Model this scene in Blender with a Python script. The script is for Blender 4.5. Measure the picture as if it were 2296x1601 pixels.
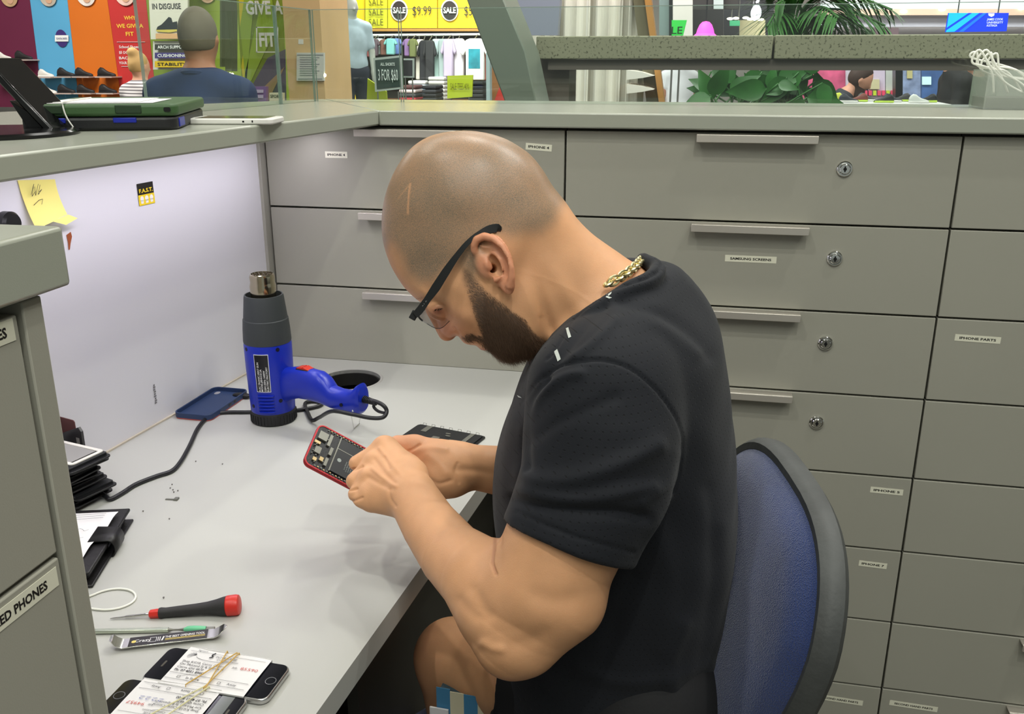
import bpy, bmesh, math, random
import numpy as np
from mathutils import Vector, Matrix
random.seed(7); np.random.seed(7)
SC = bpy.context.scene; COL = SC.collection
for _o in list(bpy.data.objects): bpy.data.objects.remove(_o)
# ---------------- camera ----------------
IW, IH, FL = 2296.0, 1601.0, 2051.0
YAW, PIT = math.radians(11.8), math.radians(17.98)
CAM = np.array([0, 0, 1.34])
_fh = np.array([-math.sin(YAW), math.cos(YAW), 0.0])
FWD = _fh*math.cos(PIT) + np.array([0, 0, -math.sin(PIT)])
RGT = np.array([math.cos(YAW), math.sin(YAW), 0.0])
UPV = np.cross(RGT, FWD)
cd = bpy.data.cameras.new('camera'); co = bpy.data.objects.new('camera', cd); COL.objects.link(co)
cd.sensor_fit = 'HORIZONTAL'; cd.sensor_width = 36; cd.lens = 36*FL/IW; cd.clip_start = .02; cd.clip_end = 200
co.matrix_world = Matrix(((RGT[0], UPV[0], -FWD[0], CAM[0]), (RGT[1], UPV[1], -FWD[1], CAM[1]), (RGT[2], UPV[2], -FWD[2], CAM[2]), (0, 0, 0, 1)))
SC.camera = co
# ---------------- colour management, world ----------------
SC.view_settings.view_transform = 'Standard'; SC.view_settings.look = 'None'
SC.view_settings.gamma = 1; SC.view_settings.use_curve_mapping = False
SC.view_settings.exposure = -0.12
SC.cycles.max_bounces = 7; SC.cycles.transparent_max_bounces = 16
w = bpy.data.worlds.new('world'); SC.world = w; w.use_nodes = True
w.node_tree.nodes['Background'].inputs[0].default_value = (.92, 1.0, .93, 1)
w.node_tree.nodes['Background'].inputs[1].default_value = .33
def area(name, loc, target, size, power, col=(1, 1, 1), size_y=None, spread=None, vis=True):
    l = bpy.data.lights.new(name, 'AREA'); l.energy = power; l.color = col; l.size = size
    if size_y: l.shape = 'RECTANGLE'; l.size_y = size_y
    if spread: l.spread = spread
    o = bpy.data.objects.new(name, l); COL.objects.link(o); o.location = loc
    d = Vector(target)-Vector(loc); o.rotation_euler = d.to_track_quat('-Z', 'Y').to_euler(); return o
# mall downlights round the kiosk; the last is fill added for the near cabinet
for i, (x, y, p) in enumerate([(-.9, .1, 15), (.35, -.35, 20), (-.35, 2.3, 13), (1.1, 1.1, 13), (-1.9, 1.5, 11), (1.5, .1, 11)]):
    area('downlight_and_fill_light', (x, y, 3.55), (x*.55-.1, y*.5+.5, .7), .07, p, (.98, .975, .89))
area('ceiling_panel_light', (0.2, -1.3, 3.5), (-.1, 1.4, .8), 2.4, 50, (.97, 1, .93), 1.4)
area('ribbed_panel_fill', (1.0, 2.3, 3.9), (.5, 4.0, 1.0), .8, 45, (1, .99, .94), .8)  # added fill that brightens the ribbed panel and the beam front
for x, y, p in [(1.2, 3.4, 70), (-1.6, 3.6, 60), (-6, 6.5, 330), (-1, 7.5, 260), (3.5, 7, 160), (-4, 13, 500), (3, 14, 450), (9, 13, 420)]:  # first two are fill added in front of the shops; others light the shops
    area('shop_and_fill_light', (x, y, 4.35), (x, y+1.5, 0), 2.5, p*1.4, (1, .99, .94), 2.5)
# ---------------- projection helpers (pixel of the photo -> point of the place) ----------------
def ray(x, y): return FWD + RGT*((x-IW/2)/FL) - UPV*((y-IH/2)/FL)
def atz(x, y, z): r = ray(x, y); return CAM + r*((z-CAM[2])/r[2])
def aty(x, y, Y): r = ray(x, y); return CAM + r*(Y/r[1])
def dep(x, y, d): return CAM + ray(x, y)*d
def onpl(x, y, p0, n): r = ray(x, y); n = np.array(n, float); return CAM + r*(((np.array(p0)-CAM)@n)/(r@n))
def proj(P):
    d = np.asarray(P)-CAM; z = d@FWD
    return IW/2+FL*(d@RGT)/z, IH/2-FL*(d@UPV)/z, z
# ---------------- materials ----------------
def lin(c): return tuple(((v/255)/12.92 if v/255 <= .04045 else ((v/255+.055)/1.055)**2.4) for v in c)
_M = {}
def mat(name, rgb, rough=.5, metal=0, spec=.5, bump=0, bscale=200, var=0, vscale=6, emit=0, alpha=1, sheen=0, coat=0, trans=0, ior=1.45, sub=0, detail=3):
    if name in _M: return _M[name]
    m = bpy.data.materials.new(name); m.use_nodes = True; nt = m.node_tree; b = nt.nodes['Principled BSDF']
    c = (*lin(rgb), 1)
    b.inputs['Base Color'].default_value = c; b.inputs['Roughness'].default_value = rough; b.inputs['Metallic'].default_value = metal
    b.inputs['Specular IOR Level'].default_value = spec; b.inputs['IOR'].default_value = ior
    b.inputs['Sheen Weight'].default_value = sheen; b.inputs['Coat Weight'].default_value = coat
    b.inputs['Transmission Weight'].default_value = trans; b.inputs['Alpha'].default_value = alpha
    b.inputs['Subsurface Weight'].default_value = sub; b.inputs['Subsurface Radius'].default_value = (.012, .004, .002); b.inputs['Subsurface Scale'].default_value = 1
    if emit: b.inputs['Emission Color'].default_value = c; b.inputs['Emission Strength'].default_value = emit
    tc = nt.nodes.new('ShaderNodeTexCoord')
    if bump:
        n = nt.nodes.new('ShaderNodeTexNoise'); n.inputs['Scale'].default_value = bscale; n.inputs['Detail'].default_value = detail
        bp = nt.nodes.new('ShaderNodeBump'); bp.inputs['Strength'].default_value = bump; bp.inputs['Distance'].default_value = .001
        nt.links.new(tc.outputs['Object'], n.inputs['Vector']); nt.links.new(n.outputs['Fac'], bp.inputs['Height']); nt.links.new(bp.outputs[0], b.inputs['Normal'])
    if var:
        n = nt.nodes.new('ShaderNodeTexNoise'); n.inputs['Scale'].default_value = vscale; n.inputs['Detail'].default_value = 4
        mx = nt.nodes.new('ShaderNodeMix'); mx.data_type = 'RGBA'; mx.blend_type = 'MULTIPLY'; mx.inputs[0].default_value = 1
        mr = nt.nodes.new('ShaderNodeMapRange'); mr.inputs[1].default_value = .3; mr.inputs[2].default_value = .7; mr.inputs[3].default_value = 1-var; mr.inputs[4].default_value = 1+var*.3
        nt.links.new(tc.outputs['Object'], n.inputs['Vector']); nt.links.new(n.outputs['Fac'], mr.inputs[0]); nt.links.new(mr.outputs[0], mx.inputs[7])
        mx.inputs[6].default_value = c; nt.links.new(mx.outputs[2], b.inputs['Base Color'])
        if emit: nt.links.new(mx.outputs[2], b.inputs['Emission Color'])
    _M[name] = m; return m
# ---------------- mesh builder ----------------
def basis(o, x, y, z=None):
    x = np.array(x, float); y = np.array(y, float); x /= np.linalg.norm(x)
    y = y-x*(x@y); y /= np.linalg.norm(y)
    z = np.cross(x, y)
    M = np.eye(4); M[:3, 0] = x; M[:3, 1] = y; M[:3, 2] = z; M[:3, 3] = o; return M
def T(x=0, y=0, z=0): M = np.eye(4); M[:3, 3] = (x, y, z); return M
def Rz(a): M = np.eye(4); c, s = math.cos(a), math.sin(a); M[0, 0] = c; M[0, 1] = -s; M[1, 0] = s; M[1, 1] = c; return M
def Rx(a): M = np.eye(4); c, s = math.cos(a), math.sin(a); M[1, 1] = c; M[1, 2] = -s; M[2, 1] = s; M[2, 2] = c; return M
def Ry(a): M = np.eye(4); c, s = math.cos(a), math.sin(a); M[0, 0] = c; M[0, 2] = s; M[2, 0] = -s; M[2, 2] = c; return M
_TX = {}
def text_geo(s, bold=0, shear=0):
    k = (s, bold, shear)
    if k not in _TX:
        cu = bpy.data.curves.new('t', 'FONT'); cu.body = s; cu.size = 1; cu.align_x = 'CENTER'; cu.align_y = 'CENTER'; cu.offset = bold; cu.resolution_u = 2; cu.shear = shear
        ob = bpy.data.objects.new('t', cu); COL.objects.link(ob)
        dg = bpy.context.evaluated_depsgraph_get(); me = ob.evaluated_get(dg).to_mesh()
        V = np.array([v.co[:] for v in me.vertices]).reshape(-1, 3); Fc = [tuple(p.vertices) for p in me.polygons]
        ob.evaluated_get(dg).to_mesh_clear(); bpy.data.objects.remove(ob); bpy.data.curves.remove(cu)
        if len(V):
            V[:, 0] -= (V[:, 0].max()+V[:, 0].min())/2; V[:, 1] -= (V[:, 1].max()+V[:, 1].min())/2
        _TX[k] = (V, Fc)
    return _TX[k]
class MB:
    def __init__(s): s.v = []; s.f = []; s.m = []; s.n = 0
    def add(s, V, F, mi=0, M=None):
        V = np.asarray(V, float).reshape(-1, 3)
        if M is not None: V = V@M[:3, :3].T + M[:3, 3]
        s.v.append(V); s.f += [tuple(i+s.n for i in f) for f in F]; s.m += [mi]*len(F); s.n += len(V); return s
    def box(s, a, b, mi=0, M=None):
        x0, y0, z0 = a; x1, y1, z1 = b
        V = [(x0, y0, z0), (x1, y0, z0), (x1, y1, z0), (x0, y1, z0), (x0, y0, z1), (x1, y0, z1), (x1, y1, z1), (x0, y1, z1)]
        return s.add(V, [(0, 3, 2, 1), (4, 5, 6, 7), (0, 1, 5, 4), (1, 2, 6, 5), (2, 3, 7, 6), (3, 0, 4, 7)], mi, M)
    def prism(s, poly, z0, z1, mi=0, M=None):
        n = len(poly); V = [(p[0], p[1], z0) for p in poly]+[(p[0], p[1], z1) for p in poly]
        F = [tuple(range(n-1, -1, -1)), tuple(range(n, 2*n))]+[(i, (i+1) % n, n+(i+1) % n, n+i) for i in range(n)]
        return s.add(V, F, mi, M)
    def rbox(s, w, h, t, r, mi=0, M=None, n=6):       # rounded rectangle slab centred on the origin, z 0..t
        P = []
        for cx, cy, a0 in ((w/2-r, h/2-r, 0), (-w/2+r, h/2-r, 90), (-w/2+r, -h/2+r, 180), (w/2-r, -h/2+r, 270)):
            for k in range(n+1):
                a = math.radians(a0+90*k/n); P.append((cx+r*math.cos(a), cy+r*math.sin(a)))
        return s.prism(P, 0, t, mi, M)
    def lathe(s, prof, n=32, mi=0, M=None, cap=True):  # prof: (r, z)
        V = []; F = []
        for r, z in prof:
            for k in range(n): a = 2*math.pi*k/n; V.append((r*math.cos(a), r*math.sin(a), z))
        for i in range(len(prof)-1):
            for k in range(n): F.append((i*n+k, i*n+(k+1) % n, (i+1)*n+(k+1) % n, (i+1)*n+k))
        if cap: F.append(tuple(range(n-1, -1, -1))); F.append(tuple((len(prof)-1)*n+k for k in range(n)))
        return s.add(V, F, mi, M)
    def tube(s, pts, r, n=10, mi=0, M=None, closed=False, sx=1.0, up=(0, 0, 1)):
        P = np.array(pts, float); m = len(P)
        R = np.full(m, r, float) if np.isscalar(r) else np.array(r, float)
        tg = np.gradient(P, axis=0) if not closed else np.roll(P, -1, 0)-np.roll(P, 1, 0)
        tg /= np.linalg.norm(tg, axis=1)[:, None]+1e-12
        u = np.array(up, float)
        if abs(tg[0]@u) > .95: u = np.array([1., .3, 0])
        V = []; F = []
        for i in range(m):
            u = u-tg[i]*(u@tg[i]); u /= np.linalg.norm(u)+1e-12; v = np.cross(tg[i], u)
            for k in range(n): a = 2*math.pi*k/n; V.append(P[i]+R[i]*(math.cos(a)*u*sx+math.sin(a)*v))
        for i in range(m if closed else m-1):
            j = (i+1) % m
            for k in range(n): F.append((i*n+k, i*n+(k+1) % n, j*n+(k+1) % n, j*n+k))
        if not closed: F.append(tuple(range(n-1, -1, -1))); F.append(tuple((m-1)*n+k for k in range(n)))
        return s.add(V, F, mi, M)
    def sph(s, c, r, mi=0, nu=20, nv=12, M=None):
        r = (r, r, r) if np.isscalar(r) else r; V = []; F = []
        for j in range(nv+1):
            t = math.pi*j/nv
            for i in range(nu): a = 2*math.pi*i/nu; V.append((c[0]+r[0]*math.sin(t)*math.cos(a), c[1]+r[1]*math.sin(t)*math.sin(a), c[2]-r[2]*math.cos(t)))
        for j in range(nv):
            for i in range(nu): F.append((j*nu+i, j*nu+(i+1) % nu, (j+1)*nu+(i+1) % nu, (j+1)*nu+i))
        return s.add(V, F, mi, M)
    def text(s, t, size, M, mi=0, bold=.012, width=None, fn=None, z=0):
        V, F = text_geo(t, bold)
        if not len(V): return s
        V = V*size
        if width: V = V*np.array([width/(V[:, 0].max()-V[:, 0].min()), 1, 1])
        V = V+np.array([0, 0, z])
        if fn: V = np.array([fn(p) for p in V])
        return s.add(V, F, mi, M)
    def line(s, pts, w, M=None, mi=0, z=0):          # thin flat pen stroke in the local xy plane
        P = np.array([(p[0], p[1]) for p in pts], float)
        for i in range(len(P)-1):
            d = P[i+1]-P[i]; L = np.linalg.norm(d)
            if L < 1e-9: continue
            nrm = np.array([-d[1], d[0]])/L*w/2
            V = [(*(P[i]-nrm), z), (*(P[i+1]-nrm), z), (*(P[i+1]+nrm), z), (*(P[i]+nrm), z)]
            s.add(V, [(0, 1, 2, 3)], mi, M)
        return s
    def build(s, name, mats, parent=None, smooth=False, bevel=0, origin=None, subsurf=0, bseg=2, ang=35):
        V = np.concatenate(s.v) if s.v else np.zeros((0, 3))
        off = np.zeros(3)
        if parent is not None:
            q = parent
            while q is not None: off += np.array(q.location); q = q.parent
        loc = None
        if origin is not None: loc = np.array(origin)-off; V = V-np.array(origin)
        else: V = V-off
        me = bpy.data.meshes.new(name); me.from_pydata(V.tolist(), [], s.f); me.validate()
        if not isinstance(mats, (list, tuple)): mats = [mats]
        for m in mats: me.materials.append(m)
        if len(me.polygons) == len(s.m): me.polygons.foreach_set('material_index', s.m)
        ob = bpy.data.objects.new(name, me); COL.objects.link(ob)
        if parent is not None: ob.parent = parent
        if loc is not None: ob.location = loc
        if smooth:
            me.polygons.foreach_set('use_smooth', [True]*len(me.polygons))
            if smooth != 'all':
                try: me.set_sharp_from_angle(angle=math.radians(ang))
                except Exception: pass
        if bevel:
            b = ob.modifiers.new('b', 'BEVEL'); b.width = bevel; b.segments = bseg; b.limit_method = 'ANGLE'; b.angle_limit = math.radians(40)
            me.polygons.foreach_set('use_smooth', [True]*len(me.polygons))
            try: me.set_sharp_from_angle(angle=math.radians(30))
            except Exception: pass
        if subsurf: q = ob.modifiers.new('s', 'SUBSURF'); q.levels = subsurf; q.render_levels = subsurf
        return ob
def tag(o, label=None, cat=None, group=None, kind=None):
    if label: o['label'] = label
    if cat: o['category'] = cat
    if group: o['group'] = group
    if kind: o['kind'] = kind
    return o
def thing(name, label, cat, loc=(0, 0, 0), group=None):
    o = bpy.data.objects.new(name, None); COL.objects.link(o); o.location = [float(v) for v in loc]; o.empty_display_size = .05
    return tag(o, label, cat, group)
def struct(o): o['kind'] = 'structure'; return o
def spline(pts, n=8, closed=False):
    P = np.array(pts, float); m = len(P); out = []
    rng = range(m if closed else m-1)
    for i in rng:
        if closed: a, b, c, d = P[(i-1) % m], P[i], P[(i+1) % m], P[(i+2) % m]
        else: a, b, c, d = P[max(i-1, 0)], P[i], P[i+1], P[min(i+2, m-1)]
        for k in range(n):
            t = k/n; out.append(.5*((2*b)+(c-a)*t+(2*a-5*b+4*c-d)*t*t+(3*b-a-3*c+d)*t**3))
    if not closed: out.append(P[-1])
    return np.array(out)
# =====================================================================  KIOSK
DZ = .74; CT0, CT1 = 1.222, 1.249; FLZ = -.12
lam = mat('cabinet laminate', (160, 158, 146), .42, spec=.35, bump=.06, bscale=900, var=.03, vscale=3)
lam_ct = mat('counter laminate', (160, 163, 150), .21, spec=.6, bump=.05, bscale=1200)
lam_in = mat('dark plinth laminate', (40, 38, 34), .7)  # plain dark laminate, used on the plinth
desk_m = mat('desk laminate', (182, 182, 177), .34, spec=.5, bump=.04, bscale=1500, var=.025, vscale=2.5)
steel = mat('brushed steel', (206, 200, 190), .42, metal=.65, bump=.05, bscale=400)
chrome = mat('polished chrome', (225, 225, 222), .12, metal=1)
white_m = mat('white laminate panel', (224, 223, 227), .3, spec=.5, var=.02, vscale=2)
label_m = mat('label tape', (226, 224, 204), .45)
ink = mat('black ink', (28, 27, 27), .5)
black_pl = mat('black plastic', (22, 22, 24), .38)
black_matte = mat('matte black plastic', (32, 32, 34), .6, bump=.15, bscale=900)
dark_hole = mat('lock keyway black', (6, 6, 6), .8)
# floor of the mall
struct(MB().box((-22, -4, FLZ-.05), (22, 40, FLZ)).build('floor', mat('mall floor tiles', (84, 79, 68), .35, var=.15, vscale=.8)))
# drawer cabinets along the far side of the kiosk
ROWS = [1.218, 1.058, .897, .7375, .576, .418, .256, .098, -.06]
def face_y(x): return 1.72
def cabinet(x0, x1, nrow, first, label, locks=(), labels=(), z_bottom=None):
    t = thing('drawer_cabinet', label, 'cabinet', ((x0+x1)/2, 1.9, ROWS[nrow]-.002), 'drawer cabinets under the far counter')
    MB().box((x0+.001, 1.738, ROWS[nrow]-.003 if z_bottom is None else z_bottom), (x1-.001, 2.11, 1.2205)).build('body', lam_in if False else mat('cabinet carcass', (58, 56, 50), .6), t)
    for r in range(nrow):
        zt, zb = ROWS[r], ROWS[r+1]
        d = MB().box((x0+.0018, 1.72, zb+.0018), (x1-.0018, 1.7375, zt-.0018)).build('drawer', lam, t, bevel=.0012)
        xc = (x0+x1)/2
        h = MB(); h.box((xc-.104, 1.695, zt-.017), (xc+.104, 1.6985, zt-.003)); h.box((xc-.104, 1.6985, zt-.006), (xc+.104, 1.7205, zt-.003))
        h.build('handle', steel, d, bevel=.001)
        if r in locks:
            M = basis((.239, 1.7195, zt-.060), (1, 0, 0), (0, 0, 1)) ; L = MB()
            L.lathe([(.0135, 0), (.0135, .003), (.0120, .0045), (.0105, .0045), (.0098, .0028), (.0092, .0028), (.0092, .006), (.0078, .0072), (0.0001, .0074)], 28, 0, M)
            L.box((-.0012, -.005, .0073), (.0012, .005, .0078), 1, M); L.lathe([(.003, .0072), (.003, .0079)], 12, 1, M)
            L.build('lock', [chrome, dark_hole], d, smooth=True)
        for (rr, px, py, wpx, s, ang) in labels:
            if rr != r: continue
            P = aty(px, py, 1.72); W = wpx*P[1]/FL*1.02
            M = basis((P[0], 1.7198, P[2]), (math.cos(ang), 0, math.sin(ang)), (-math.sin(ang), 0, math.cos(ang)))
            l = MB().box((-W/2, -.0062, 0), (W/2, .0062, .0003), 0, M); l.text(s, .0062, M, 1, .03, W*.8, z=.00045)
            l.build('name_label', [label_m, ink], d)
    return t
cabinet(-.862, -.258, 3, 0, 'grey three drawer cabinet above the desk behind the heat gun', (), [(0, 754, 347, 54, 'IPHONE 4', 0), (0, 1208, 330, 58, 'IPHONE 4', -.06)])
cabinet(-.258, .4265, 8, 0, 'tall grey cabinet behind the man with a column of key locks', (0, 1, 2, 3), [(1, 1683, 581, 108, 'SAMSUNG SCREENS', 0.0), (4, 1988, 1101, 70, 'IPHONE 5', -.015), (5, 1957, 1266, 62, 'IPHONE 7', -.03), (7, 1883, 1569, 108, 'SECOND HAND PARTS', -.03)])
cabinet(.4265, 1.112, 8, 0, 'tall grey cabinet at the right edge without key locks', (), [(2, 2192, 760, 90, 'IPHONE PARTS', -.02), (7, 2048, 1583, 110, 'SECOND HAND PARTS', -.03)])
tag(MB().box((-.30, 1.76, FLZ), (1.11, 2.08, -.0635)).build('plinth', lam_in), 'dark recessed plinth under the tall grey drawer cabinets', 'plinth')
# smudges of dirt on the drawer faces
# corner post between the white panel and the drawers
tag(MB().box((-.889, 1.70, DZ+.0005), (-.8635, 1.76, 1.2205)).build('corner_post', lam, bevel=.001), 'narrow grey post between the white panel and the drawers', 'post')
# countertops
def poly_obj(name, pts, z0, z1, m, label, cat, bevel=.003):
    c = np.mean(np.array(pts), 0)
    o = MB().prism(pts, z0, z1).build(name, m, origin=(c[0], c[1], z0), bevel=bevel); return tag(o, label, cat)
poly_obj('countertop', [(-.6125, 1.70), (1.3, 1.70), (1.3, 2.20), (-.9325, 2.20)], CT0, CT1, lam_ct, 'grey ledge of the far counter over the drawers', 'countertop')
poly_obj('countertop', [(-.7215, .55), (-.6135, 1.70), (-.9335, 2.2), (-1.32, 1.45), (-1.42, .55)], CT0, CT1, lam_ct, 'grey ledge of the left counter carrying the tablets', 'countertop')
poly_obj('countertop', [(-.338, -.5), (-.338, .432), (-1.42, .40), (-1.42, -.5)], CT0, CT1+.006, lam_ct, 'nearest grey ledge with a cut off corner at the left edge', 'countertop', .0025)
# white panel under the left counter
pa, pb = np.array([-.9435, .86]), np.array([-.8663, 1.738])
def panel_n():
    d = (pb-pa)/np.linalg.norm(pb-pa); return np.array([d[1], -d[0], 0])
PN = panel_n()
struct(MB().prism([tuple(pa-(pb-pa)*.6), tuple(pb), tuple(pb-PN[:2]*.02), tuple(pa-(pb-pa)*.6-PN[:2]*.02)], -.1, 1.221).build('wall_left', white_m))
struct(MB().prism([tuple(pa-(pb-pa)*.4+PN[:2]*.0002), tuple(pb-(pb-pa)*.03+PN[:2]*.0002), tuple(pb-(pb-pa)*.03+PN[:2]*.004), tuple(pa-(pb-pa)*.4+PN[:2]*.004)], DZ+.0002, DZ+.003).build('trim_1', mat('silicone bead', (196, 186, 168), .5)))
def onpanel(x, y, off=.0006): return onpl(x, y, np.array([pb[0], pb[1], 1])+PN*off, PN)
# outer kiosk side below the left ledge
# desk with a cable hole
hc = atz(786, 851, DZ); hr = np.linalg.norm(atz(852, 852, DZ)-atz(720, 850, DZ))/2
cu = bpy.data.curves.new('desk', 'CURVE'); cu.dimensions = '2D'; cu.fill_mode = 'BOTH'; cu.extrude = .015; cu.bevel_depth = 0
def addsp(pts):
    s = cu.splines.new('POLY'); s.points.add(len(pts)-1)
    for i, p in enumerate(pts): s.points[i].co = (p[0], p[1], 0, 1)
    s.use_cyclic_u = True
e1 = atz(1059.7, 1110.8, DZ); e2 = atz(760, 1529, DZ); ed = (e1-e2)/np.linalg.norm(e1-e2)
q1 = e1+ed*((1.7190-e1[1])/ed[1]); q2 = e2-ed*((e2[1]-.445)/ed[1])
addsp([(q1[0], q1[1]), (pb[0]+.002, 1.719), (pa[0]-.034, .445), (q2[0], q2[1])])
addsp([(hc[0]+hr*math.cos(a), hc[1]+hr*math.sin(a)) for a in np.linspace(0, 2*math.pi, 49)[:-1]])
ob = bpy.data.objects.new('d', cu); COL.objects.link(ob); ob.location = (0, 0, DZ-.015)
dg = bpy.context.evaluated_depsgraph_get(); me = bpy.data.meshes.new_from_object(ob.evaluated_get(dg)); bpy.data.objects.remove(ob)
desk = bpy.data.objects.new('desk', None); COL.objects.link(desk); desk.location = (-.6, 1.1, FLZ)
tag(desk, 'light grey L shaped repair desk with a round cable hole', 'desk')
dt = bpy.data.objects.new('desktop', me); COL.objects.link(dt); dt.parent = desk; dt.location = (.6, -1.1, DZ-.015-FLZ); me.materials.clear(); me.materials.append(desk_m)
bv = dt.modifiers.new('b', 'BEVEL'); bv.width = .0015; bv.segments = 2; bv.limit_method = 'ANGLE'
MB().lathe([(hr-.0002, -.031), (hr-.0002, -.006), (hr-.0035, -.006), (hr-.0035, -.031)], 48, 0, T(hc[0], hc[1], DZ), cap=False).build('grommet_sleeve', mat('grommet dark', (30, 28, 26), .6), desk, smooth=True)
MB().lathe([(hr, -.02), (hr, .0008), (hr+.004, .0014), (hr+.0055, .0002)], 48, 0, T(hc[0], hc[1], DZ), cap=False).build('grommet_rim', mat('grommet rim grey', (176, 174, 170), .4), desk, smooth=True)
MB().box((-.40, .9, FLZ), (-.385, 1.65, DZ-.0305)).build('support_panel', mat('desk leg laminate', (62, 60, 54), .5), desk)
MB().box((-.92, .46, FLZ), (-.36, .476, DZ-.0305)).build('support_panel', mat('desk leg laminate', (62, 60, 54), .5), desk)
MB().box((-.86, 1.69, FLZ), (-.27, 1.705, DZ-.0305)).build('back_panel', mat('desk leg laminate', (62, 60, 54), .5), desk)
# near cabinet at the left edge of the picture
nc = thing('drawer_cabinet', 'nearest grey cabinet whose drawers hold phones, cut by the left edge', 'cabinet', (-.6, .1, FLZ))
nx = -.3455
MB().box((-.95, -.45, FLZ), (nx-.018, .398, 1.2205)).build('body', mat('cabinet carcass', (58, 56, 50), .6), nc)
MB().box((-.95, .3985, FLZ), (nx+.002, .4135, 1.2205)).build('side_panel', lam, nc, bevel=.001)
NR = [1.216, 1.0735, .93, .785, .64, .495, .35, .2, .05]
for i in range(8):
    d = MB().box((nx-.0175, -.4, NR[i+1]+.0015), (nx, .3962, NR[i]-.0015)).build('drawer', lam, nc, bevel=.0012)
    if i < 2:
        y1 = .3925; zt = 1.2135 if i == 0 else 1.068
        M = basis((nx-.0002, y1, zt), (0, -1, 0), (0, 0, 1)); M = basis((nx+.0001, y1, zt), (0, 1, 0), (0, 0, 1))
        l = MB().box((-.13, -.0118, 0), (0, 0, .0003), 0, M)
        s = 'BROKEN PHONES' if i == 0 else 'FIXED PHONES'
        V, Fc = text_geo(s, .03); k = .0067; 
        x1 = -.0088 if i else -.0058
        V2 = V*k*np.array([1.02, 1.12, 1]); V2[:, 0] += x1-V2[:, 0].max(); V2[:, 1] += -.0060; V2[:, 2] = .00045
        l.add(V2, Fc, 1, M); l.build('name_label', [label_m, ink], d)
# LED strip under the left ledge
lt = thing('light_strip', 'thin light strip under the left ledge above the white panel', 'light', (-.83, 1.2, 1.215))
dv = (pb-pa)/np.linalg.norm(pb-pa)
M = basis((pb[0]-dv[0]*.5+PN[0]*.12, pb[1]-dv[1]*.5+PN[1]*.12, 1.2215), (dv[0], dv[1], 0), (-PN[0], -PN[1], 0))
MB().box((-.46, -.008, -.006), (.46, .008, 0), 0, M).build('housing', mat('led housing', (200, 200, 205), .4), lt)
MB().box((-.455, -.006, -.0075), (.455, .006, -.0061), 0, M).build('diffuser', mat('led diffuser', (236, 228, 255), .5, emit=1.5), lt)
l = bpy.data.lights.new('led_strip_light', 'AREA'); l.shape = 'RECTANGLE'; l.size = .9; l.size_y = .012; l.energy = 1.75; l.color = (.93, .88, 1.0)
lo = bpy.data.objects.new('led_strip_light', l); COL.objects.link(lo)
lo.matrix_world = Matrix([list(map(float, r)) for r in (M@T(0, 0, -.0085))])
# glass screens standing on the outer edge of the ledges
def glassmat():
    m = bpy.data.materials.new('clear screen glass'); m.use_nodes = True; nt = m.node_tree; nt.nodes.remove(nt.nodes['Principled BSDF'])
    tr = nt.nodes.new('ShaderNodeBsdfTransparent'); tr.inputs[0].default_value = (.93, .975, .95, 1)
    gl = nt.nodes.new('ShaderNodeBsdfGlossy'); gl.inputs['Roughness'].default_value = .02; gl.inputs[0].default_value = (1, 1, 1, 1)
    lw = nt.nodes.new('ShaderNodeLayerWeight'); lw.inputs[0].default_value = .5
    pw = nt.nodes.new('ShaderNodeMath'); pw.operation = 'POWER'; pw.inputs[1].default_value = 4; nt.links.new(lw.outputs['Facing'], pw.inputs[0])
    ma = nt.nodes.new('ShaderNodeMath'); ma.operation = 'MULTIPLY_ADD'; ma.inputs[1].default_value = .9; ma.inputs[2].default_value = .035; nt.links.new(pw.outputs[0], ma.inputs[0])
    mx = nt.nodes.new('ShaderNodeMixShader'); nt.links.new(ma.outputs[0], mx.inputs[0]); nt.links.new(tr.outputs[0], mx.inputs[1]); nt.links.new(gl.outputs[0], mx.inputs[2])
    nt.links.new(mx.outputs[0], nt.nodes['Material Output'].inputs[0]); return m
glass = glassmat(); gedge = mat('polished glass edge', (140, 158, 148), .3, spec=.5, alpha=.6)
def pane(a, b, z0, z1, label, grp='glass screens on the ledges'):
    a = np.array(a); b = np.array(b); L = np.linalg.norm(b-a); u = (b-a)/L
    M = basis((a[0], a[1], z0), (u[0], u[1], 0), (-u[1], u[0], 0))
    t = thing('glass_screen', label, 'glass screen', (a[0], a[1], z0), grp)
    MB().box((.002, 0, 0), (L-.002, .006, z1-z0-.0015), 0, M).build('pane', glass, t)
    e = MB(); e.box((.002, 0, z1-z0-.0015), (L-.002, .006, z1-z0), 0, M); e.box((.0008, 0, 0), (.0018, .006, z1-z0), 0, M); e.box((L-.0018, 0, 0), (L-.0008, .006, z1-z0), 0, M)
    e.build('polished_edge', gedge, t)
gz = 1.249
gA = atz(710, 227, gz)[:2]; gTop = aty(696, 21, gA[1])[2]
gR = [gA, atz(906, 228, gz)[:2], np.array([1.25, gA[1]+.02])]
pane(gR[0], (gR[1][0], gR[0][1]), gz, gTop, 'glass screen on the far ledge in front of the mannequin')
pane((gR[1][0]+.003, gR[0][1]), (1.25, gR[0][1]+.0), gz, gTop, 'long glass screen on the far ledge in front of the stone beam')
gB = atz(638, 232, gz)[:2]
gdir = (atz(559, 240.5, gz)[:2]-gA); gdir = gdir/np.linalg.norm(gdir)
gC = gA+gdir*.16; gD = gA+gdir*.62; gE = gA+gdir*1.3
pane(gC, gA, gz, gTop, 'narrow glass screen by the corner of the ledges in front of the wooden column')
pane(gD, gC-(gA-gC)/np.linalg.norm(gA-gC)*.003, gz, gTop, 'glass screen on the left ledge in front of the green banner')
# =====================================================================  THINGS ON THE DESK
def dz(x, y, h=0): return atz(x, y, DZ+h)
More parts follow.
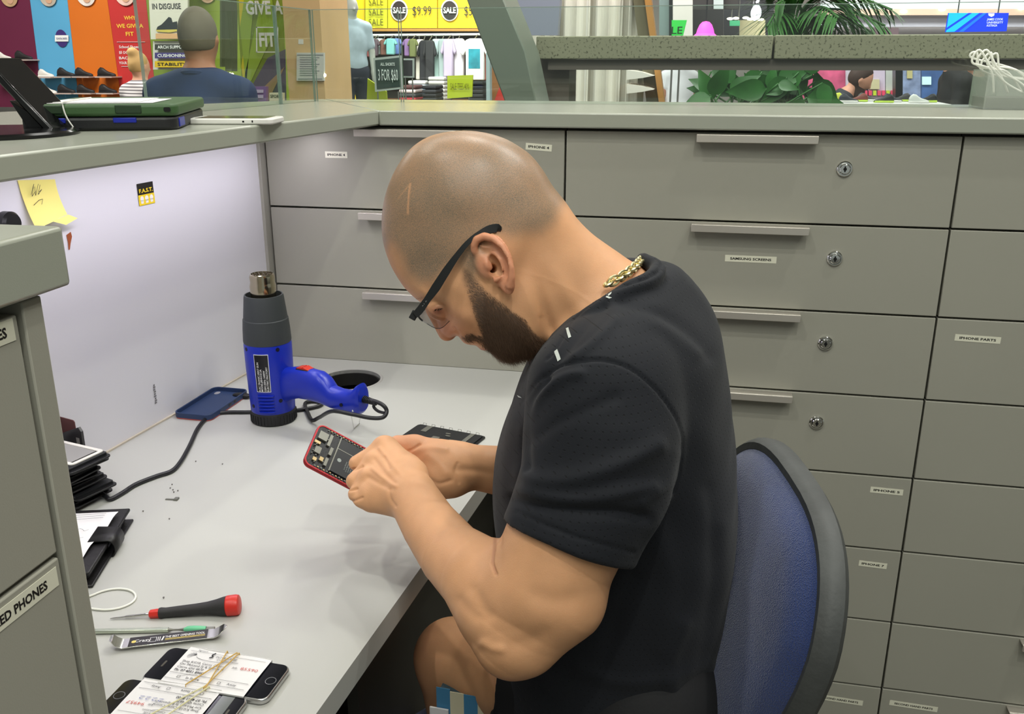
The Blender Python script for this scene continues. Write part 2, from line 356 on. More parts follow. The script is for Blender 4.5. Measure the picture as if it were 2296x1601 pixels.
# ---- heat gun
G = dz(615, 940); G[2] = DZ
VP = dz(560, 700)
blue = mat('blue gun plastic', (20, 42, 166), .3, spec=.5, bump=.03, bscale=700)
gun = thing('heat_gun', 'blue heat gun standing nozzle up on the desk', 'heat gun', G, None)
TG = T(*G)
nb = 64; prof = []
MB().lathe([(.0365, 0), (.0383, .002), (.0385, .019), (.0372, .022)], 64, 0, TG).build('end_cap', black_matte, gun, smooth=True)
rb = MB()
for k in range(40):
    a = 2*math.pi*k/40; rb.box((.0375, -.0010, .003), (.0397, .0010, .018), 0, TG@Rz(a))
rb.build('grip_ribs', black_matte, gun)
MB().lathe([(.0372, .0215), (.0378, .024), (.0384, .05), (.0398, .10), (.0402, .141), (.0392, .1445)], 64, 0, TG).build('housing', blue, gun, smooth=True)
grey_pl = mat('charcoal plastic', (54, 58, 60), .55, bump=.1, bscale=900)
cl = MB(); cl.lathe([(.0398, .1445), (.0402, .147), (.0392, .168), (.0378, .1845), (.0362, .1862)], 64, 0, TG)
cl.lathe([(.0366, .1862), (.0362, .190), (.0328, .223), (.0318, .2262), (.0298, .2262), (.0298, .205), (.02, .205)], 64, 0, TG, cap=False); cl.build('nozzle_collar', grey_pl, gun, smooth=True)
nz = MB(); nz.lathe([(.0205, .20), (.0212, .23), (.0218, .240), (.0206, .2455), (.0202, .2475), (.0208, .2565), (.0196, .2605), (.0178, .2615), (.0172, .2575), (.001, .2575)], 48, 0, TG, cap=False)
for rr, cnt in ((.006, 5), (.0128, 11)):
    for k in range(cnt):
        a = 2*math.pi*k/cnt; nz.lathe([(.0030, .2578), (.0032, .2612), (.0024, .2614), (.0022, .2585), (.0001, .2583)], 12, 0, TG@T(rr*math.cos(a), rr*math.sin(a), 0), cap=False)
nz.build('nozzle', mat('hot nickel', (190, 180, 158), .16, metal=1), gun, smooth=True)
# handle: loft in a vertical plane through the body axis
hd = np.array([.955, -.30, 0]); hd /= np.linalg.norm(hd); hnm = np.array([-hd[1], hd[0], 0])
def hp(x, y): p = onpl(x, y, G, hnm)-G; return p@hd, p[2]
secs = []
for x, yt, yb, wd in [(640, 824, 900, .016), (655, 824, 894, .0165), (672, 823, 891, .0175), (700, 828, 896, .018), (722, 834, 902, .018), (736, 846, 908, .0175), (748, 866, 913, .0165), (766, 873, 919, .016), (786, 876, 924, .016), (797, 872, 926, .0165), (804, 864, 927, .0168), (811, 860, 926, .0165), (815, 868, 921, .014)]:
    s1, z1 = hp(x, yt); s2, z2 = hp(x, yb); secs.append(((s1+s2)/2, (z1+z2)/2, abs(z1-z2)/2, wd))
def loft(secs, n=28, e=2.6):
    V = []; F = []
    for s, zc, hh, ww in secs:
        for k in range(n):
            a = 2*math.pi*k/n; ca, sa = math.cos(a), math.sin(a)
            V.append(G+hd*s+hnm*ww*np.sign(ca)*abs(ca)**(2/e)+np.array([0, 0, zc+hh*np.sign(sa)*abs(sa)**(2/e)]))
    m = len(secs)
    for i in range(m-1):
        for k in range(n): F.append((i*n+k, i*n+(k+1) % n, (i+1)*n+(k+1) % n, (i+1)*n+k))
    F.append(tuple(range(n-1, -1, -1))); F.append(tuple((m-1)*n+k for k in range(n))); return V, F
MB().add(*loft(secs)).build('handle', blue, gun, smooth=True)
s0, z0 = hp(684, 829); Msw = basis(G+hd*s0+np.array([0, 0, z0+.001]), hd, hnm)
sw = MB().box((-.0135, -.009, -.003), (.0135, .009, .0015), 1, Msw).box((-.012, -.0075, .001), (.0, .0075, .0055), 0, Msw@Ry(-.22)).box((.0, -.0075, .0), (.012, .0075, .006), 0, Msw@Ry(.30))
sw.build('power_switch', [mat('red switch', (188, 44, 26), .35), black_pl], gun, bevel=.0008)
# things wrapped round the housing
def gaz(x, y):     # pixel -> (azimuth, z) on the cylinder
    r = ray(x, y); o = CAM-G; a = r[0]**2+r[1]**2; b = 2*(o[0]*r[0]+o[1]*r[1]); c = o[0]**2+o[1]**2-.0395**2
    disc = b*b-4*a*c; t = (-b-math.sqrt(max(disc, 0)))/(2*a); p = o+r*t; return math.atan2(p[1], p[0]), p[2]
def rad(z): return float(np.interp(z, [.022, .05, .10, .141], [.0376, .0384, .0398, .0402]))
def wrap(a0, zc, off): return lambda p: (G[0]+(rad(zc+p[1])+off+p[2])*math.cos(a0+p[0]/.0395), G[1]+(rad(zc+p[1])+off+p[2])*math.sin(a0+p[0]/.0395), G[2]+zc+p[1])
def wrect(mb, w, h, fn, mi=0, r=.002, t=.0004, n=10):
    V = []; F = []
    for i in range(n+1):
        for z in (0, t):
            for y in (-h/2, h/2): V.append(fn(((i/n-.5)*w, y, z)))
    for i in range(n):
        a = i*4; b = a+4
        F += [(a+2, b+2, b+3, a+3), (a, a+1, b+1, b), (a, b, b+2, a+2), (a+1, a+3, b+3, b+1)]
    F += [(0, 2, 3, 1), (n*4, n*4+1, n*4+3, n*4+2)]
    return mb.add(V, F, mi)
a0, z0 = gaz(588, 838); fn = wrap(a0, z0, .0006)
lb = MB(); wrect(lb, .0245, .067, fn, 1); wrect(lb, .0225, .065, wrap(a0, z0, .0009), 0)
for dx, s, L in ((-.0062, 'ELEC TRONIC HEAT GUN', .052), (-.0015, 'MODEL:JIEHI:CD.3A', .040), (.0032, '220V-50Hz 1600W', .038), (.0078, 'ELECTRIC FACTORY', .044)):
    V, Fc = text_geo(s, .015); V = V*.0042; V[:, 0] *= L/(V[:, 0].max()-V[:, 0].min())
    f2 = wrap(a0, z0-.032+L/2, .00145); V2 = [f2((dx-p[1], p[0], 0)) for p in V]; lb.add(V2, Fc, 1)
lb.build('rating_label', [mat('rating label black', (18, 18, 24), .35), mat('white print', (225, 225, 225), .4)], gun)
a1, _ = gaz(592, 850); vn = MB()
for k in range(6):
    _, zz = gaz(595, 889+k*7.3); f = wrap(a1, zz, .0); 
    V = []; F = []; n = 12
    for i in range(n+1):
        x = (i/n-.5)*.030; e = 1 if 0 < i < n else .3
        for yy, tt in ((-.0017, 0), (-.0010, .0034*e), (.0008, .0030*e), (.0014, 0)): V.append(f((x, yy, tt-.0003)))
    for i in range(n):
        for j in range(3): F.append((i*4+j, (i+1)*4+j, (i+1)*4+j+1, i*4+j+1))
    vn.add(V, F)
vn.build('vent_ribs', blue, gun, smooth=True)
pn = MB(); aP, zP = gaz(588, 862); fpn = wrap(aP, zP, -.0002); V = []; F = []
n = 12; prs = [(i/n-.5)*.034 for i in range(n+1)]
for i in range(n+1):
    for y in (-.054, -.053, .053, .054): V.append(fpn((prs[i], y, .0007 if abs(y) < .0535 and 0 < i < n else 0)))
for i in range(n):
    for j in range(3): F.append((i*4+j, (i+1)*4+j, (i+1)*4+j+1, i*4+j+1))
pn.add(V, F).build('side_panel', blue, gun, smooth=True)
sh = mat('screw hole', (4, 5, 30), .5)
for x, y in [(553, 783), (622, 784), (567, 911), (630, 899)]:
    a, z = gaz(x, y); M = basis(G+np.array([rad(z)*math.cos(a), rad(z)*math.sin(a), z]), (-math.sin(a), math.cos(a), 0), (0, 0, 1))
    MB().lathe([(.0034, -.001), (.0034, .0004), (.0026, .0005), (.0001, -.0)], 18, 0, M).build('screw_hole', sh, gun, smooth=True)
p = onpl(765, 908, G-hnm*.0165, hnm); M = basis(p, hd, (0, 0, 1))
MB().lathe([(.003, -.003), (.003, .0012), (.0001, .0008)], 18, 0, M).build('screw_hole', sh, gun, smooth=True)
p = onpl(791, 921, G-hnm*.0155, hnm)
MB().sph(p, .0018).build('screw_head', chrome, gun, smooth=True)
# bent wire foot below the handle
wf = atz(793, 961, DZ+.001); wtop = [hp(791, 921), hp(808, 921)]
wa = G+hd*wtop[0][0]-hnm*.006+np.array([0, 0, wtop[0][1]]); wb = G+hd*wtop[1][0]+hnm*.006+np.array([0, 0, wtop[1][1]])
w1 = np.array([wa[0]+.001, wa[1], DZ+.0012]); w2 = np.array([wb[0]+.001, wb[1], DZ+.0012])
p1 = atz(793, 962, DZ+.0012); p2 = atz(806, 950, DZ+.0012)
MB().tube([wa, p1+np.array([0, 0, .004]), p1, p2, p2+np.array([0, 0, .004]), wb], .0009, 8).build('wire_foot', chrome, gun, smooth=True)
# cord
ce = G+hd*(hp(816, 895)[0])+np.array([0, 0, hp(816, 895)[1]])
def dd(x, y, h=.0): return atz(x, y, DZ+.0036+h)
c0 = ce; 
def hv(x, y, ahead=0): return onpl(x, y, G-hnm*ahead, hnm)
cord = [ce, hv(838, 899), hv(858, 908), hv(867, 922), hv(858, 936, .01), hv(830, 937, .02), hv(790, 929, .03), hv(745, 922, .03), dd(716, 936, .012), dd(700, 942, .002), dd(690, 925), dd(684, 905), dd(700, 900, .0), dd(722, 903), dd(716, 910, .0),dd(690, 916), dd(655, 921), dd(610, 922), dd(560, 924), dd(500, 925), dd(470, 933), dd(445, 958), dd(425, 1000), dd(405, 1035), dd(385, 1056), dd(350, 1068), dd(305, 1086), dd(275, 1105), dd(248, 1119), dd(236, 1112, .002), dd(220, 1103, .006), dd(200, 1100, .004), dd(150, 1104, .0), dd(60, 1120)]
cord = [c for c in cord]
black_rub = mat('black rubber cord', (26, 26, 30), .42, bump=.08, bscale=600)
MB().tube(spline(cord, 7), .0034, 12).build('cord', black_rub, gun, smooth='all')
sr = MB(); e0, e1_ = ce, hv(842, 903)
for k in range(9):
    q = e0+(e1_-e0)*k/8
    sr.tube([q, q+(e1_-e0)*.07], [.0062-.0002*k, .0062-.0002*k], 14)
sr.tube([e0, e1_], .0045, 12); sr.tube(spline([hv(842, 901), hv(838, 912), hv(848, 922), hv(862, 926)], 5), .0026, 8)
sr.build('strain_relief', black_rub, gun, smooth=True)
# ---- phone case lying by the panel
A, B, Cc, D_ = [atz(*q, DZ+.010) for q in ((481, 869), (558, 874), (467, 937), (391, 924))]
cc = (A+B+Cc+D_)/4; ux = ((B-D_)*0+(A-D_)+(B-Cc)); ux[2] = 0; ux /= np.linalg.norm(ux)
uy = (B-A)+(Cc-D_); uy[2] = 0; uy /= np.linalg.norm(uy)
L1 = (np.linalg.norm(A-D_)+np.linalg.norm(B-Cc))/2; L2 = (np.linalg.norm(B-A)+np.linalg.norm(Cc-D_))/2
case = thing('phone_case', 'empty dark blue phone case with red back, open side up beside the white panel', 'phone case', (cc[0], cc[1], DZ))
Mc = basis((cc[0], cc[1], DZ+.0005), ux, uy-ux*(uy@ux))
if Mc[2, 2] < 0: Mc = basis((cc[0], cc[1], DZ+.0005), ux, -(uy-ux*(uy@ux)))
navy = mat('navy silicone', (38, 56, 92), .5, bump=.1, bscale=500); redp = mat('coral red shell', (206, 82, 74), .4)
LX, LY = max(L1, .135), max(min(L2, .074), .068)
MB().rbox(LX, LY, .0022, .012, 0, Mc).build('back_shell', redp, case, bevel=.0006)
def ring(mb, w, h, r, t, z0, z1, mi, M, n=6):
    def loop(w, h, r):
        P = []
        for cx, cy, a0 in ((w/2-r, h/2-r, 0), (-w/2+r, h/2-r, 90), (-w/2+r, -h/2+r, 180), (w/2-r, -h/2+r, 270)):
            for k in range(n+1): a = math.radians(a0+90*k/n); P.append((cx+r*math.cos(a), cy+r*math.sin(a)))
        return P
    o = loop(w, h, r); i = loop(w-2*t, h-2*t, max(r-t, .0008)); m = len(o)
    V = [(*p, z0) for p in o]+[(*p, z1) for p in o]+[(*p, z0) for p in i]+[(*p, z1) for p in i]; F = []
    for k in range(m):
        j = (k+1) % m; F += [(k, j, m+j, m+k), (m+k, m+j, 3*m+j, 3*m+k), (3*m+k, 3*m+j, 2*m+j, 2*m+k), (2*m+k, 2*m+j, j, k)]
    return mb.add(V, F, mi, M)
cs = MB(); cs.rbox(LX-.001, LY-.001, .002, .0115, 0, Mc@T(0, 0, .0021)); ring(cs, LX+.001, LY+.001, .0125, .0026, .0015, .0115, 0, Mc)
cs.box((-.006, -LY/2-.0009, .004), (.004, -LY/2+.001, .009), 1, Mc).box((.012, -LY/2-.0009, .004), (.02, -LY/2+.001, .009), 1, Mc)
cs.build('silicone_bumper', [navy, black_pl], case, bevel=.0008)
MB().rbox(.014, .009, .0006, .0044, 0, Mc@T(LX/2-.015, LY/2-.014, .0041)).build('camera_hole', mat('hole pale', (150, 150, 155), .5), case)
p = dz(543, 893); cpb = MB(); cpb.sph((p[0], p[1], DZ+.0055), (.019, .0075, .0053), 0, 24, 12); 
tag(cpb.build('cable_clip', black_pl, smooth='all', origin=(p[0], p[1], DZ)), 'small black oval clip between the phone case and the heat gun', 'clip')
# ---- spare screen assembly lying beyond the hands
def quad_frame(q, h): # q: four pixel corners (near-left, far-left, far-right, near-right)
    P = [atz(x, y, DZ+h) for x, y in q]; c = sum(P)/4; X = (P[3]+P[2]-P[0]-P[1])/2; Y = (P[1]+P[2]-P[0]-P[3])/2
    lx, ly = np.linalg.norm(X), np.linalg.norm(Y); return basis((c[0], c[1], DZ), X, Y), lx, ly
pcb = mat('phone innards black', (24, 25, 28), .4, bump=.2, bscale=500); silver = mat('silver bracket', (128, 128, 120), .45, metal=.7)
M, lx, ly = quad_frame([(897, 975), (940, 950), (1092, 977), (1052, 1006)], .004)
ly = max(ly, .06); 
scr = thing('phone_screen', 'black phone screen assembly lying on the desk beyond the hands', 'phone screen', M[:3, 3])
MB().rbox(lx, ly, .0022, .006, 0, M@T(0, 0, .0003)).build('screen_glass', black_pl, scr, bevel=.0004)
s = MB(); s.rbox(lx*.93, ly*.88, .0018, .003, 0, M@T(0, 0, .0026)); s.box((lx*.30, -ly*.40, .0044), (lx*.36, ly*.40, .0052), 1, M); s.box((-lx*.34, ly*.0, .0044), (-lx*.26, ly*.42, .0050), 1, M); s.box((-lx*.1, -ly*.38, .0044), (lx*.0, -ly*.18, .0052), 1, M)
s.box((lx*.14, -ly*.4, .0044), (lx*.22, -ly*.2, .0052), 1, M)
for x, y in ((.04, .12), (.07, -.02)): s.rbox(.009, .004, .0014, .0018, 1, M@T(lx*x, ly*y, .0044))
s.build('back_plate', [pcb, silver], scr)
br = MB()
for k in range(7):
    x = (-.42+k*.13)*lx; br.tube([(x, ly*.44, .003), (x, ly*.47, .007), (x+.006, ly*.47, .007), (x+.006, ly*.44, .003)], .0004, 6, 0, M)
br.box((-.45*lx, ly*.435, .0026), (.45*lx, ly*.45, .0032), 0, M); br.build('metal_tabs', silver, scr); br = MB().box((-.46*lx, -ly*.475, .0024), (.0*lx, -ly*.435, .0031), 0, M)
for k in range(12): br.box(((-.45+k*.035)*lx, -ly*.47, .003), ((-.43+k*.035)*lx, -ly*.44, .0045+.001*(k % 3)), 0, M)
br.build('metal_tabs', silver, scr)
# ---- stack of spare screens at the left
st = 'spare phone screens stacked by the near cabinet'
lbls = ['topmost spare phone screen of the black stack, white framed', 'second spare screen from the top of the black stack', 'third spare screen from the top of the black stack', 'fourth spare screen from the top of the black stack', 'third spare screen from the bottom of the black stack', 'second spare screen from the bottom, sticking out furthest', 'lowest spare screen of the black stack on the desk']
base = atz(196, 1108, DZ); wfr = mat('white display frame', (226, 222, 214), .4)
tips = [(247, 1019, .066), (244, 1026, .058), (226, 1046, .048), (226, 1058, .038), (240, 1066, .028), (261, 1083, .018), (252, 1096, .006)]
for k, (x, y, h) in enumerate(tips):
    p = atz(x, y, DZ+h+.003); L, Wd = .135+.01*(k % 2), .066+.004*(k % 3 == 0)
    ang = math.radians([66, 62, 70, 58, 64, 60, 66][k])
    u = atz(165, 1056, DZ+h)-atz(247, 1020, DZ+h); u[2] = 0; u /= np.linalg.norm(u); r0 = (ang-1.1)*.9; u = np.array([u[0]*math.cos(r0)-u[1]*math.sin(r0), u[0]*math.sin(r0)+u[1]*math.cos(r0), 0]); v = np.array([u[1], -u[0], 0]); L, Wd = Wd, L
    # the given tip is the far right corner of the slab
    c = np.array([p[0], p[1], DZ+h])+u*(L/2-.002)+v*(Wd/2-.002)*(1 if v[1] > 0 else -1)
    M = basis(c, u, np.array([-u[1], u[0], 0]))
    t = thing('phone_screen', lbls[k], 'phone screen', c, st)
    MB().rbox(L, Wd, .0025, .007, 0, M@T(0, 0, .0004)).build('screen_glass', black_pl, t, bevel=.0005)
    s = MB(); s.rbox(L*.94, Wd*.9, .0034, .003, 0, M@T(0, 0, .0028))
    for q in range(16): s.box(((-.46+q*.058)*L, -Wd*.47, .003), ((-.43+q*.058)*L, -Wd*.445, .0055+.001*(q % 3)), 1, M)
    for q in range(8): s.box((L*.465, (-.44+q*.11)*Wd, .003), (L*.478, (-.41+q*.11)*Wd, .0052+.001*(q % 2)), 1, M)
    s.build('back_plate', [pcb, silver], t)
    if k == 0:
        r_ = MB(); ring(r_, L*.8, Wd*.82, .006, .006, .0063, .0076, 0, M@T(-L*.08, 0, 0)); r_.build('white_frame', wfr, t)
        MB().box((-L*.4, -Wd*.33, .0062), (L*.22, Wd*.33, .0068), 0, M).build('backlight', mat('grey backlight', (150, 148, 146), .35), t)
# dark panel standing upright behind the stack
p = atz(180, 1035, DZ+.03); q1_, q2_ = onpl(190, 1012, p, (.3, 1, 0)), onpl(189, 962, p, (.3, 1, 0))
u = np.array([1, -.3, 0])/np.linalg.norm([1, -.3, 0])
M = basis((q1_[0], q1_[1], DZ+.001), u, (0, 0, 1))
hh = q2_[2]-DZ
up_ = MB().prism([(-.07, 0), (.0, 0), (.001, hh-.006), (-.004, hh), (-.075, hh-.03)], -.002, .002, 0, M)
up_.box((-.012, hh*.35, .0021), (-.005, hh*.8, .0024), 1, M)
tag(up_.build('phone_housing', [mat('dark glass back', (58, 56, 58), .25), mat('scratched print', (150, 145, 140), .5)], origin=(q1_[0], q1_[1], DZ), bevel=.0006), 'dark broken phone back leaning upright behind the stack of screens', 'phone part')
M2 = basis((q1_[0]-.03, q1_[1]+.012, DZ+.001), u, (0, 0, 1))
tag(MB().rbox(.05, .08, .0015, .004, 0, M2@T(-.009, hh*.62, 0)).build('phone_housing', mat('maroon plastic', (92, 40, 38), .4), origin=(q1_[0]-.03, q1_[1]+.012, DZ)), 'maroon phone back leaning behind the dark one', 'phone part')
# ---- black wallet case with a folded paper
p = atz(290, 1135, DZ+.022); p2 = atz(205, 1280, DZ+.004)
u = np.array([-.335, -.942, 0]); u = (atz(200, 1268, DZ+.02)-atz(287, 1133, DZ+.02)); u[2] = 0; u /= np.linalg.norm(u); v = np.array([u[1], -u[0], 0])
if v[0] > 0: v = -v
wl = thing('wallet_case', 'black leather wallet case at the left with white papers on top', 'wallet case', (p[0], p[1], DZ))
leather = mat('black leather', (24, 23, 24), .42, bump=.35, bscale=260)
M = basis((p[0], p[1], DZ), u, v); sgn = 1 if M[2, 2] > 0 else -1
if sgn < 0: M = basis((p[0], p[1], DZ), u, -v)
vs = 1 if (M[:3, 1]@v) > 0 else -1
Lw = .17
def wbox(mb, x0, x1, y0, y1, z0, z1, mi=0):
    a, b = sorted((y0*vs, y1*vs)); mb.box((x0, a, z0), (x1, b, z1), mi, M)
b_ = MB(); wbox(b_, .002, Lw, -.004, .09, .0005, .004); b_.build('lower_cover', leather, wl, bevel=.0015)
b_ = MB(); wbox(b_, .008, Lw-.012, .004, .086, .0042, .0145); b_.build('phone_tray', black_pl, wl, bevel=.003)
b_ = MB(); wbox(b_, .03, .05, .0033, .004, .007, .011); wbox(b_, .06, .085, .0033, .004, .007, .011); b_.build('phone_buttons', mat('dim metal', (120, 120, 122), .3, metal=1), wl)
b_ = MB(); wbox(b_, .0, Lw-.004, -.001, .09, .0147, .0195); b_.build('upper_cover', leather, wl, bevel=.002)
b_ = MB(); 
V = []; F = []
for i in range(9):
    t_ = i/8; a = math.pi*(-.5+t_); 
    for x in (.062, .098): V.append((x, vs*(-.0015-.0065*math.cos(a)), .0115+.0105*math.sin(a)))
for x in (.060, .100): V.append((x, vs*.022, .0225))
for i in range(9): F.append((2*i, 2*i+1, 2*i+3, 2*i+2))
b_.add(V, F, 0, M); tb = b_.build('closing_strap', leather, wl, smooth=True); so = tb.modifiers.new('s', 'SOLIDIFY'); so.thickness = .0022
V = []; F = []
nxp, nyp = 14, 10
for i in range(nxp+1):
    for j in range(nyp+1):
        x = .020+.125*i/nxp; y = .008+.078*j/nyp+.010*(i/nxp)
        V.append((x, vs*y, .0205+.0022*math.sin(i*.8)*math.cos(j*.6)+.0035*max(0, 1-i/3)*.6+.002))
for i in range(nxp):
    for j in range(nyp): a = i*(nyp+1)+j; F.append((a, a+1, a+nyp+2, a+nyp+1))
pap = MB().add(V, F, 0, M)
paper = mat('white paper', (232, 230, 230), .7)
for k in range(4): pap.line([(.02+.006*k, vs*.022), (.024+.006*k, vs*.08)], .0007, M, 1, .0262)
pap.line([(.07+.004*math.sin(q*1.7), vs*(.03+.004*q)) for q in range(10)], .0005, M, 1, .0262)
pap.line([(.09+.003*math.sin(q*2.2), vs*(.03+.005*q)) for q in range(8)], .0005, M, 1, .0262)
po = pap.build('paper_slip', [paper, ink], smooth='all', origin=(p[0]-.04, p[1]-.05, DZ+.02)); tag(po, 'white printed papers lying on the black wallet case', 'paper')
# ---- small loose parts
sm = mat('tiny steel screws', (130, 126, 120), .35, metal=1)
p = dz(388, 1121); t = thing('metal_connector', 'tiny silver connector piece lying alone in the middle left of the desk', 'connector', p)
M = basis(p, (1, .1, 0), (-.1, 1, 0))
MB().box((-.011, -.0015, 0), (.002, .0015, .0012), 0, M).build('ribbon', silver, t)
MB().box((.002, -.003, 0), (.0075, .0045, .0028), 0, M).build('plug', silver, t)
for k, (x, y) in enumerate([(439, 1036), (499, 1042), (386, 1088), (382, 1096), (388, 1100), (399, 1102), (321, 1148), (380, 1165), (235, 1262), (367, 1342), (390, 1105)]):
    p = dz(x, y); r = .0011 if k != 8 else .0017
    o = MB().lathe([(.0004, 0), (.0004, r*1.2), (r, r*1.2), (r*.9, r*1.9)], 10, 0, T(*p)).build('screw', sm, smooth=True, origin=p)
    tag(o, ['tiny screw by the middle of the cord', 'tiny screw right of the cord, farthest from the near cabinet', 'tiny screw of the loose cluster above the silver connector'][min(k, 2)] if k in (0, 1, 2, 3, 4, 5, 10) else ['tiny screw left of the connector', 'tiny screw just below the silver connector', 'larger pale screw below the wallet case', 'tiny screw above the screwdriver'][{6: 0, 7: 1, 8: 2, 9: 3}[k]], 'screw', 'tiny screws above the silver connector' if k in (2, 3, 4, 5, 10) else 'tiny screws scattered on the desk')
# white cable loop
pts = [dz(x, y, .0016) for x, y in [(150, 1352), (200, 1337), (232, 1325), (265, 1320), (292, 1324), (304, 1335), (298, 1349), (275, 1361), (245, 1367), (215, 1366), (150, 1356)]]
tag(MB().tube(spline(pts, 8), .0013, 8).build('charging_cable', mat('white cable', (232, 232, 222), .4), smooth='all', origin=pts[0]), 'thin white cable looping out from behind the near cabinet', 'cable')
# screwdriver
s_a, s_b = atz(247, 1387, DZ+.0015), atz(524, 1357, DZ+.0105)
ax = s_b-s_a; Ls = np.linalg.norm(ax); ax /= Ls; sd = thing('screwdriver', 'red and black precision screwdriver lying on the desk', 'screwdriver', (s_a+s_b)/2*np.array([1, 1, 0])+np.array([0, 0, DZ]))
k_ = Ls/.277
Ms = np.eye(4); Ms[:3, 2] = ax; xx = np.cross([0, 0, 1.], ax); xx /= np.linalg.norm(xx); Ms[:3, 0] = xx; Ms[:3, 1] = np.cross(ax, xx); Ms[:3, 3] = s_a
def lp(px): return (px-247)/277*Ls
mm = Ls/277*1.0
MB().lathe([(.0004, 0), (.0010, .004), (.0011, lp(280)), (.0017, lp(282)), (.0017, lp(336))], 12, 0, Ms).build('shaft', chrome, sd, smooth=True)
redg = mat('red grip plastic', (206, 48, 38), .35); blkg = mat('black grip rubber', (44, 43, 44), .6, bump=.2, bscale=800)
MB().lathe([(.0038, lp(334)), (.0052, lp(337)), (.0056, lp(352)), (.0054, lp(358))], 6, 0, Ms).build('front_collar', redg, sd, bevel=.0008)
MB().lathe([(.0060, lp(357)), (.0064, lp(361)), (.0056, lp(371)), (.0060, lp(400)), (.0064, lp(440)), (.0072, lp(465)), (.0088, lp(485)), (.0106, lp(500)), (.0112, lp(508))], 20, 0, Ms).build('grip', blkg, sd, smooth=True)
MB().lathe([(.0108, lp(508)), (.0116, lp(510)), (.0118, lp(530)), (.0110, lp(536)), (.009, lp(538))], 24, 0, Ms).build('swivel_cap', redg, sd, smooth=True)
# silver and green spudger
g_a, g_b = atz(150, 1417, DZ+.003), atz(482, 1410, DZ+.003); ax = g_b-g_a; Lg = np.linalg.norm(ax); 
Mg = basis(g_a, ax, (-ax[1], ax[0], 0)); gp = lambda px: float(np.interp(px, [150, 482], [0, Lg]))
sp = thing('spudger', 'slim silver prying tool with a green tip next to the screwdriver', 'prying tool', (g_a+g_b)/2)
MB().box((0, -.0028, -.002), (gp(378), .0028, .002), 0, Mg).build('shaft', mat('pale green metal', (186, 194, 178), .25, metal=.7), sp, bevel=.001)
MB().tube([(gp(x), 0, 0) for x in (376, 388, 400, 412)], [.0024, .0010, .0010, .0018], 12, 0, Mg).build('neck', silver, sp, smooth=True)
MB().tube([(gp(x), 0, 0) for x in (410, 420, 435, 450, 462)], [.0012, .0036, .0040, .0036, .0030], 14, 0, Mg).build('green_sleeve', mat('translucent green', (110, 196, 150), .3), sp, smooth=True)
MB().box((gp(460), -.003, -.0012), (gp(481), .003, .0012), 0, Mg).build('blade', silver, sp, bevel=.0004)
# metal opening tool with printing
o_a, o_b = atz(249, 1449, DZ+.003), atz(512, 1419, DZ+.003); ax = o_b-o_a; Lo = np.linalg.norm(ax); Mo = basis(o_a, ax, (-ax[1], ax[0], 0))
ot = thing('opening_tool', 'flat steel opening tool with black printed label and curled ends', 'prying tool', (o_a+o_b)/2)
op = lambda px: float(np.interp(px, [249, 512], [0, Lo])); wd = .0085
V = []; F = []
prf = [(249, .55, .009), (255, .9, .0085), (262, 1, .004), (275, 1, .0005), (300, 1, .001), (460, 1, .001), (480, 1, .0005), (492, 1.05, .003), (502, .8, .0065), (511, .12, .008)]
for x, kx, zz in prf:
    for y in (-wd*kx, wd*kx): V.append((op(x), y, zz)); V.append((op(x), y, zz+.0012))
for i in range(len(prf)-1):
    a = i*4; b = a+4; F += [(a, b, b+2, a+2), (a+1, a+3, b+3, b+1), (a, a+1, b+1, b), (a+2, b+2, b+3, a+3)]
F += [(0, 2, 3, 1), (36, 37, 39, 38)]
MB().add(V, F, 0, Mo).build('blade', chrome, ot, bevel=.0003)
lb = MB().box((op(289), -wd*.93, .0021), (op(465), wd*.93, .0026), 0, Mo)
Mt = Mo@T(0, 0, .0028)
lb.text('Crazy', .0072, Mt@T(op(320), -.0008, 0), 1, .012); lb.lathe([(.0024, 0), (.0024, .0001)], 14, 2, Mt@T(op(300), -.0008, 0))
lb.line([(op(336), -.004), (op(350), -.004), (op(350), .0035), (op(336), .0035), (op(336), -.004)], .0006, Mt, 1)
for x in (354, 358): lb.line([(op(x), -.004), (op(x), .0035)], .0008, Mt, 1)
lb.line([(op(363), -.004), (op(366), .0035)], .0016, Mt, 1)
lb.text('THE BEST OPENING TOOL', .0052, Mt@T(op(414), .0018, 0), 1, .02, op(460)-op(370)); lb.line([(op(370), -.0018), (op(460), -.0018)], .0009, Mt, 2)
lb.line([(op(370), -.0036), (op(460), -.0036)], .0006, Mt, 2)
lb.build('printed_label', [mat('label black', (30, 26, 30), .35), mat('white print', (225, 225, 225), .4), mat('yellow print', (226, 204, 110), .4)], ot)
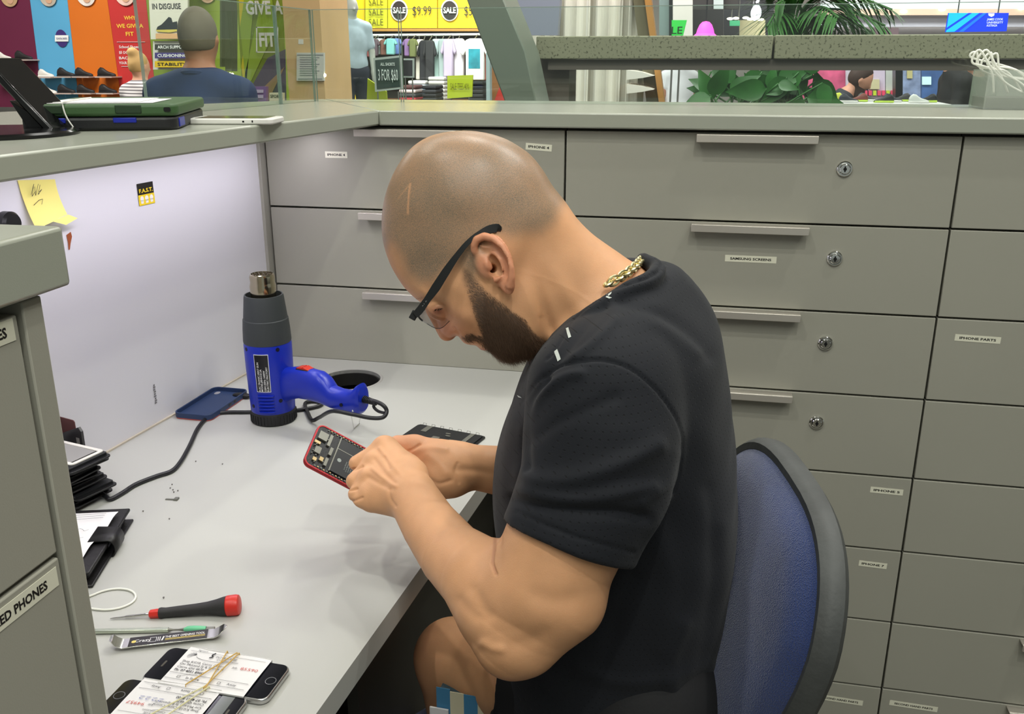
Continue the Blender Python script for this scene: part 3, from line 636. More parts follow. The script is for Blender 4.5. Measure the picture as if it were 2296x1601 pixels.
# ---- two phones with repair tags and rubber bands
def tagged_phone(q, label, flip, L=.138, Wd=.067, home_right=True):
    P = [atz(x, y, DZ+.007) for x, y in q]; X = (P[3]+P[2]-P[0]-P[1])/2; Y = (P[1]+P[2]-P[0]-P[3])/2; c = sum(P)/4
    lx, ly = np.linalg.norm(X), np.linalg.norm(Y)
    M = basis((c[0], c[1], DZ+.0003), X, Y)
    t = thing('mobile_phone', label, 'phone', (c[0], c[1], DZ))
    MB().rbox(lx, ly, .0068, .0095, 0, M, 8).build('metal_frame', mat('silver phone frame', (190, 190, 190), .25, metal=.9), t, bevel=.0022, bseg=3)
    MB().rbox(lx-.0035, ly-.0035, .0005, .008, 0, M@T(0, 0, .0067), 8).build('front_glass', mat('black phone glass', (10, 12, 18), .1, spec=.35), t)
    s = 1 if home_right else -1
    hb = MB(); hb.lathe([(.0056, 0), (.0056, .0003), (.0050, .0003), (.0050, .0001)], 28, 1, M@T(s*(lx/2-.0095), 0, .0072), cap=False); hb.lathe([(.005, 0), (.005, .0001)], 28, 0, M@T(s*(lx/2-.0095), 0, .0072)); hb.build('home_button', [mat('black phone glass', (10, 12, 18)), mat('grey ring', (110, 110, 112), .3)], t, smooth=True)
    eb = MB().rbox(.0022, .010, .0002, .001, 0, M@T(-s*(lx/2-.0105), 0, .0072)); eb.build('earpiece', mat('earpiece mesh', (70, 64, 52), .5), t)
    return t, M, lx, ly
q1p = [(316, 1522), (378, 1451), (655, 1489), (596, 1576)]
t1, M1, lx, ly = tagged_phone(q1p, 'upper of the two phones wrapped in white tags, job 85590', False)
red_i = mat('red ink', (206, 92, 80), .5); blue_i = mat('blue pen ink', (96, 104, 170), .5); grey_i = mat('grey print', (92, 92, 96), .5)
def repair_tag(M, lx, ly, x0, x1, rot, job, label, pen=None, opts='In Store'):
    Mt = M@T((x0+x1)/2, 0, .0078)@Rz(math.pi if rot else 0); W = x1-x0; H = ly+.002
    tg_ = MB(); V = []; F = []
    n = 16
    for i in range(n+1):
        x = -W/2+W*i/n
        for y in (-H/2, -H/2+.006, -.01, .01, H/2-.006, H/2): V.append((x, y, .0006+.0008*math.sin(i*.5+y*60)*(.6)))
    for i in range(n):
        for j in range(5): a = i*6+j; F.append((a, a+6, a+7, a+1))
    tg_.add(V, F, 0, Mt); 
    for sy in (-1, 1): tg_.box((-W/2, sy*(H/2+.0002)-.00015, -.0068), (W/2, sy*(H/2+.0002)+.00015, .0012), 0, Mt)
    z = .0018
    def tx(s, x, y, size, mi=1, b=.0, w_=None): 
        Vt, Ft = text_geo(s, b); Vt = Vt*size; 
        if w_: Vt = Vt*np.array([w_/(Vt[:, 0].max()-Vt[:, 0].min()), 1, 1])
        Vt = Vt+np.array([x-Vt[:, 0].min(), y, z]); tg_.add(Vt, Ft, mi, Mt)
    tx('Shop KG10, Cairns Central', -W/2+.005, .006, .0044, 1); tx('Cnr McLeod St & Spence St', -W/2+.005, .0015, .0044, 1); tx('Cairns Qld 4870', -W/2+.005, -.003, .0044, 1)
    tx('Ph: 07 4051 8900', -W/2+.005, -.0078, .0046, 1, .015)
    tx('Job:', W/2-.033, .0075, .0038, 1); tx(job, W/2-.024, .0085, .0060, 2, -.005, .019)
    for y in (-.0125, -.0215): tg_.line([(-W/2+.002, y), (W/2-.004, y)], .0004, Mt, 1, z)
    tx('In Store', -W/2+.024, -.0175, .0046, 1); tx('Away', W/2-.025, -.0175, .0046, 1)
    for x in (-W/2+.014, W/2-.035): tg_.line([(x, -.019), (x+.003, -.019), (x+.003, -.016), (x, -.016), (x, -.019)], .0004, Mt, 1, z)
    tg_.line([(-W/2+.017+.004*k, -.0165+.006*math.sin(k*.5)) for k in range(5)], .0003, Mt, 1, z)
    # palm frond logo and swash letter
    for k in range(7):
        a = 1.9+.32*k; tg_.line([(-W/2+.014+.009*r*math.cos(a), .0185+.006*r*math.sin(a)-.003*r*r) for r in (0, .5, 1)], .0004, Mt, 3, z)
    tg_.line([(-.012+.016*math.cos(a)*1.2, .0155-.004*math.sin(a)) for a in np.linspace(0, math.pi, 12)], .0005, Mt, 3, z)
    tg_.line([(-.0145, .025), (-.017, .0215), (-.0145, .019), (-.0175, .0165)], .0016, Mt, 1, z); tx('INTERSURGE', -.011, .0195, .0042, 3); tx('Communication', -.008, .0155, .0038, 3)
    tx('Signature', -W/2+.012, ly/2-.003, .003, 3); tg_.line([(-W/2+.004, ly/2-.005), (W/2-.004, ly/2-.005)], .0003, Mt, 1, z)
    if pen: tx(pen, .004, .0000, .0070, 4, -.02, .026)
    return tag(tg_.build('repair_tag', [paper, ink, red_i, grey_i, blue_i], origin=Mt[:3, 3]), label, 'paper tag')
repair_tag(M1, lx, ly, -lx*.335, lx*.335, False, '85590', 'white repair tag reading 85590 wrapped round the upper phone')
band = mat('tan rubber band', (206, 170, 92), .5)
def rband(M, lx, ly, segs, label, m):
    b = MB(); zt = .0112
    for (xa, xb) in segs:
        b.tube([(xa, ly/2+.0014, -.0002+.0012), (xa, ly/2+.0018, .005), (xa*.98+xb*.02, ly/2+.0006, zt), (xb, -ly/2-.0006, zt), (xb, -ly/2-.0018, .005), (xb, -ly/2-.0014, .0010)], .0007, 6, 0, M)
    return tag(b.build('rubber_band', m, origin=M[:3, 3]), label, 'rubber band')
rband(M1, lx, ly, [(-.004, .006), (.008, -.016), (.010, .004)], 'tan rubber band crossed around the upper tagged phone', band)
q2p = [(213, 1594), (282, 1522), (560, 1560), (500, 1650)]
t2, M2_, lx2, ly2 = tagged_phone(q2p, 'lower of the two tagged phones, cut by the bottom edge, job 94957', True, home_right=False)
MB().box((lx2*.30, -ly2*.42, .00725), (lx2*.40, ly2*.42, .0074), 0, M2_).build('screen_reflection_area', mat('reflection grey', (86, 92, 84), .15), t2)  # grey strip paints a reflection onto the phone screen
repair_tag(M2_, lx2, ly2, -lx2*.36, lx2*.27, True, '94957', 'white repair tag lying upside down with 2222 written in pen', '2222')
rband(M2_, lx2, ly2, [(.02, -.012), (.024, .004)], 'pale rubber band crossed around the lower tagged phone', mat('pale rubber band', (222, 216, 168), .5))
# ---- notes and stickers on the white panel
yel = mat('yellow sticky note', (242, 230, 128), .6)
def panel_M(x, y): p = onpanel(x, y); return basis(p, (-dv[0]*-1, -dv[1]*-1, 0), (0, 0, 1)), p
Mp, p0 = panel_M(92, 450)
def pl(x, y): q = onpanel(x, y)-p0; return q@Mp[:3, 0], q[2]
V = []; F = []; c00, c10, c11, c01 = pl(38, 404), pl(122, 402), pl(137, 480), pl(64, 512)
for i in range(9):
    for j in range(9):
        u_, v_ = i/8, j/8; x = (c00[0]*(1-u_)+c10[0]*u_)*(1-v_)+(c01[0]*(1-u_)+c11[0]*u_)*v_; z = (c00[1]*(1-u_)+c10[1]*u_)*(1-v_)+(c01[1]*(1-u_)+c11[1]*u_)*v_
        V.append((x, z, .001+.012*v_*v_+.002*math.sin(u_*5)*v_))
for i in range(8):
    for j in range(8): a = i*9+j; F.append((a, a+1, a+10, a+9))
n_ = MB().add(V, F, 0, Mp)
e_ = pl(153, 488); n_.add([(c11[0], c11[1], .0125), (e_[0], e_[1], .017), (pl(128, 503)[0], pl(128, 503)[1], .016), (c01[0]*.5+c11[0]*.5, c11[1]*.5+c01[1]*.5, .013)], [(0, 1, 2, 3)], 0, Mp)
for st_ in ([(60, 436), (66, 412), (62, 440), (70, 428)], [(68, 418), (70, 438), (76, 412)], [(80, 414), (76, 436), (84, 424), (78, 430)], [(66, 460), (78, 448), (86, 446), (84, 458)]):
    n_.line([pl(*q) for q in st_], .0007, Mp, 1, .0075)
tag(n_.build('sticky_note', [yel, ink], smooth='all', origin=p0), 'curling yellow sticky note with pencil scribble on the white panel', 'sticky note')
Mp, p0 = panel_M(327, 434)
s = MB(); w_ = pl(345, 434)[0]-pl(309, 434)[0]; h_ = pl(327, 410)[1]-pl(327, 460)[1]
s.box((-w_/2, -h_/2, 0), (w_/2, h_/2, .0005), 0, Mp); s.box((-w_/2, -h_/2, .0005), (w_/2, -h_*.02, .0007), 1, Mp)
s.text('F.A.S.T.', h_*.24, Mp@T(0, h_*.16, .001), 1, .03, w_*.86)
for k in (-.3, 0, .3):
    s.lathe([(w_*.11, 0), (w_*.11, .0002)], 12, 2, Mp@T(w_*k, -h_*.2, .0008)); s.box((w_*k-w_*.08, -h_*.42, .0007), (w_*k+w_*.08, -h_*.26, .001), 2, Mp)
tag(s.build('sticker', [mat('sticker black', (28, 24, 22), .4), mat('sticker yellow', (236, 208, 40), .4), mat('sticker white', (238, 236, 230), .4)], origin=p0), 'small black and yellow sticker reading F.A.S.T. on the white panel', 'sticker')
Mp, p0 = panel_M(155, 538)
s = MB().prism([(-.004, .008), (.005, .011), (.006, .004), (.001, -.006), (-.002, -.014), (-.004, -.014), (-.003, -.004)], 0, .0006, 0, Mp)
tag(s.build('flex_strip', mat('copper flex', (158, 84, 50), .35), origin=p0), 'tiny copper coloured flex strip stuck to the white panel', 'flex strip')
Mp, p0 = panel_M(347, 880)
s = MB(); 
for k in range(9): s.box((-.003+.0008*(k % 3), -.020+.004*k, 0), (.002+.001*(k % 2), -.0175+.004*k, .0003), 0, Mp)
tag(s.build('tape_mark', mat('grey tape residue', (130, 128, 130), .5), origin=p0), 'small grey scuffed print mark low on the white panel', 'mark')
Mp, p0 = panel_M(10, 500)
tag(MB().lathe([(.016, .0005), (.016, .012), (.013, .016), (.001, .0165)], 28, 0, Mp).build('rubber_stopper', black_pl, smooth=True, origin=p0), 'black round cap on the white panel above the near ledge', 'stopper')
# ---- things on the ledges
def cz(x, y, h=0): return atz(x, y, CT1+h)
# tablet stand at far left
p = cz(70, 310); sb = thing('tablet_stand', 'black tilted tablet stand on a round base at the left edge', 'stand', (p[0], p[1], CT1))
c_ = (cz(-22, 303)); r_ = np.linalg.norm(cz(163, 303)-c_)
Mst = T(c_[0], c_[1], CT1)
MB().lathe([(r_, 0), (r_*1.0, .004), (r_*.97, .0065), (.001, .0068)], 48, 0, Mst).build('round_base', mat('glossy black', (14, 14, 15), .15), sb, smooth=True)
d_ = cz(150, 297)
tpx = lambda x, y: onpl(x, y, d_, (0, 1, 0))
A_, B_ = tpx(135, 298), tpx(-20, 135)
ax = B_-A_; Lb = np.linalg.norm(ax); Mb_ = basis(A_, ax, (0, 1, 0))
MB().box((-.004, -.018, -.006), (Lb, .05, .005), 0, Mb_).build('back_plate', mat('glossy black', (14, 14, 15), .15), sb, bevel=.003)
A2 = tpx(95, 296)
MB().add([tpx(70, 299), tpx(112, 300), tpx(60, 250), tpx(20, 225)] + [q+np.array([0, .03, 0]) for q in (tpx(70, 299), tpx(112, 300), tpx(60, 250), tpx(20, 225))], [(0, 1, 2, 3), (7, 6, 5, 4), (0, 4, 5, 1), (1, 5, 6, 2), (2, 6, 7, 3), (3, 7, 4, 0)]).build('support_arm', black_pl, sb, bevel=.001)
MB().tube(spline([tpx(132, 300)+np.array([0, -.016, 0]), tpx(146, 300)+np.array([0, -.016, 0]), tpx(158, 292)+np.array([0, -.016, 0]), tpx(157, 284)+np.array([0, -.016, 0])], 5), .003, 8, sx=1).build('front_lip', black_pl, sb, smooth=True)
# the two rugged tablets
def tablet(nm_lab, h0, th, q, mats_, cat, side_mats):
    P = [cz(x, y, h0) for x, y in q]
    return P
fL, fR = cz(45, 296), cz(397, 292)   # front bottom corners
u = fR-fL; u[2] = 0; Lt = np.linalg.norm(u); u /= Lt; v = np.array([-u[1], u[0], 0])
Lt = max(Lt, .17)
green = mat('army green rubber', (58, 88, 50), .5, bump=.1, bscale=500); blk = mat('black rubber case', (28, 28, 30), .45, bump=.12, bscale=500); blu = mat('royal blue clip', (24, 38, 150), .35)
R_ = cz(480, 275); depth = .25
Mt = basis((fR[0], fR[1], CT1+.0004), u, v)
def at_(x, y, z): return Mt@T(x, y, z)
t = thing('tablet', 'tablet in a black rugged case with blue clips, under the green one', 'tablet', (fR[0]-.1, fR[1]+.06, CT1), 'rugged tablets stacked on the left ledge')
MB().rbox(Lt, depth, .0175, .018, 0, at_(-Lt/2, depth/2, 0), 8).build('rubber_case', blk, t, bevel=.004, bseg=3)
for xx_ in (-Lt*.78, -Lt*.33): MB().box((xx_-.015, -.0012, .010), (xx_+.015, .002, .0168), 0, Mt).build('blue_clip', blu, t, bevel=.001)
MB().box((-.001, .02, .003), (.0015, .06, .015), 0, Mt).build('blue_clip', blu, t, bevel=.001)
t = thing('tablet', 'tablet in an army green rugged case on top of the black one', 'tablet', (fR[0]-.1, fR[1]+.06, CT1+.018), 'rugged tablets stacked on the left ledge')
MB().rbox(Lt*.985, depth+.006, .0165, .018, 0, at_(-Lt/2+.004, depth/2+.003, .0182), 8).build('rubber_case', green, t, bevel=.0045, bseg=3)
gd = mat('deep green recess', (34, 56, 32), .55)
for xx_ in (-Lt*.80, -Lt*.30): MB().box((xx_-.017, -.0015, .022), (xx_+.017, .003, .0335), 0, Mt).build('side_clip', gd, t, bevel=.0015)
MB().rbox(.0075, .005, .0004, .0015, 0, basis(Mt[:3, 3]+u*.0012+v*.035+np.array([0, 0, .027]), v, (0, 0, 1))).build('port_opening', dark_hole, t)
MB().rbox(.009, .006, .0004, .002, 0, basis(Mt[:3, 3]-u*.010+np.array([0, 0, .027])-v*.0, u, (0, 0, 1))).build('port_opening', dark_hole, t)
pp = MB().box((-Lt*.88, .01, .0352), (-.03, .15, .0358), 0, Mt@T(0, 0, 0)).box((-Lt*.80, .02, .0362), (-Lt*.25, .16, .0366), 0, Mt)
tag(pp.build('paper_sheet', paper, origin=Mt[:3, 3]+np.array([0, 0, .035])), 'white paper tucked on top of the green tablet', 'paper')
xx_ = -Lt*.70
tag(MB().tube(spline([(xx_-.004, depth*.6, .0378), (xx_-.002, .01, .0378), (xx_-.001, -.003, .033), (xx_+.002, -.0035, .018), (xx_+.010, -.0035, .003), (xx_+.013, -.002, .0014)], 6), .0010, 8, 0, Mt).build('elastic_band', mat('white elastic', (230, 228, 220), .5), smooth='all', origin=Mt[:3, 3]), 'white elastic band around the stacked tablets', 'elastic band')
# white phone beside the tablets
q = [(470, 276), (492, 254), (596, 259), (585, 270)]
P = [cz(x, y, .008) for x, y in q]; c = sum(P)/4; X = (P[3]+P[2]-P[0]-P[1]); lx3 = .105; M = basis((c[0]-.005, c[1], CT1+.0003), X, np.array([-X[1], X[0], 0]))
t = thing('mobile_phone', 'white phone lying on the left ledge beside the tablets', 'phone', (c[0], c[1], CT1))
MB().rbox(.13, .07, .0085, .009, 0, M, 8).build('white_body', mat('white phone plastic', (228, 226, 220), .3), t, bevel=.002)
MB().rbox(.105, .062, .0004, .003, 0, M@T(0, 0, .0085)).build('screen', mat('grey glass', (110, 108, 90), .1), t)
MB().box((.02, -.0353, .003), (.0228, -.0349, .0055), 0, M).box((.034, -.0353, .003), (.036, -.0349, .006), 0, M).build('side_ports', dark_hole, t)
# clear acrylic box with coiled white cables at the right
q0, q1b = cz(2204, 246), cz(2296, 246)
acr = mat('clear acrylic', (200, 206, 196), .12, alpha=.30, spec=.6)
y0, x0 = q0[1], q0[0]; hb_ = aty(2204, 157, y0)[2]-CT1
t = thing('storage_box', 'clear acrylic box of white cables on the far ledge at the right', 'box', (x0+.1, y0+.05, CT1)); W_, D2 = .20, .11
b = MB()
for a_, b2 in (((0, 0, 0), (W_, .003, hb_)), ((0, D2-.003, 0), (W_, D2, hb_)), ((0, .003, 0), (.003, D2-.003, hb_)), ((W_-.003, .003, 0), (W_, D2-.003, hb_)), ((.003, .003, 0), (W_-.003, D2-.003, .003))): b.box(a_, b2, 0, T(x0, y0, CT1+.0003))
b.build('acrylic_walls', acr, t)
MB().box((.004, .004, .0035), (W_-.004, D2-.004, .022), 0, T(x0, y0, CT1)).build('dark_base_insert', mat('dark grey foam', (72, 72, 66), .7), t)
cw = mat('white cable', (232, 232, 222), .4)
specs = [((2178, 150), (2196, 112), (2222, 150)), ((2190, 155), (2212, 112), (2240, 156)), ((2200, 160), (2222, 118), (2236, 165)), ((2215, 156), (2235, 120), (2252, 170)), ((2180, 140), (2190, 118), (2215, 165))]
for k, (a_, b2, c2) in enumerate(specs):
    yk = y0+.02+.015*k
    P = [aty(*a_, yk)*[1, 1, 1], aty(*b2, yk), aty(*c2, yk)]
    lo_ = np.array([x0+.02+.03*k, yk, CT1+.03])
    P = [lo_, (lo_+P[0])/2+np.array([.005, 0, .02]), aty(max(a_[0], 2180), a_[1]-10, yk), P[1], P[2], np.array([x0+.04+.03*k, yk+.01, CT1+.05]), np.array([x0+.07+.02*k, yk, CT1+.032])]
    P[0][0] = max(P[0][0], x0+.008); P[1][0] = max(P[1][0], x0+.008); P[1][2] = min(P[1][2], CT1+hb_)
    o = MB().tube(spline(P, 7), .0021, 8).build('coiled_cable', cw, smooth='all', origin=lo_)
    tag(o, 'white looped cable standing in the clear acrylic box', 'cable', 'white cables in the acrylic box')
# =====================================================================  OFFICE CHAIR
def chair_builder():
    ptop = dep(1792, 1077, 1.0); b = np.array([.27, .02, .96]); b /= np.linalg.norm(b); a = np.array([-.25, .97, 0]); a -= b*(a@b); a /= np.linalg.norm(a)
    n = np.cross(a, b); n = n if n[0] < 0 else -n
    hw, hh = .192, .235; pc = ptop-b*hh
    t = thing('office_chair', 'blue upholstered office chair with a scuffed black rim behind the man', 'chair', (pc[0]-.18, pc[1], FLZ))
    def outline(hw, hh, m=72, e=3.0, egg=True):
        P = []
        for k in range(m):
            q = 2*math.pi*k/m; c, s = math.cos(q), math.sin(q); y_ = np.sign(s)*abs(s)**(2/e); P.append((hw*np.sign(c)*abs(c)**(2/e)*(1-(.55*(max(0, .6-y_)/1.6)**1.2 if egg else 0)), hh*y_))
        return P
    M = np.eye(4); M[:3, 0] = a; M[:3, 1] = b; M[:3, 2] = n; M[:3, 3] = pc
    flip = np.linalg.det(M[:3, :3]) < 0
    O = outline(1, 1); m = len(O)
    def curve_z(x, y): return .25*x*x+.15*(y+.05)**2     # lumbar dish towards the sitter at the sides
    V = []; F = []; rings = 12
    for j in range(rings+1):
        r = j/rings; dome = .034*(1-r**3.2)**.6 if j < rings else -.004
        for x, y in O: X, Y = x*hw*r, y*hh*r; V.append((X, Y, dome+curve_z(X, Y)))
    for j in range(rings):
        for k in range(m): F.append((j*m+k, j*m+(k+1) % m, (j+1)*m+(k+1) % m, (j+1)*m+k))
    fab = mat('blue mesh upholstery', (24, 48, 104), .75, sheen=.35, var=.25, vscale=14)
    nt = fab.node_tree; bs = nt.nodes['Principled BSDF']; tc = nt.nodes.new('ShaderNodeTexCoord'); wv = nt.nodes.new('ShaderNodeTexVoronoi'); wv.inputs['Scale'].default_value = 900
    mp = nt.nodes.new('ShaderNodeMapping'); mp.inputs['Scale'].default_value = (1, 1, .7); bp = nt.nodes.new('ShaderNodeBump'); bp.inputs['Strength'].default_value = .7; bp.inputs['Distance'].default_value = .0012
    nt.links.new(tc.outputs['Object'], mp.inputs[0]); nt.links.new(mp.outputs[0], wv.inputs['Vector']); nt.links.new(wv.outputs['Distance'], bp.inputs['Height']); nt.links.new(bp.outputs[0], bs.inputs['Normal'])
    MB().add(V, F, 0, M).build('backrest_cushion', fab, t, smooth='all')
    rim = mat('scuffed grey black rim', (70, 72, 71), .55, bump=.5, bscale=120, var=.3, vscale=18)
    V = []; F = []
    prof = [(-.004, .002), (.004, .0035), (.009, -.002), (.0125, -.008), (.013, -.018), (.007, -.025), (-.012, -.028)]
    for (x, y) in O:
        X, Y = x*hw, y*hh; z0 = curve_z(X, Y); L = math.hypot(x, y); ox, oy = x/L, y/L
        for d, z in prof: V.append((X+ox*d, Y+oy*d, z0+z-.002))
    q = len(prof)
    for k in range(m):
        for j in range(q-1): F.append((k*q+j, ((k+1) % m)*q+j, ((k+1) % m)*q+j+1, k*q+j+1))
    MB().add(V, F, 0, M).build('backrest_rim', rim, t, smooth=True, ang=28)
    V = []; F = []
    for j in range(7):
        r = j/6
        for x, y in O: X, Y = x*(hw-.012)*r, y*(hh-.012)*r; V.append((X, Y, -.028-.008*(1-r*r)+curve_z(X, Y)))
    for j in range(6):
        for k in range(m): F.append((j*m+k, (j+1)*m+k, (j+1)*m+(k+1) % m, j*m+(k+1) % m))
    MB().add(V, F, 0, M).build('backrest_shell', rim, t, smooth=True)
    # spine, seat, column and star base
    low = pc-b*(hh*.6)-n*.045
    sc_ = np.array([pc[0]-.24, pc[1]-.005, .40])
    MB().tube(spline([low, low-b*.16-n*.02, np.array([sc_[0]+.16, sc_[1], .36]), np.array([sc_[0]+.05, sc_[1], .345])], 6), .02, 10, sx=1.4).build('back_support', black_pl, t, smooth=True)
    sm_ = MB(); V = []; F = []
    so = outline(.235, .225, 56, 3.2, False); mm = len(so)
    for j in range(11):
        r = j/10; zz = .052*(1-r**4)**.5+.006
        for x, y in so: V.append((sc_[0]+x*r, sc_[1]+y*r, .375+zz))
    for k_, rr, zz in ((11, 1.0, .358), (12, .9, .35), (13, .0, .35)):
        for x, y in so: V.append((sc_[0]+x*rr, sc_[1]+y*rr, zz))
    for j in range(13):
        for k in range(mm): F.append((j*mm+k, (j+1)*mm+k, (j+1)*mm+(k+1) % mm, j*mm+(k+1) % mm))
    sm_.add(V, F).build('seat_cushion', fab, t, smooth='all')
    MB().lathe([(.028, FLZ+.07), (.028, .12), (.018, .121), (.018, .35)], 24, 0, T(sc_[0], sc_[1], 0)).build('gas_column', black_pl, t, smooth=True)
    for k in range(5):
        g = 2*math.pi*k/5+.3; c, s = math.cos(g), math.sin(g)
        leg = MB().tube([(sc_[0]+c*.02, sc_[1]+s*.02, FLZ+.095), (sc_[0]+c*.16, sc_[1]+s*.16, FLZ+.085), (sc_[0]+c*.29, sc_[1]+s*.29, FLZ+.062)], [.022, .02, .014], 10).build('base_leg', black_pl, t, smooth=True)
        MB().lathe([(.024, -.011), (.026, -.008), (.026, .008), (.024, .011)], 20, 0, T(sc_[0]+c*.29, sc_[1]+s*.29, FLZ+.0265)@Rz(g)@Rx(math.pi/2)).build('castor_wheel', black_pl, leg, smooth=True)
    return t
office_chair = chair_builder()
# =====================================================================  SIGNED DISTANCE MODELLING
def smin(a, b, k): h = np.clip(.5+.5*(b-a)/k, 0, 1); return b+(a-b)*h-k*h*(1-h)
def smax(a, b, k): return -smin(-a, -b, k)
def cone(P, a, b, ra, rb, sq=None):
    a = np.asarray(a, float); b = np.asarray(b, float); d = b-a; L2 = d@d; t = np.clip((P-a)@d/L2, 0, 1)
    q = P-a-t[:, None]*d
    if sq is not None:                       # squash along a unit axis: (axis, factor)
        ax, s = sq; ax = np.asarray(ax, float); c = q@ax; q = q+np.outer(c*(1/s-1), ax)
        return (np.sqrt((q*q).sum(1))-(ra+(rb-ra)*t))*min(1, (1+s)/2)
    return np.sqrt((q*q).sum(1))-(ra+(rb-ra)*t)
def ell(P, c, R, r):                         # R rows = axes
    q = (P-np.asarray(c))@np.asarray(R).T/np.asarray(r); k = np.sqrt((q*q).sum(1))+1e-9; k2 = np.sqrt(((q/np.asarray(r))**2).sum(1))+1e-9
    return k*(k-1)/k2
def path(P, pts, rs, sq=None):
    f = None
    for i in range(len(pts)-1):
        g = cone(P, pts[i], pts[i+1], rs[i], rs[i+1], sq); f = g if f is None else np.minimum(f, g)
    return f
def sdf_mesh(fn, lo, hi, h, keep=None, margin=1.6):
    lo = np.asarray(lo, float); hi = np.asarray(hi, float); B = 8; bs = B*h
    nb = np.ceil((hi-lo)/bs).astype(int); g = np.stack(np.meshgrid(*[np.arange(n) for n in nb], indexing='ij'), -1).reshape(-1, 3)
    c = lo+(g+.5)*bs
    if keep is not None: m = keep(c); g = g[m]; c = c[m]
    f = np.concatenate([fn(c[i:i+200000]) for i in range(0, len(c), 200000)])
    g = g[np.abs(f) < bs*.87*margin]
    li = np.stack(np.meshgrid(*[np.arange(B+1)]*3, indexing='ij'), -1).reshape(-1, 3)
    N = (nb*B+2).astype(np.int64); ck = []; cv = []; quads = []
    lin_ = lambda I: (I[..., 0].astype(np.int64)*N[1]+I[..., 1])*N[2]+I[..., 2]
    cor = np.array([[i, j, k] for i in (0, 1) for j in (0, 1) for k in (0, 1)])
    edges = [(a, b) for a in range(8) for b in range(a+1, 8) if np.abs(cor[a]-cor[b]).sum() == 1]
    for s in range(0, len(g), 400):
        gb = g[s:s+400]; I = gb[:, None, :]*B+li[None]; P = lo+I*h
        V = fn(P.reshape(-1, 3)).reshape(len(gb), B+1, B+1, B+1)
        sg = V < 0
        a = sg[:, :-1, :-1, :-1].astype(int)
        cnt = sum(sg[:, i:B+i, j:B+j, k:B+k].astype(int) for i, j, k in cor)
        act = np.argwhere((cnt > 0) & (cnt < 8))
        if len(act):
            b, ci = act[:, 0], act[:, 1:]
            vals = np.stack([V[b, ci[:, 0]+q[0], ci[:, 1]+q[1], ci[:, 2]+q[2]] for q in cor], 1)
            acc = np.zeros((len(act), 3)); n = np.zeros(len(act))
            for e0, e1 in edges:
                v0, v1 = vals[:, e0], vals[:, e1]; x = (v0 < 0) != (v1 < 0); t = np.where(x, v0/np.where(x, v0-v1, 1), 0)
                acc += np.where(x[:, None], cor[e0]+t[:, None]*(cor[e1]-cor[e0]), 0); n += x
            G_ = gb[b]*B+ci; ck.append(lin_(G_)); cv.append(lo+(G_+acc/n[:, None])*h)
        for ax in range(3):
            sl0 = [slice(0, B)]*3; sl1 = [slice(0, B)]*3; sl1[ax] = slice(1, B+1)
            d0 = sg[(slice(None), *sl0)]; d1 = sg[(slice(None), *sl1)]
            x = np.argwhere(d0 != d1)
            if not len(x): continue
            I0 = gb[x[:, 0]]*B+x[:, 1:]; up = d0[tuple(x.T)]
            u_, v_ = [(1, 2), (2, 0), (0, 1)][ax]; eu = np.zeros(3, int); ev = np.zeros(3, int); eu[u_] = 1; ev[v_] = 1
            q = np.stack([lin_(I0-eu-ev), lin_(I0-ev), lin_(I0), lin_(I0-eu)], 1); q[~up] = q[~up][:, ::-1]; quads.append(q)
    ck = np.concatenate(ck); cv = np.concatenate(cv); o = np.argsort(ck); ck = ck[o]; cv = cv[o]
    q = np.concatenate(quads); ix = np.searchsorted(ck, q); ix = np.clip(ix, 0, len(ck)-1); ok = (ck[ix] == q).all(1); return cv, ix[ok]
def main_piece(V, F):
    lab = np.arange(len(V))
    for _ in range(4000):
        m = lab[F].min(1); new = lab.copy(); np.minimum.at(new, F.ravel(), np.repeat(m, F.shape[1])); new = new[new]
        if (new == lab).all(): break
        lab = new
    c = np.bincount(lab[F[:, 0]]); k = lab[F[:, 0]] == c.argmax(); F = F[k]; used = np.unique(F); mp = np.full(len(V), -1); mp[used] = np.arange(len(used)); return V[used], mp[F]
def np_mesh(name, parts, mats, parent, attrs=None, smooth=True):
    V = []; F = []; n = 0
    for v, f in parts: V.append(v); F.append(f+n); n += len(v)
    V = np.concatenate(V); F = np.concatenate(F)
    off = np.zeros(3); q = parent
    while q is not None: off += np.array(q.location); q = q.parent
    me = bpy.data.meshes.new(name); me.vertices.add(len(V)); me.vertices.foreach_set('co', (V-off).astype(np.float32).ravel())
    k = F.shape[1]; me.loops.add(len(F)*k); me.loops.foreach_set('vertex_index', F.astype(np.int32).ravel())
    me.polygons.add(len(F)); me.polygons.foreach_set('loop_start', np.arange(0, len(F)*k, k, dtype=np.int32)); 
    me.update(calc_edges=True); me.polygons.foreach_set('use_smooth', np.full(len(F), smooth))
    for m in (mats if isinstance(mats, (list, tuple)) else [mats]): me.materials.append(m)
    if attrs:
        for an, arr in attrs(V).items():
            if arr.ndim == 2: at = me.color_attributes.new(an, 'FLOAT_COLOR', 'POINT'); at.data.foreach_set('color', np.concatenate([arr, np.ones((len(arr), 1))], 1).astype(np.float32).ravel())
            else: at = me.attributes.new(an, 'FLOAT', 'POINT'); at.data.foreach_set('value', arr.astype(np.float32))
    ob = bpy.data.objects.new(name, me); COL.objects.link(ob); ob.parent = parent; return ob
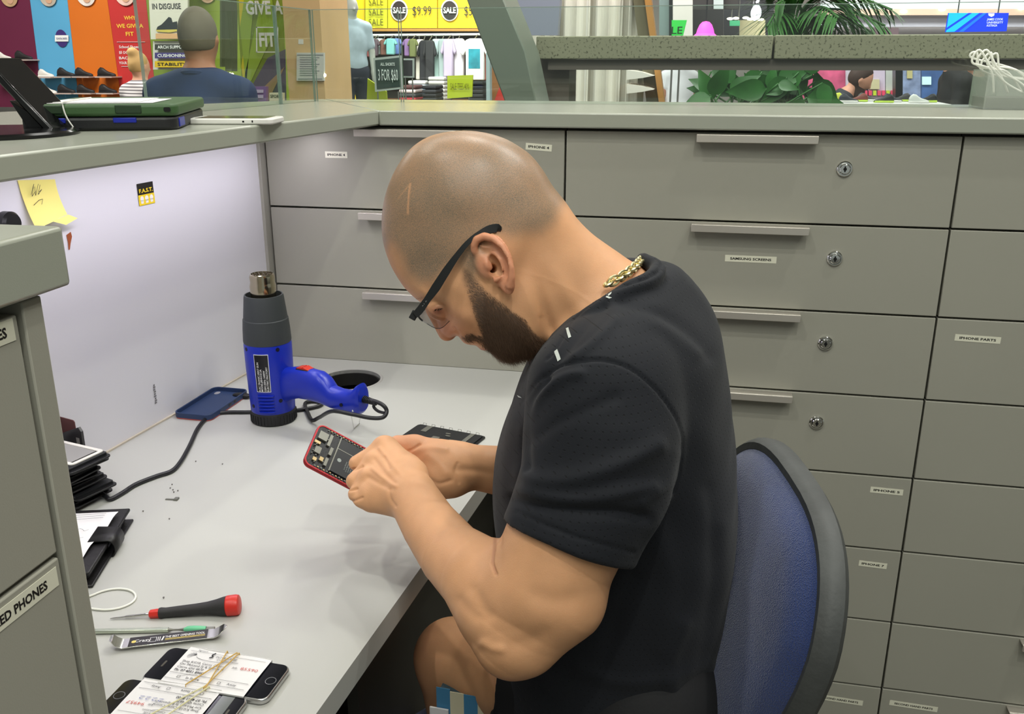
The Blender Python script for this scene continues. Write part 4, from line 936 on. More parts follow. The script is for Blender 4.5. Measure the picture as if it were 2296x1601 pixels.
def smooth_mesh(V, F, it=2, lam=.5):
    e = np.concatenate([F[:, [0, 1]], F[:, [1, 2]], F[:, [2, 3]], F[:, [3, 0]]]); n = len(V); V = V.copy()
    deg = np.bincount(e[:, 0], minlength=n)+np.bincount(e[:, 1], minlength=n)+1e-9
    for _ in range(it):
        A = np.zeros_like(V)
        for k in range(3): A[:, k] = np.bincount(e[:, 0], V[e[:, 1], k], n)+np.bincount(e[:, 1], V[e[:, 0], k], n)
        V += lam*(A/deg[:, None]-V)
    return V
def vnormals(V, F):
    a = V[F[:, 2]]-V[F[:, 0]]; b = V[F[:, 3]]-V[F[:, 1]]; n = np.cross(a, b); N_ = np.zeros_like(V)
    for k in range(3): N_[:, k] = sum(np.bincount(F[:, j], n[:, k], len(V)) for j in range(4))
    return N_/(np.linalg.norm(N_, axis=1)[:, None]+1e-12)
# 2-D helpers in the side plane of the head, units of 1 = one photo pixel at head distance
def poly_sd(X, Y, poly):
    P = np.asarray(poly, float); d = np.full(X.shape, 1e9); ins = np.zeros(X.shape, bool); n = len(P)
    for i in range(n):
        a, b = P[i], P[(i+1) % n]; e = b-a; L = e@e
        if L < 1e-12: continue
        t = np.clip(((X-a[0])*e[0]+(Y-a[1])*e[1])/L, 0, 1); d = np.minimum(d, (X-a[0]-t*e[0])**2+(Y-a[1]-t*e[1])**2)
        c = ((a[1] > Y) != (b[1] > Y)) & (X < (b[0]-a[0])*(Y-a[1])/(b[1]-a[1]+1e-12)+a[0]); ins ^= c
    d = np.sqrt(d); return np.where(ins, d, -d)
def line_d(X, Y, pts):
    P = np.asarray(pts, float); d = np.full(X.shape, 1e9)
    for i in range(len(P)-1):
        a, b = P[i], P[i+1]; e = b-a; t = np.clip(((X-a[0])*e[0]+(Y-a[1])*e[1])/(e@e+1e-12), 0, 1); d = np.minimum(d, (X-a[0]-t*e[0])**2+(Y-a[1]-t*e[1])**2)
    return np.sqrt(d)
# =====================================================================  THE MAN
HD = .965; HX, HY = 1080., 560.
Hc = dep(HX, HY, HD); en = -ray(HX, HY); HDr = np.linalg.norm(ray(HX, HY))*HD; en /= np.linalg.norm(en)
eu = RGT-en*(RGT@en); eu /= np.linalg.norm(eu); ev = np.cross(en, eu)
PXM = HD/FL                                     # metres per photo pixel at the head
def hloc(px, py, n=0.):                         # head point seen at that pixel, n metres out of the mid plane
    return onpl(px, py, Hc+en*n, en)
def uvn(P):                                     # world -> (pixel-like u, v, n metres)
    q = P-Hc; return q@eu/PXM+HX, -(q@ev)/PXM+HY, q@en
OUT = spline([(1030, 301), (970, 312), (925, 340), (891, 385), (869, 437), (859, 490), (861, 542), (874, 587), (889, 617), (906, 643), (925, 663), (936, 672), (950, 683), (962, 693), (973, 709), (982, 727), (986, 741), (996, 753), (1010, 757), (1024, 752), (1030, 758), (1038, 768), (1050, 773), (1066, 775), (1078, 785), (1094, 787), (1106, 797), (1120, 807), (1142, 811), (1165, 806), (1192, 797), (1210, 783), (1222, 768), (1240, 790), (1290, 850), (1380, 880), (1470, 820), (1500, 720), (1455, 618), (1401, 576), (1363, 550), (1326, 523.5), (1292, 490), (1266, 454), (1238, 420), (1218, 388), (1195, 359), (1172, 340), (1131, 317), (1082, 304)], 5, closed=True)
GS = 4.0; gx = np.arange(820, 1530, GS); gy = np.arange(270, 910, GS); GX, GY = np.meshgrid(gx, gy, indexing='ij')
GSD = poly_sd(GX, GY, OUT); phi = np.zeros_like(GX); inm = GSD > 0
for _ in range(2600):
    p = .25*(np.roll(phi, 1, 0)+np.roll(phi, -1, 0)+np.roll(phi, 1, 1)+np.roll(phi, -1, 1)+GS*GS); phi = np.where(inm, p, 0)
ok = GSD > 6; rat = np.where(ok, phi/np.maximum(GSD, 1), 0); wgt = ok.astype(float)
for _ in range(30):
    s = sum(np.roll(rat*wgt, a, b) for a in (1, -1) for b in (0, 1)); c = sum(np.roll(wgt, a, b) for a in (1, -1) for b in (0, 1))
    new = (~ok) & (c > 0); rat = np.where(new, s/np.maximum(c, 1e-9), rat); wgt = np.where(new, 1, wgt)
for _ in range(2): rat = (rat*2+sum(np.roll(rat, a, b) for a in (1, -1) for b in (0, 1)))/6
WC = np.array([(1050, 430, 80), (1000, 370, 76), (1150, 380, 78), (1190, 450, 78), (930, 440, 72), (905, 540, 62), (940, 600, 58), (1010, 540, 73), (1010, 610, 68), (1100, 560, 77), (1100, 650, 75), (1040, 670, 73), (985, 660, 62), (955, 670, 58), (1000, 735, 66), (1050, 730, 66), (1100, 720, 72), (1160, 690, 72), (1140, 780, 64), (1195, 750, 66), (1240, 730, 58), (1225, 640, 66), (1240, 560, 68), (1300, 620, 66), (1360, 680, 74), (1420, 740, 84), (1240, 470, 72), (1310, 530, 64)], float)
def rbf(X, Y, T_, s=42.):
    a = 0; b = 0
    for x, y, v in T_: g = np.exp(-((X-x)**2+(Y-y)**2)/(2*s*s))+1e-9; a = a+g*v; b = b+g
    return a/b
GW = rbf(GX, GY, WC)*.001
def G2(A, x, y, sx, sy, rot, amp):
    c, s = math.cos(rot), math.sin(rot); X = (GX-x)*c+(GY-y)*s; Y = -(GX-x)*s+(GY-y)*c; return A+amp*np.exp(-(X*X/sx/sx+Y*Y/sy/sy)/2)
REL = np.zeros_like(GW)
for x, y, sx, sy, r, a in [(988, 690, 16, 11, .6, -.010), (955, 655, 12, 7, .9, .003), (1040, 705, 22, 16, .7, .004), (1025, 640, 30, 16, .5, .002), (950, 600, 24, 24, 0, -.002), (1062, 745, 14, 9, .5, -.002), (1046, 772, 9, 4, .3, .003), (1064, 775, 8, 2.5, .3, -.004), (1075, 782, 9, 5, .3, .002), (1100, 740, 30, 22, .7, -.003), (1170, 735, 34, 14, .9, .004), (1215, 690, 40, 9, 1.25, -.004), (1238, 745, 40, 8, 1.1, -.003), (1260, 650, 60, 14, 1.0, .003), (1165, 600, 16, 40, .2, -.004), (1090, 640, 20, 30, 0, .0), (1205, 500, 30, 34, .6, .002), (1238, 440, 14, 22, -.6, -.002), (1005, 716, 10, 10, 0, -.006)]: REL = G2(REL, x, y, sx, sy, r, a)
def bil(A, x, y):
    fx = np.clip((x-gx[0])/GS, 0, len(gx)-1.001); fy = np.clip((y-gy[0])/GS, 0, len(gy)-1.001); i = fx.astype(int); j = fy.astype(int); a = fx-i; b = fy-j
    return A[i, j]*(1-a)*(1-b)+A[i+1, j]*a*(1-b)+A[i, j+1]*(1-a)*b+A[i+1, j+1]*a*b
FS = 1.0; fxg = np.arange(820, 1530, FS); fyg = np.arange(270, 910, FS); FX, FY = np.meshgrid(fxg, fyg, indexing='ij'); FSD = poly_sd(FX, FY, OUT)
def bilf(A, x, y):
    fx = np.clip((x-820)/FS, 0, len(fxg)-1.001); fy = np.clip((y-270)/FS, 0, len(fyg)-1.001); i = fx.astype(int); j = fy.astype(int); a = fx-i; b = fy-j
    return A[i, j]*(1-a)*(1-b)+A[i+1, j]*a*(1-b)+A[i, j+1]*(1-a)*b+A[i+1, j+1]*a*b
PM = 11000.
def w2_of(u, v):
    S = bilf(FSD, u, v); ph = bil(rat, u, v)*S; q = np.where(ph > 0, (1-np.exp(-1.9*np.maximum(ph, 0)/PM))/.85, ph*1.9/PM/.85)
    W = bil(GW, u, v); w = np.sqrt(np.maximum(q, 0))*W; w = w+bil(REL, u, v)*np.clip(S/12, 0, 1)
    return np.where(q > 0, np.maximum(w, 0)**2*np.where(w > 0, 1, 0), q*W*W), S
def f_headcore(P):
    u, v, n = uvn(P); w2, S = w2_of(u, v)
    out = (u < 815) | (u > 1525) | (v < 265) | (v > 905)
    r = np.sqrt(np.maximum(w2, 0)); f = np.where(w2 > 0, (n*n-w2)/(np.abs(n)+r+.012), np.maximum(-S*PXM, 0)*.5+np.abs(n)*.25)
    f = np.where(w2 > 0, f*.9, np.minimum(np.maximum(f, (n*n-w2)/(np.abs(n)+.03)), np.hypot(S*PXM, n)+1e-6))
    return np.where(out, .05, f)
def eyeP(px, py, n): return hloc(px, py, n)
HEL = [(1092, 573, .070), (1072, 574, .071), (1063.6, 562, .074), (1063, 549, .076), (1069, 537, .078), (1086, 529.5, .080), (1107, 536, .083), (1124, 553, .086), (1137, 576, .088), (1145, 600, .089), (1147, 622, .087), (1144, 640, .083)]
HELr = [.0022, .0032, .0036, .0038, .0039, .0039, .0039, .0038, .0036, .0035, .0037, .0045]
ANT = [(1080, 552, .075), (1098, 559, .077), (1112, 569, .079), (1121, 585, .081), (1123, 603, .081), (1120, 620, .079), (1112, 628, .077)]
SCA = [(1084, 545, .082), (1103, 549, .084), (1119, 562, .087), (1131, 582, .089), (1135, 604, .089), (1134, 620, .087)]
hel = [hloc(*q) for q in HEL]; ant = [hloc(*q) for q in ANT]; sca = [hloc(*q) for q in SCA]
earc = hloc(1107, 588, .074); lobe = hloc(1138, 642, .080)
eaxl = hloc(1122, 640, .078)-hloc(1088, 535, .076); eaxl /= np.linalg.norm(eaxl); enr = en-eaxl*(en@eaxl); enr += -.0*eu; 
back = hloc(1150, 600, .088)-hloc(1075, 600, .070); back -= eaxl*(back@eaxl); back /= np.linalg.norm(back); eno = np.cross(eaxl, back); eno = eno if eno@en > 0 else -eno
ER = np.array([eaxl, back, eno])
def f_ear(P):
    f = ell(P, earc+back*.004-eno*.001, ER, (.0275, .0165, .0042))
    f = smin(f, ell(P, lobe-eno*.001, ER, (.0085, .0065, .0035)), .005)
    f = smin(f, ell(P, hloc(1085, 590, .070), ER, (.016, .010, .008)), .006)
    f = smin(f, path(P, hel, HELr), .0022)
    f = smax(f, -ell(P, hloc(1112, 598, .0775)+eno*.001, ER, (.0125, .0070, .0095)), .002)
    f = smax(f, -ell(P, hloc(1094, 563, .080)+eno*.0005, ER, (.0035, .0075, .0035)), .0015)
    f = smax(f, -path(P, sca, [.0020, .0028, .003, .003, .003, .002]), .0015)
    f = smin(f, path(P, ant, [.0016, .0022, .0026, .0028, .0028, .003, .0028]), .0018)
    f = smin(f, ell(P, hloc(1094, 593, .0775), ER, (.0055, .0032, .004)), .003)
    f = smax(f, -cone(P, hloc(1108, 599, .080), hloc(1106, 603, .056), .0044, .0034), .001)
    return f
alar = hloc(1012, 740, .011)
def f_head(P):
    f = f_headcore(P)
    d = np.sqrt(((P-earc)**2).sum(1)); m = d < .06
    if m.any(): fe = f.copy(); Q = P[m]; g = smin(f[m], f_ear(Q), .0035); g = smax(g, -ell(Q, hloc(1112, 598, .0785), ER, (.0105, .0058, .0085)), .0022); g = smax(g, -ell(Q, hloc(1096, 561, .0815), ER, (.0040, .0085, .0040)), .0015); g = smax(g, -path(Q, [hloc(1107, 600, .078), hloc(1102, 604, .064), hloc(1096, 606, .050)], [.0048, .0040, .0036]), .0015); g = smin(g, ell(Q, hloc(1098, 596, .0765), ER, (.0048, .0026, .0030)), .002); fe[m] = g; f = fe
    d = np.sqrt(((P-hloc(1000, 715, .02))**2).sum(1)); m = d < .05
    if m.any():
        Q = P[m]; g = f[m]
        g = smin(g, cone(Q, alar, hloc(1004, 744, .006), .0062, .0078), .004)
        g = smin(g, cone(Q, hloc(1001, 746, 0), hloc(966, 696, 0), .0085, .0055), .006)
        g = smax(g, -cone(Q, hloc(1019, 749, .0095), hloc(1006, 744, .006), .0022, .002), .001)
        ec = hloc(984, 690, .031)
        g = smin(g, np.sqrt(((Q-ec)**2).sum(1))-.0128, .003)
        g = smax(g, -path(Q, [hloc(976, 693, .044), hloc(984, 691, .047), hloc(993, 690, .046)], [.0009, .0013, .0008]), .001)
        f[m] = g
    return f
D = dep
# --- near (left) arm and hand
def cpx(x, y): return 640+x*.2623, 880+y*.2623      # helper for points read off an enlarged view of the hands
def hp3(x, y, d): a, b = cpx(x, y); return D(a, b, d)
ARM_N = ([D(1345, 890, .87), D(1318, 1050, .865), D(1275, 1190, .86), D(1222, 1310, .862), D(1168, 1405, .868), D(1150, 1430, .872)], [.060, .060, .0565, .0545, .038, .031])
FORE_N = ([D(1150, 1432, .872), D(1112, 1350, .885), D(1076, 1295, .905), D(1016, 1246, .945), D(964, 1178, .99), D(927, 1116, 1.025)], [.031, .0425, .0405, .0345, .0305, .0280])
hn_nrm = np.cross(hp3(830, 450, 1.085)-hp3(1000, 820, 1.035), hp3(680, 900, 1.03)-hp3(1000, 820, 1.035)); hn_nrm /= np.linalg.norm(hn_nrm); hn_nrm = hn_nrm if hn_nrm@(-FWD) > 0 else -hn_nrm
W_N = hp3(1050, 850, 1.035)
MCPn = [hp3(845, 475, 1.088), hp3(765, 610, 1.075), hp3(720, 745, 1.06), hp3(735, 875, 1.048)]
NF = [([MCPn[0], hp3(612, 607, 1.085), hp3(640, 650, 1.118), hp3(700, 640, 1.135)], [.0115, .0098, .0085, .0075]),
      ([MCPn[1], hp3(592, 757, 1.066), hp3(625, 800, 1.100), hp3(700, 800, 1.118)], [.0115, .0102, .0088, .0078]),
      ([MCPn[2], hp3(606, 868, 1.052), hp3(640, 905, 1.083), hp3(720, 900, 1.100)], [.0110, .0096, .0082, .0074]),
      ([MCPn[3], hp3(640, 920, 1.045), hp3(675, 940, 1.066), hp3(740, 930, 1.085)], [.0100, .0080, .0072, .0066])]
THn = ([hp3(1060, 650, 1.075), hp3(930, 600, 1.105), hp3(800, 600, 1.122), hp3(725, 590, 1.128)], [.015, .0125, .010, .0085])
def f_nhand(P):
    sq = (hn_nrm, .74)
    f = cone(P, W_N, hp3(1000, 790, 1.045), .0275, .026, sq)
    for m, rr in zip(MCPn, (.0155, .0155, .015, .014)): f = smin(f, cone(P, hp3(990, 790, 1.045), m, .0225, rr, (hn_nrm, .86)), .012)
    f = smin(f, cone(P, hp3(960, 900, 1.040), hp3(760, 905, 1.048), .0225, .0165, (hn_nrm, .9)), .012)
    f = smin(f, cone(P, hp3(1080, 700, 1.06), hp3(880, 520, 1.090), .018, .013), .012)
    for pts, rs in NF: f = smin(f, smin(path(P, pts, rs), 1e3, .001), .0045)
    for pts, rs in NF: f = smin(f, np.sqrt(((P-(pts[0]+hn_nrm*.003))**2).sum(1))-.0105, .006)
    f = smin(f, path(P, *THn), .008)
    f = smin(f, np.sqrt(((P-hp3(960, 872, 1.026))**2).sum(1))-.0150, .007)        # ulna head
    for m in MCPn[:3]: f = smin(f, cone(P, hp3(985, 800, 1.045)+hn_nrm*.012, m+hn_nrm*.0105, .0028, .0030), .009)   # tendons
    return f
# --- far (right) arm and hand
ARM_F = ([aty(1350, 880, 1.13), D(1345, 1010, 1.20), D(1320, 1120, 1.225)], [.055, .05, .038])
FORE_F = ([D(1320, 1120, 1.225), D(1230, 1085, 1.20), D(1140, 1058, 1.165), D(1040, 1044, 1.135)], [.038, .037, .0325, .0265])
def f_fhand(P):
    f = cone(P, hp3(1520, 630, 1.135), hp3(1360, 640, 1.125), .0265, .0275)
    f = smin(f, cone(P, hp3(1400, 600, 1.13), hp3(1180, 560, 1.13), .026, .022), .014)
    f = smin(f, cone(P, hp3(1400, 720, 1.122), hp3(1300, 745, 1.118), .022, .020), .03)
    f = smin(f, cone(P, hp3(1270, 540, 1.12), hp3(1100, 470, 1.125), .019, .015), .010)
    f = smin(f, path(P, [hp3(1110, 455, 1.12), hp3(960, 440, 1.122), hp3(850, 480, 1.135)], [.0128, .0108, .0092]), .006)      # thumb
    for a, b_, c, r in (((1180, 600, 1.14), (960, 560, 1.148), (780, 600, 1.150), .0098), ((1190, 660, 1.14), (960, 650, 1.150), (760, 690, 1.150), .0100), ((1200, 720, 1.135), (980, 740, 1.145), (800, 780, 1.142), .0095), ((1230, 770, 1.125), (1050, 810, 1.13), (900, 850, 1.128), .0082)):
        f = smin(f, path(P, [hp3(*a), hp3(*b_), hp3(*c)], [r*1.15, r, r*.85]), .005)
    return f
# --- trunk as a stack of ellipses read off its outline
YM = .975
TR = [(618, 1400, 1470), (660, 1335, 1545), (700, 1270, 1588), (760, 1220, 1612), (830, 1188, 1625), (900, 1165, 1634), (1000, 1132, 1643), (1080, 1122, 1648), (1160, 1132, 1648), (1250, 1140, 1640), (1350, 1150, 1628), (1450, 1150, 1622), (1560, 1120, 1640), (1700, 1100, 1680)]
_tz, _tc, _tr = [], [], []
for y, xl, xr in TR: a = aty(xl, y, YM); b = aty(xr, y, YM); _tz.append((a[2]+b[2])/2); _tc.append((a[0]+b[0])/2); _tr.append((b[0]-a[0])/2)
_tz = np.array(_tz)[::-1]; _tc = np.array(_tc)[::-1]; _tr = np.array(_tr)[::-1]
ZT = [_tz[0], .62, .72, .80, .88, .95, 1.01, 1.06, 1.10, 1.135, _tz[-1]+.01]; YR = [.175, .165, .158, .160, .168, .176, .180, .165, .120, .08, .05]
zz_ = np.linspace(_tz[0], _tz[-1], 60)
def smo(a): 
    for _ in range(3): a = np.convolve(np.pad(a, 2, mode='edge'), [.1, .2, .4, .2, .1], 'valid')
    return a
TCX = smo(np.interp(zz_, _tz, _tc)); TRX = smo(np.interp(zz_, _tz, _tr)); TRY = smo(np.interp(zz_, ZT, YR))
def f_trunk(P, off=0.):
    z = np.clip(P[:, 2], zz_[0], zz_[-1]); cx = np.interp(z, zz_, TCX); rx = np.interp(z, zz_, TRX)+off; ry = np.interp(z, zz_, TRY)+off
    X = (P[:, 0]-cx)/rx; Y = (P[:, 1]-YM)/ry; k = (np.abs(X)**2.3+np.abs(Y)**2.3)**(1/2.3)
    g = (k-1)*np.minimum(rx, ry)*.8; dzv = np.maximum(P[:, 2]-zz_[-1]-off, zz_[0]-P[:, 2]); return smax(g, dzv, .02)
SH_N, SH_F = D(1345, 880, .875), aty(1350, 880, 1.135)
nb_ = aty(1430, 752, YM); 
def f_shoulders(P, off=0.):
    f = cone(P, nb_, SH_N+np.array([.0, .02, .0]), .066+off, .06+off); return smin(f, cone(P, nb_, SH_F, .066+off, .06+off), .03)
HIP_N, HIP_F = aty(1440, 1585, .885), aty(1440, 1560, 1.07)
KN_N, KN_F = D(1016, 1474, 1.20), D(1085, 1460, 1.36)
AN_N, AN_F = np.array([KN_N[0]+.03, KN_N[1], .17]), np.array([KN_F[0]+.05, KN_F[1], .17])
TOE_N, TOE_F = AN_N+np.array([-.17, -.01, -.05]), AN_F+np.array([-.17, 0, -.05])
def f_legs(P):
    f = path(P, [HIP_N, (HIP_N+KN_N)/2, KN_N], [.082, .070, .048]); f = smin(f, path(P, [HIP_F, (HIP_F+KN_F)/2, KN_F], [.082, .070, .048]), .01)
    for K, A, T_ in ((KN_N, AN_N, TOE_N), (KN_F, AN_F, TOE_F)):
        f = smin(f, path(P, [K, K*.72+A*.28+np.array([.012, 0, 0]), A], [.048, .052, .033]), .02); f = smin(f, path(P, [A+np.array([.03, 0, -.03]), T_], [.03, .022]), .015)
    return f
def f_body(P):
    f = f_head(P)
    f = smin(f, f_shoulders(P, -.012), .03); f = smin(f, f_trunk(P, -.012), .03)
    f = smin(f, smin(path(P, *ARM_N), path(P, *FORE_N), .03), .02); f = smin(f, path(P, [D(1262, 1345, .858), D(1180, 1430, .866), D(1152, 1462, .868)], [.040, .032, .0185]), .012)
    f = smin(f, path(P, *ARM_F), .03); f = smin(f, path(P, *FORE_F), .012)
    for fnc, c, r in ((f_nhand, hp3(820, 750, 1.07), .12), (f_fhand, hp3(1150, 620, 1.13), .13)):
        d = np.sqrt(((P-c)**2).sum(1)); m = d < r
        if m.any(): f[m] = smin(f[m], fnc(P[m]), .008)
    # biceps crease at the inside of the elbow
    f = smax(f, -path(P, [D(1112, 1205, .86), D(1110, 1222, .845), D(1105, 1250, .832), D(1112, 1278, .826)], [.006, .005, .003, .0008]), .004)
    return smin(f, f_legs(P), .03)
def pbox(P): return proj(P)
hemc = D(1272, 1220, .858); armd = (D(1345, 900, .87)-D(1222, 1310, .862)); armd /= np.linalg.norm(armd)
hdir = D(1400, 1265, .858)-D(1140, 1170, .858); hemn = armd-hdir*(armd@hdir)/(hdir@hdir); hemn /= np.linalg.norm(hemn)
neck_c = hloc(1395, 640, 0); neck_d = hloc(1300, 600, 0)-hloc(1420, 680, 0); neck_d /= np.linalg.norm(neck_d)
def fine_keep(c):
    u, v, n = uvn(c)
    head = (u < 1480) & (v < 880) & (np.abs(n) < .14) & (c[:, 2] > .98) & ((u < 1330) | (v < 720))
    arm = ((c-hemc)@hemn < .02) & (c[:, 1] < .97) & (c[:, 0] < .12) & (c[:, 2] > .70) & (c[:, 2] < 1.02)
    px, py, d = proj(c); arm = arm & (((d < 1.0) & (c[:, 1] < .83)) | (px < 1120))
    hands = (px < 1160) & (py > 960) & (py < 1200) & (c[:, 2] > .72)
    return head | arm | hands
lo_, hi_ = np.array([-.48, .60, .05]), np.array([.20, 1.36, 1.36])
fine = sdf_mesh(f_body, lo_, hi_, .00145, fine_keep, 3.2)
coarse = sdf_mesh(lambda P: f_body(P)+.0008, lo_, hi_, .005, lambda c: ~fine_keep(c))
fine = (smooth_mesh(fine[0], fine[1], 1, .4), fine[1]); coarse = (smooth_mesh(*coarse, 2), coarse[1])
# fine creases, tendons and muscle lines of neck, arms and hands
CRS = [([(1112, 1203), (1108, 1235), (1104, 1262), (1112, 1287)], 3, -.0024), ([(916, 1012), (930, 1005), (942, 997)], 2.6, -.0022), ([(780, 1056), (795, 1053), (812, 1046)], 3, -.0022), ([(772, 1100), (786, 1099), (800, 1096)], 2.6, -.002), ([(782, 1126), (796, 1122), (812, 1116)], 2.6, -.002),
       ([(863, 1027), (869, 1038), (873, 1050)], 4, -.0011), ([(840, 1030), (862, 1060), (884, 1082)], 6, -.0011), ([(826, 1070), (852, 1085), (878, 1096)], 6, -.0010), ([(852, 1006), (876, 1036), (900, 1066)], 5, .0012), ([(834, 1050), (860, 1072), (888, 1090)], 4.5, .0010), ([(872, 1098), (875, 1118), (886, 1134)], 4, -.0012),
       ([(1220, 772), (1219, 745), (1214, 715)], 7, -.0009), ([(971, 689), (983, 683), (997, 685)], 2.2, -.0010), ([(1018, 735), (1030, 750), (1036, 765)], 3, -.0012),
       ([(1061, 1323), (1078, 1352), (1096, 1380)], 16, -.0018), ([(1030, 1346), (1048, 1366), (1067, 1384)], 13, -.0012), ([(1085, 1442), (1104, 1452), (1124, 1456)], 11, .0018), ([(1206, 1339), (1240, 1346), (1276, 1345)], 24, -.0016), ([(1140, 1448), (1180, 1440), (1220, 1420)], 18, -.0012),
       ([(1030, 1052), (1075, 1056), (1125, 1066)], 9, -.0016), ([(1026, 1040), (1020, 1060), (1028, 1082)], 4, -.0010), ([(960, 1020), (985, 1035), (1000, 1060)], 12, .0016), ([(930, 1012), (960, 1004), (1000, 1008)], 8, .0016), ([(968, 1078), (985, 1085), (1010, 1078)], 5, -.0014)]
def crease(V, F):
    N_ = vnormals(V, F); px, py, d = proj(V); fc = np.clip((N_@(-FWD))*1.6, 0, 1); D_ = np.zeros(len(V))
    for pts, w_, a in CRS:
        P = np.array(pts); m = (px > P[:, 0].min()-3*w_) & (px < P[:, 0].max()+3*w_) & (py > P[:, 1].min()-3*w_) & (py < P[:, 1].max()+3*w_) & (fc > 0) & (d < 1.2)
        if m.any(): D_[m] += a*np.exp(-(line_d(px[m], py[m], spline(pts, 4))/w_)**2)*fc[m]
    return V+N_*D_[:, None]
fine = (crease(*fine), fine[1])
# ---- skin colouring (with painted crease shade)
SCALP = [(1030, 290), (850, 380), (840, 545), (868, 556), (885, 545), (896, 552), (912, 576), (924, 612), (948, 628), (978, 626), (1006, 596), (1030, 585), (1046, 600), (1056, 622), (1075, 600), (1085, 545), (1100, 520), (1140, 530), (1172, 525), (1205, 520), (1232, 500), (1250, 465), (1290, 420), (1200, 290)]
BEARD = [(1040, 598), (1050, 600), (1066, 618), (1085, 645), (1110, 664), (1140, 688), (1168, 706), (1184, 732), (1206, 752), (1226, 768), (1215, 800), (1170, 830), (1100, 830), (1082, 796), (1080, 788), (1092, 783), (1085, 770), (1072, 758), (1060, 752), (1048, 758), (1036, 756), (1036, 750), (1048, 740), (1062, 744), (1078, 745), (1072, 720), (1062, 690), (1050, 650), (1040, 620)]
SKIN = np.array(lin((214, 160, 118)))
def sstep(x, a, b): t = np.clip((x-a)/(b-a), 0, 1); return t*t*(3-2*t)
def skin_attr(V):
    u, v, n = uvn(V); px, py, d = proj(V)
    hz = (np.abs(n) < .13) & (V[:, 2] > 1.0) & (u > 800) & (u < 1500) & (v > 250) & (v < 900)
    S = np.full(len(V), -99.); Bd = np.full(len(V), -99.)
    S[hz] = poly_sd(u[hz], v[hz], SCALP); Bd[hz] = poly_sd(u[hz], v[hz], BEARD)
    ear = np.sqrt(((V-earc)**2).sum(1)) < .045; earm = np.zeros(len(V)); earm[ear] = sstep(f_headcore(V[ear]), .001, .006)
    hair = sstep(S, -24, 18)*(1-earm); beard = sstep(Bd, -8, 10)*(1-earm)
    C_ = np.tile(SKIN, (len(V), 1))
    red = np.array(lin((214, 128, 106))); lips = np.array(lin((190, 108, 96)))
    def mixc(C_, c, f): return C_*(1-f[:, None])+np.asarray(c)*f[:, None]
    C_ = mixc(C_, red, .42*earm)
    C_ = mixc(C_, red, .5*np.exp(-((u-1003)**2+(v-738)**2)/(2*20**2))*hz)
    C_ = mixc(C_, lips, .8*np.exp(-((u-1076)**2/(2*12**2)+(v-783)**2/(2*5**2)))*hz*(u < 1095))
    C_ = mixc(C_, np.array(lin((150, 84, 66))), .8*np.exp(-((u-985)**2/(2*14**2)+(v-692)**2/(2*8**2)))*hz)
    C_ = mixc(C_, np.array(lin((150, 92, 68))), .45*(1-sstep(line_d(px, py, [(1111, 1200), (1108, 1235), (1104, 1262), (1112, 1287)]), 1, 6))*(d < .95))  # shade of the elbow crease painted into the skin tone
    C_ = mixc(C_, np.array(lin((196, 132, 100))), .35*np.exp(-((u-1030)**2+(v-720)**2)/(2*30**2))*hz)
    C_ = mixc(C_, np.array(lin((206, 140, 108))), .45*sstep(1010-px, 0, 90)*(py > 960)*(V[:, 2] < .95)*sstep(d, 1.085, 1.11))
    scar = line_d(u, v, [(924, 472), (930, 452), (928, 440), (925, 485)])*0+line_d(u, v, [(931, 423), (928, 445), (925, 485)])
    scar2 = line_d(u, v, [(931, 423), (905, 452)])
    sc = np.maximum(.75*(1-sstep(scar, .6, 3.2)), .5*(1-sstep(scar2, .3, 2.2)))*hz
    hair = hair*(1-sc)
    return {'skin': C_, 'hair': hair, 'beardm': beard}
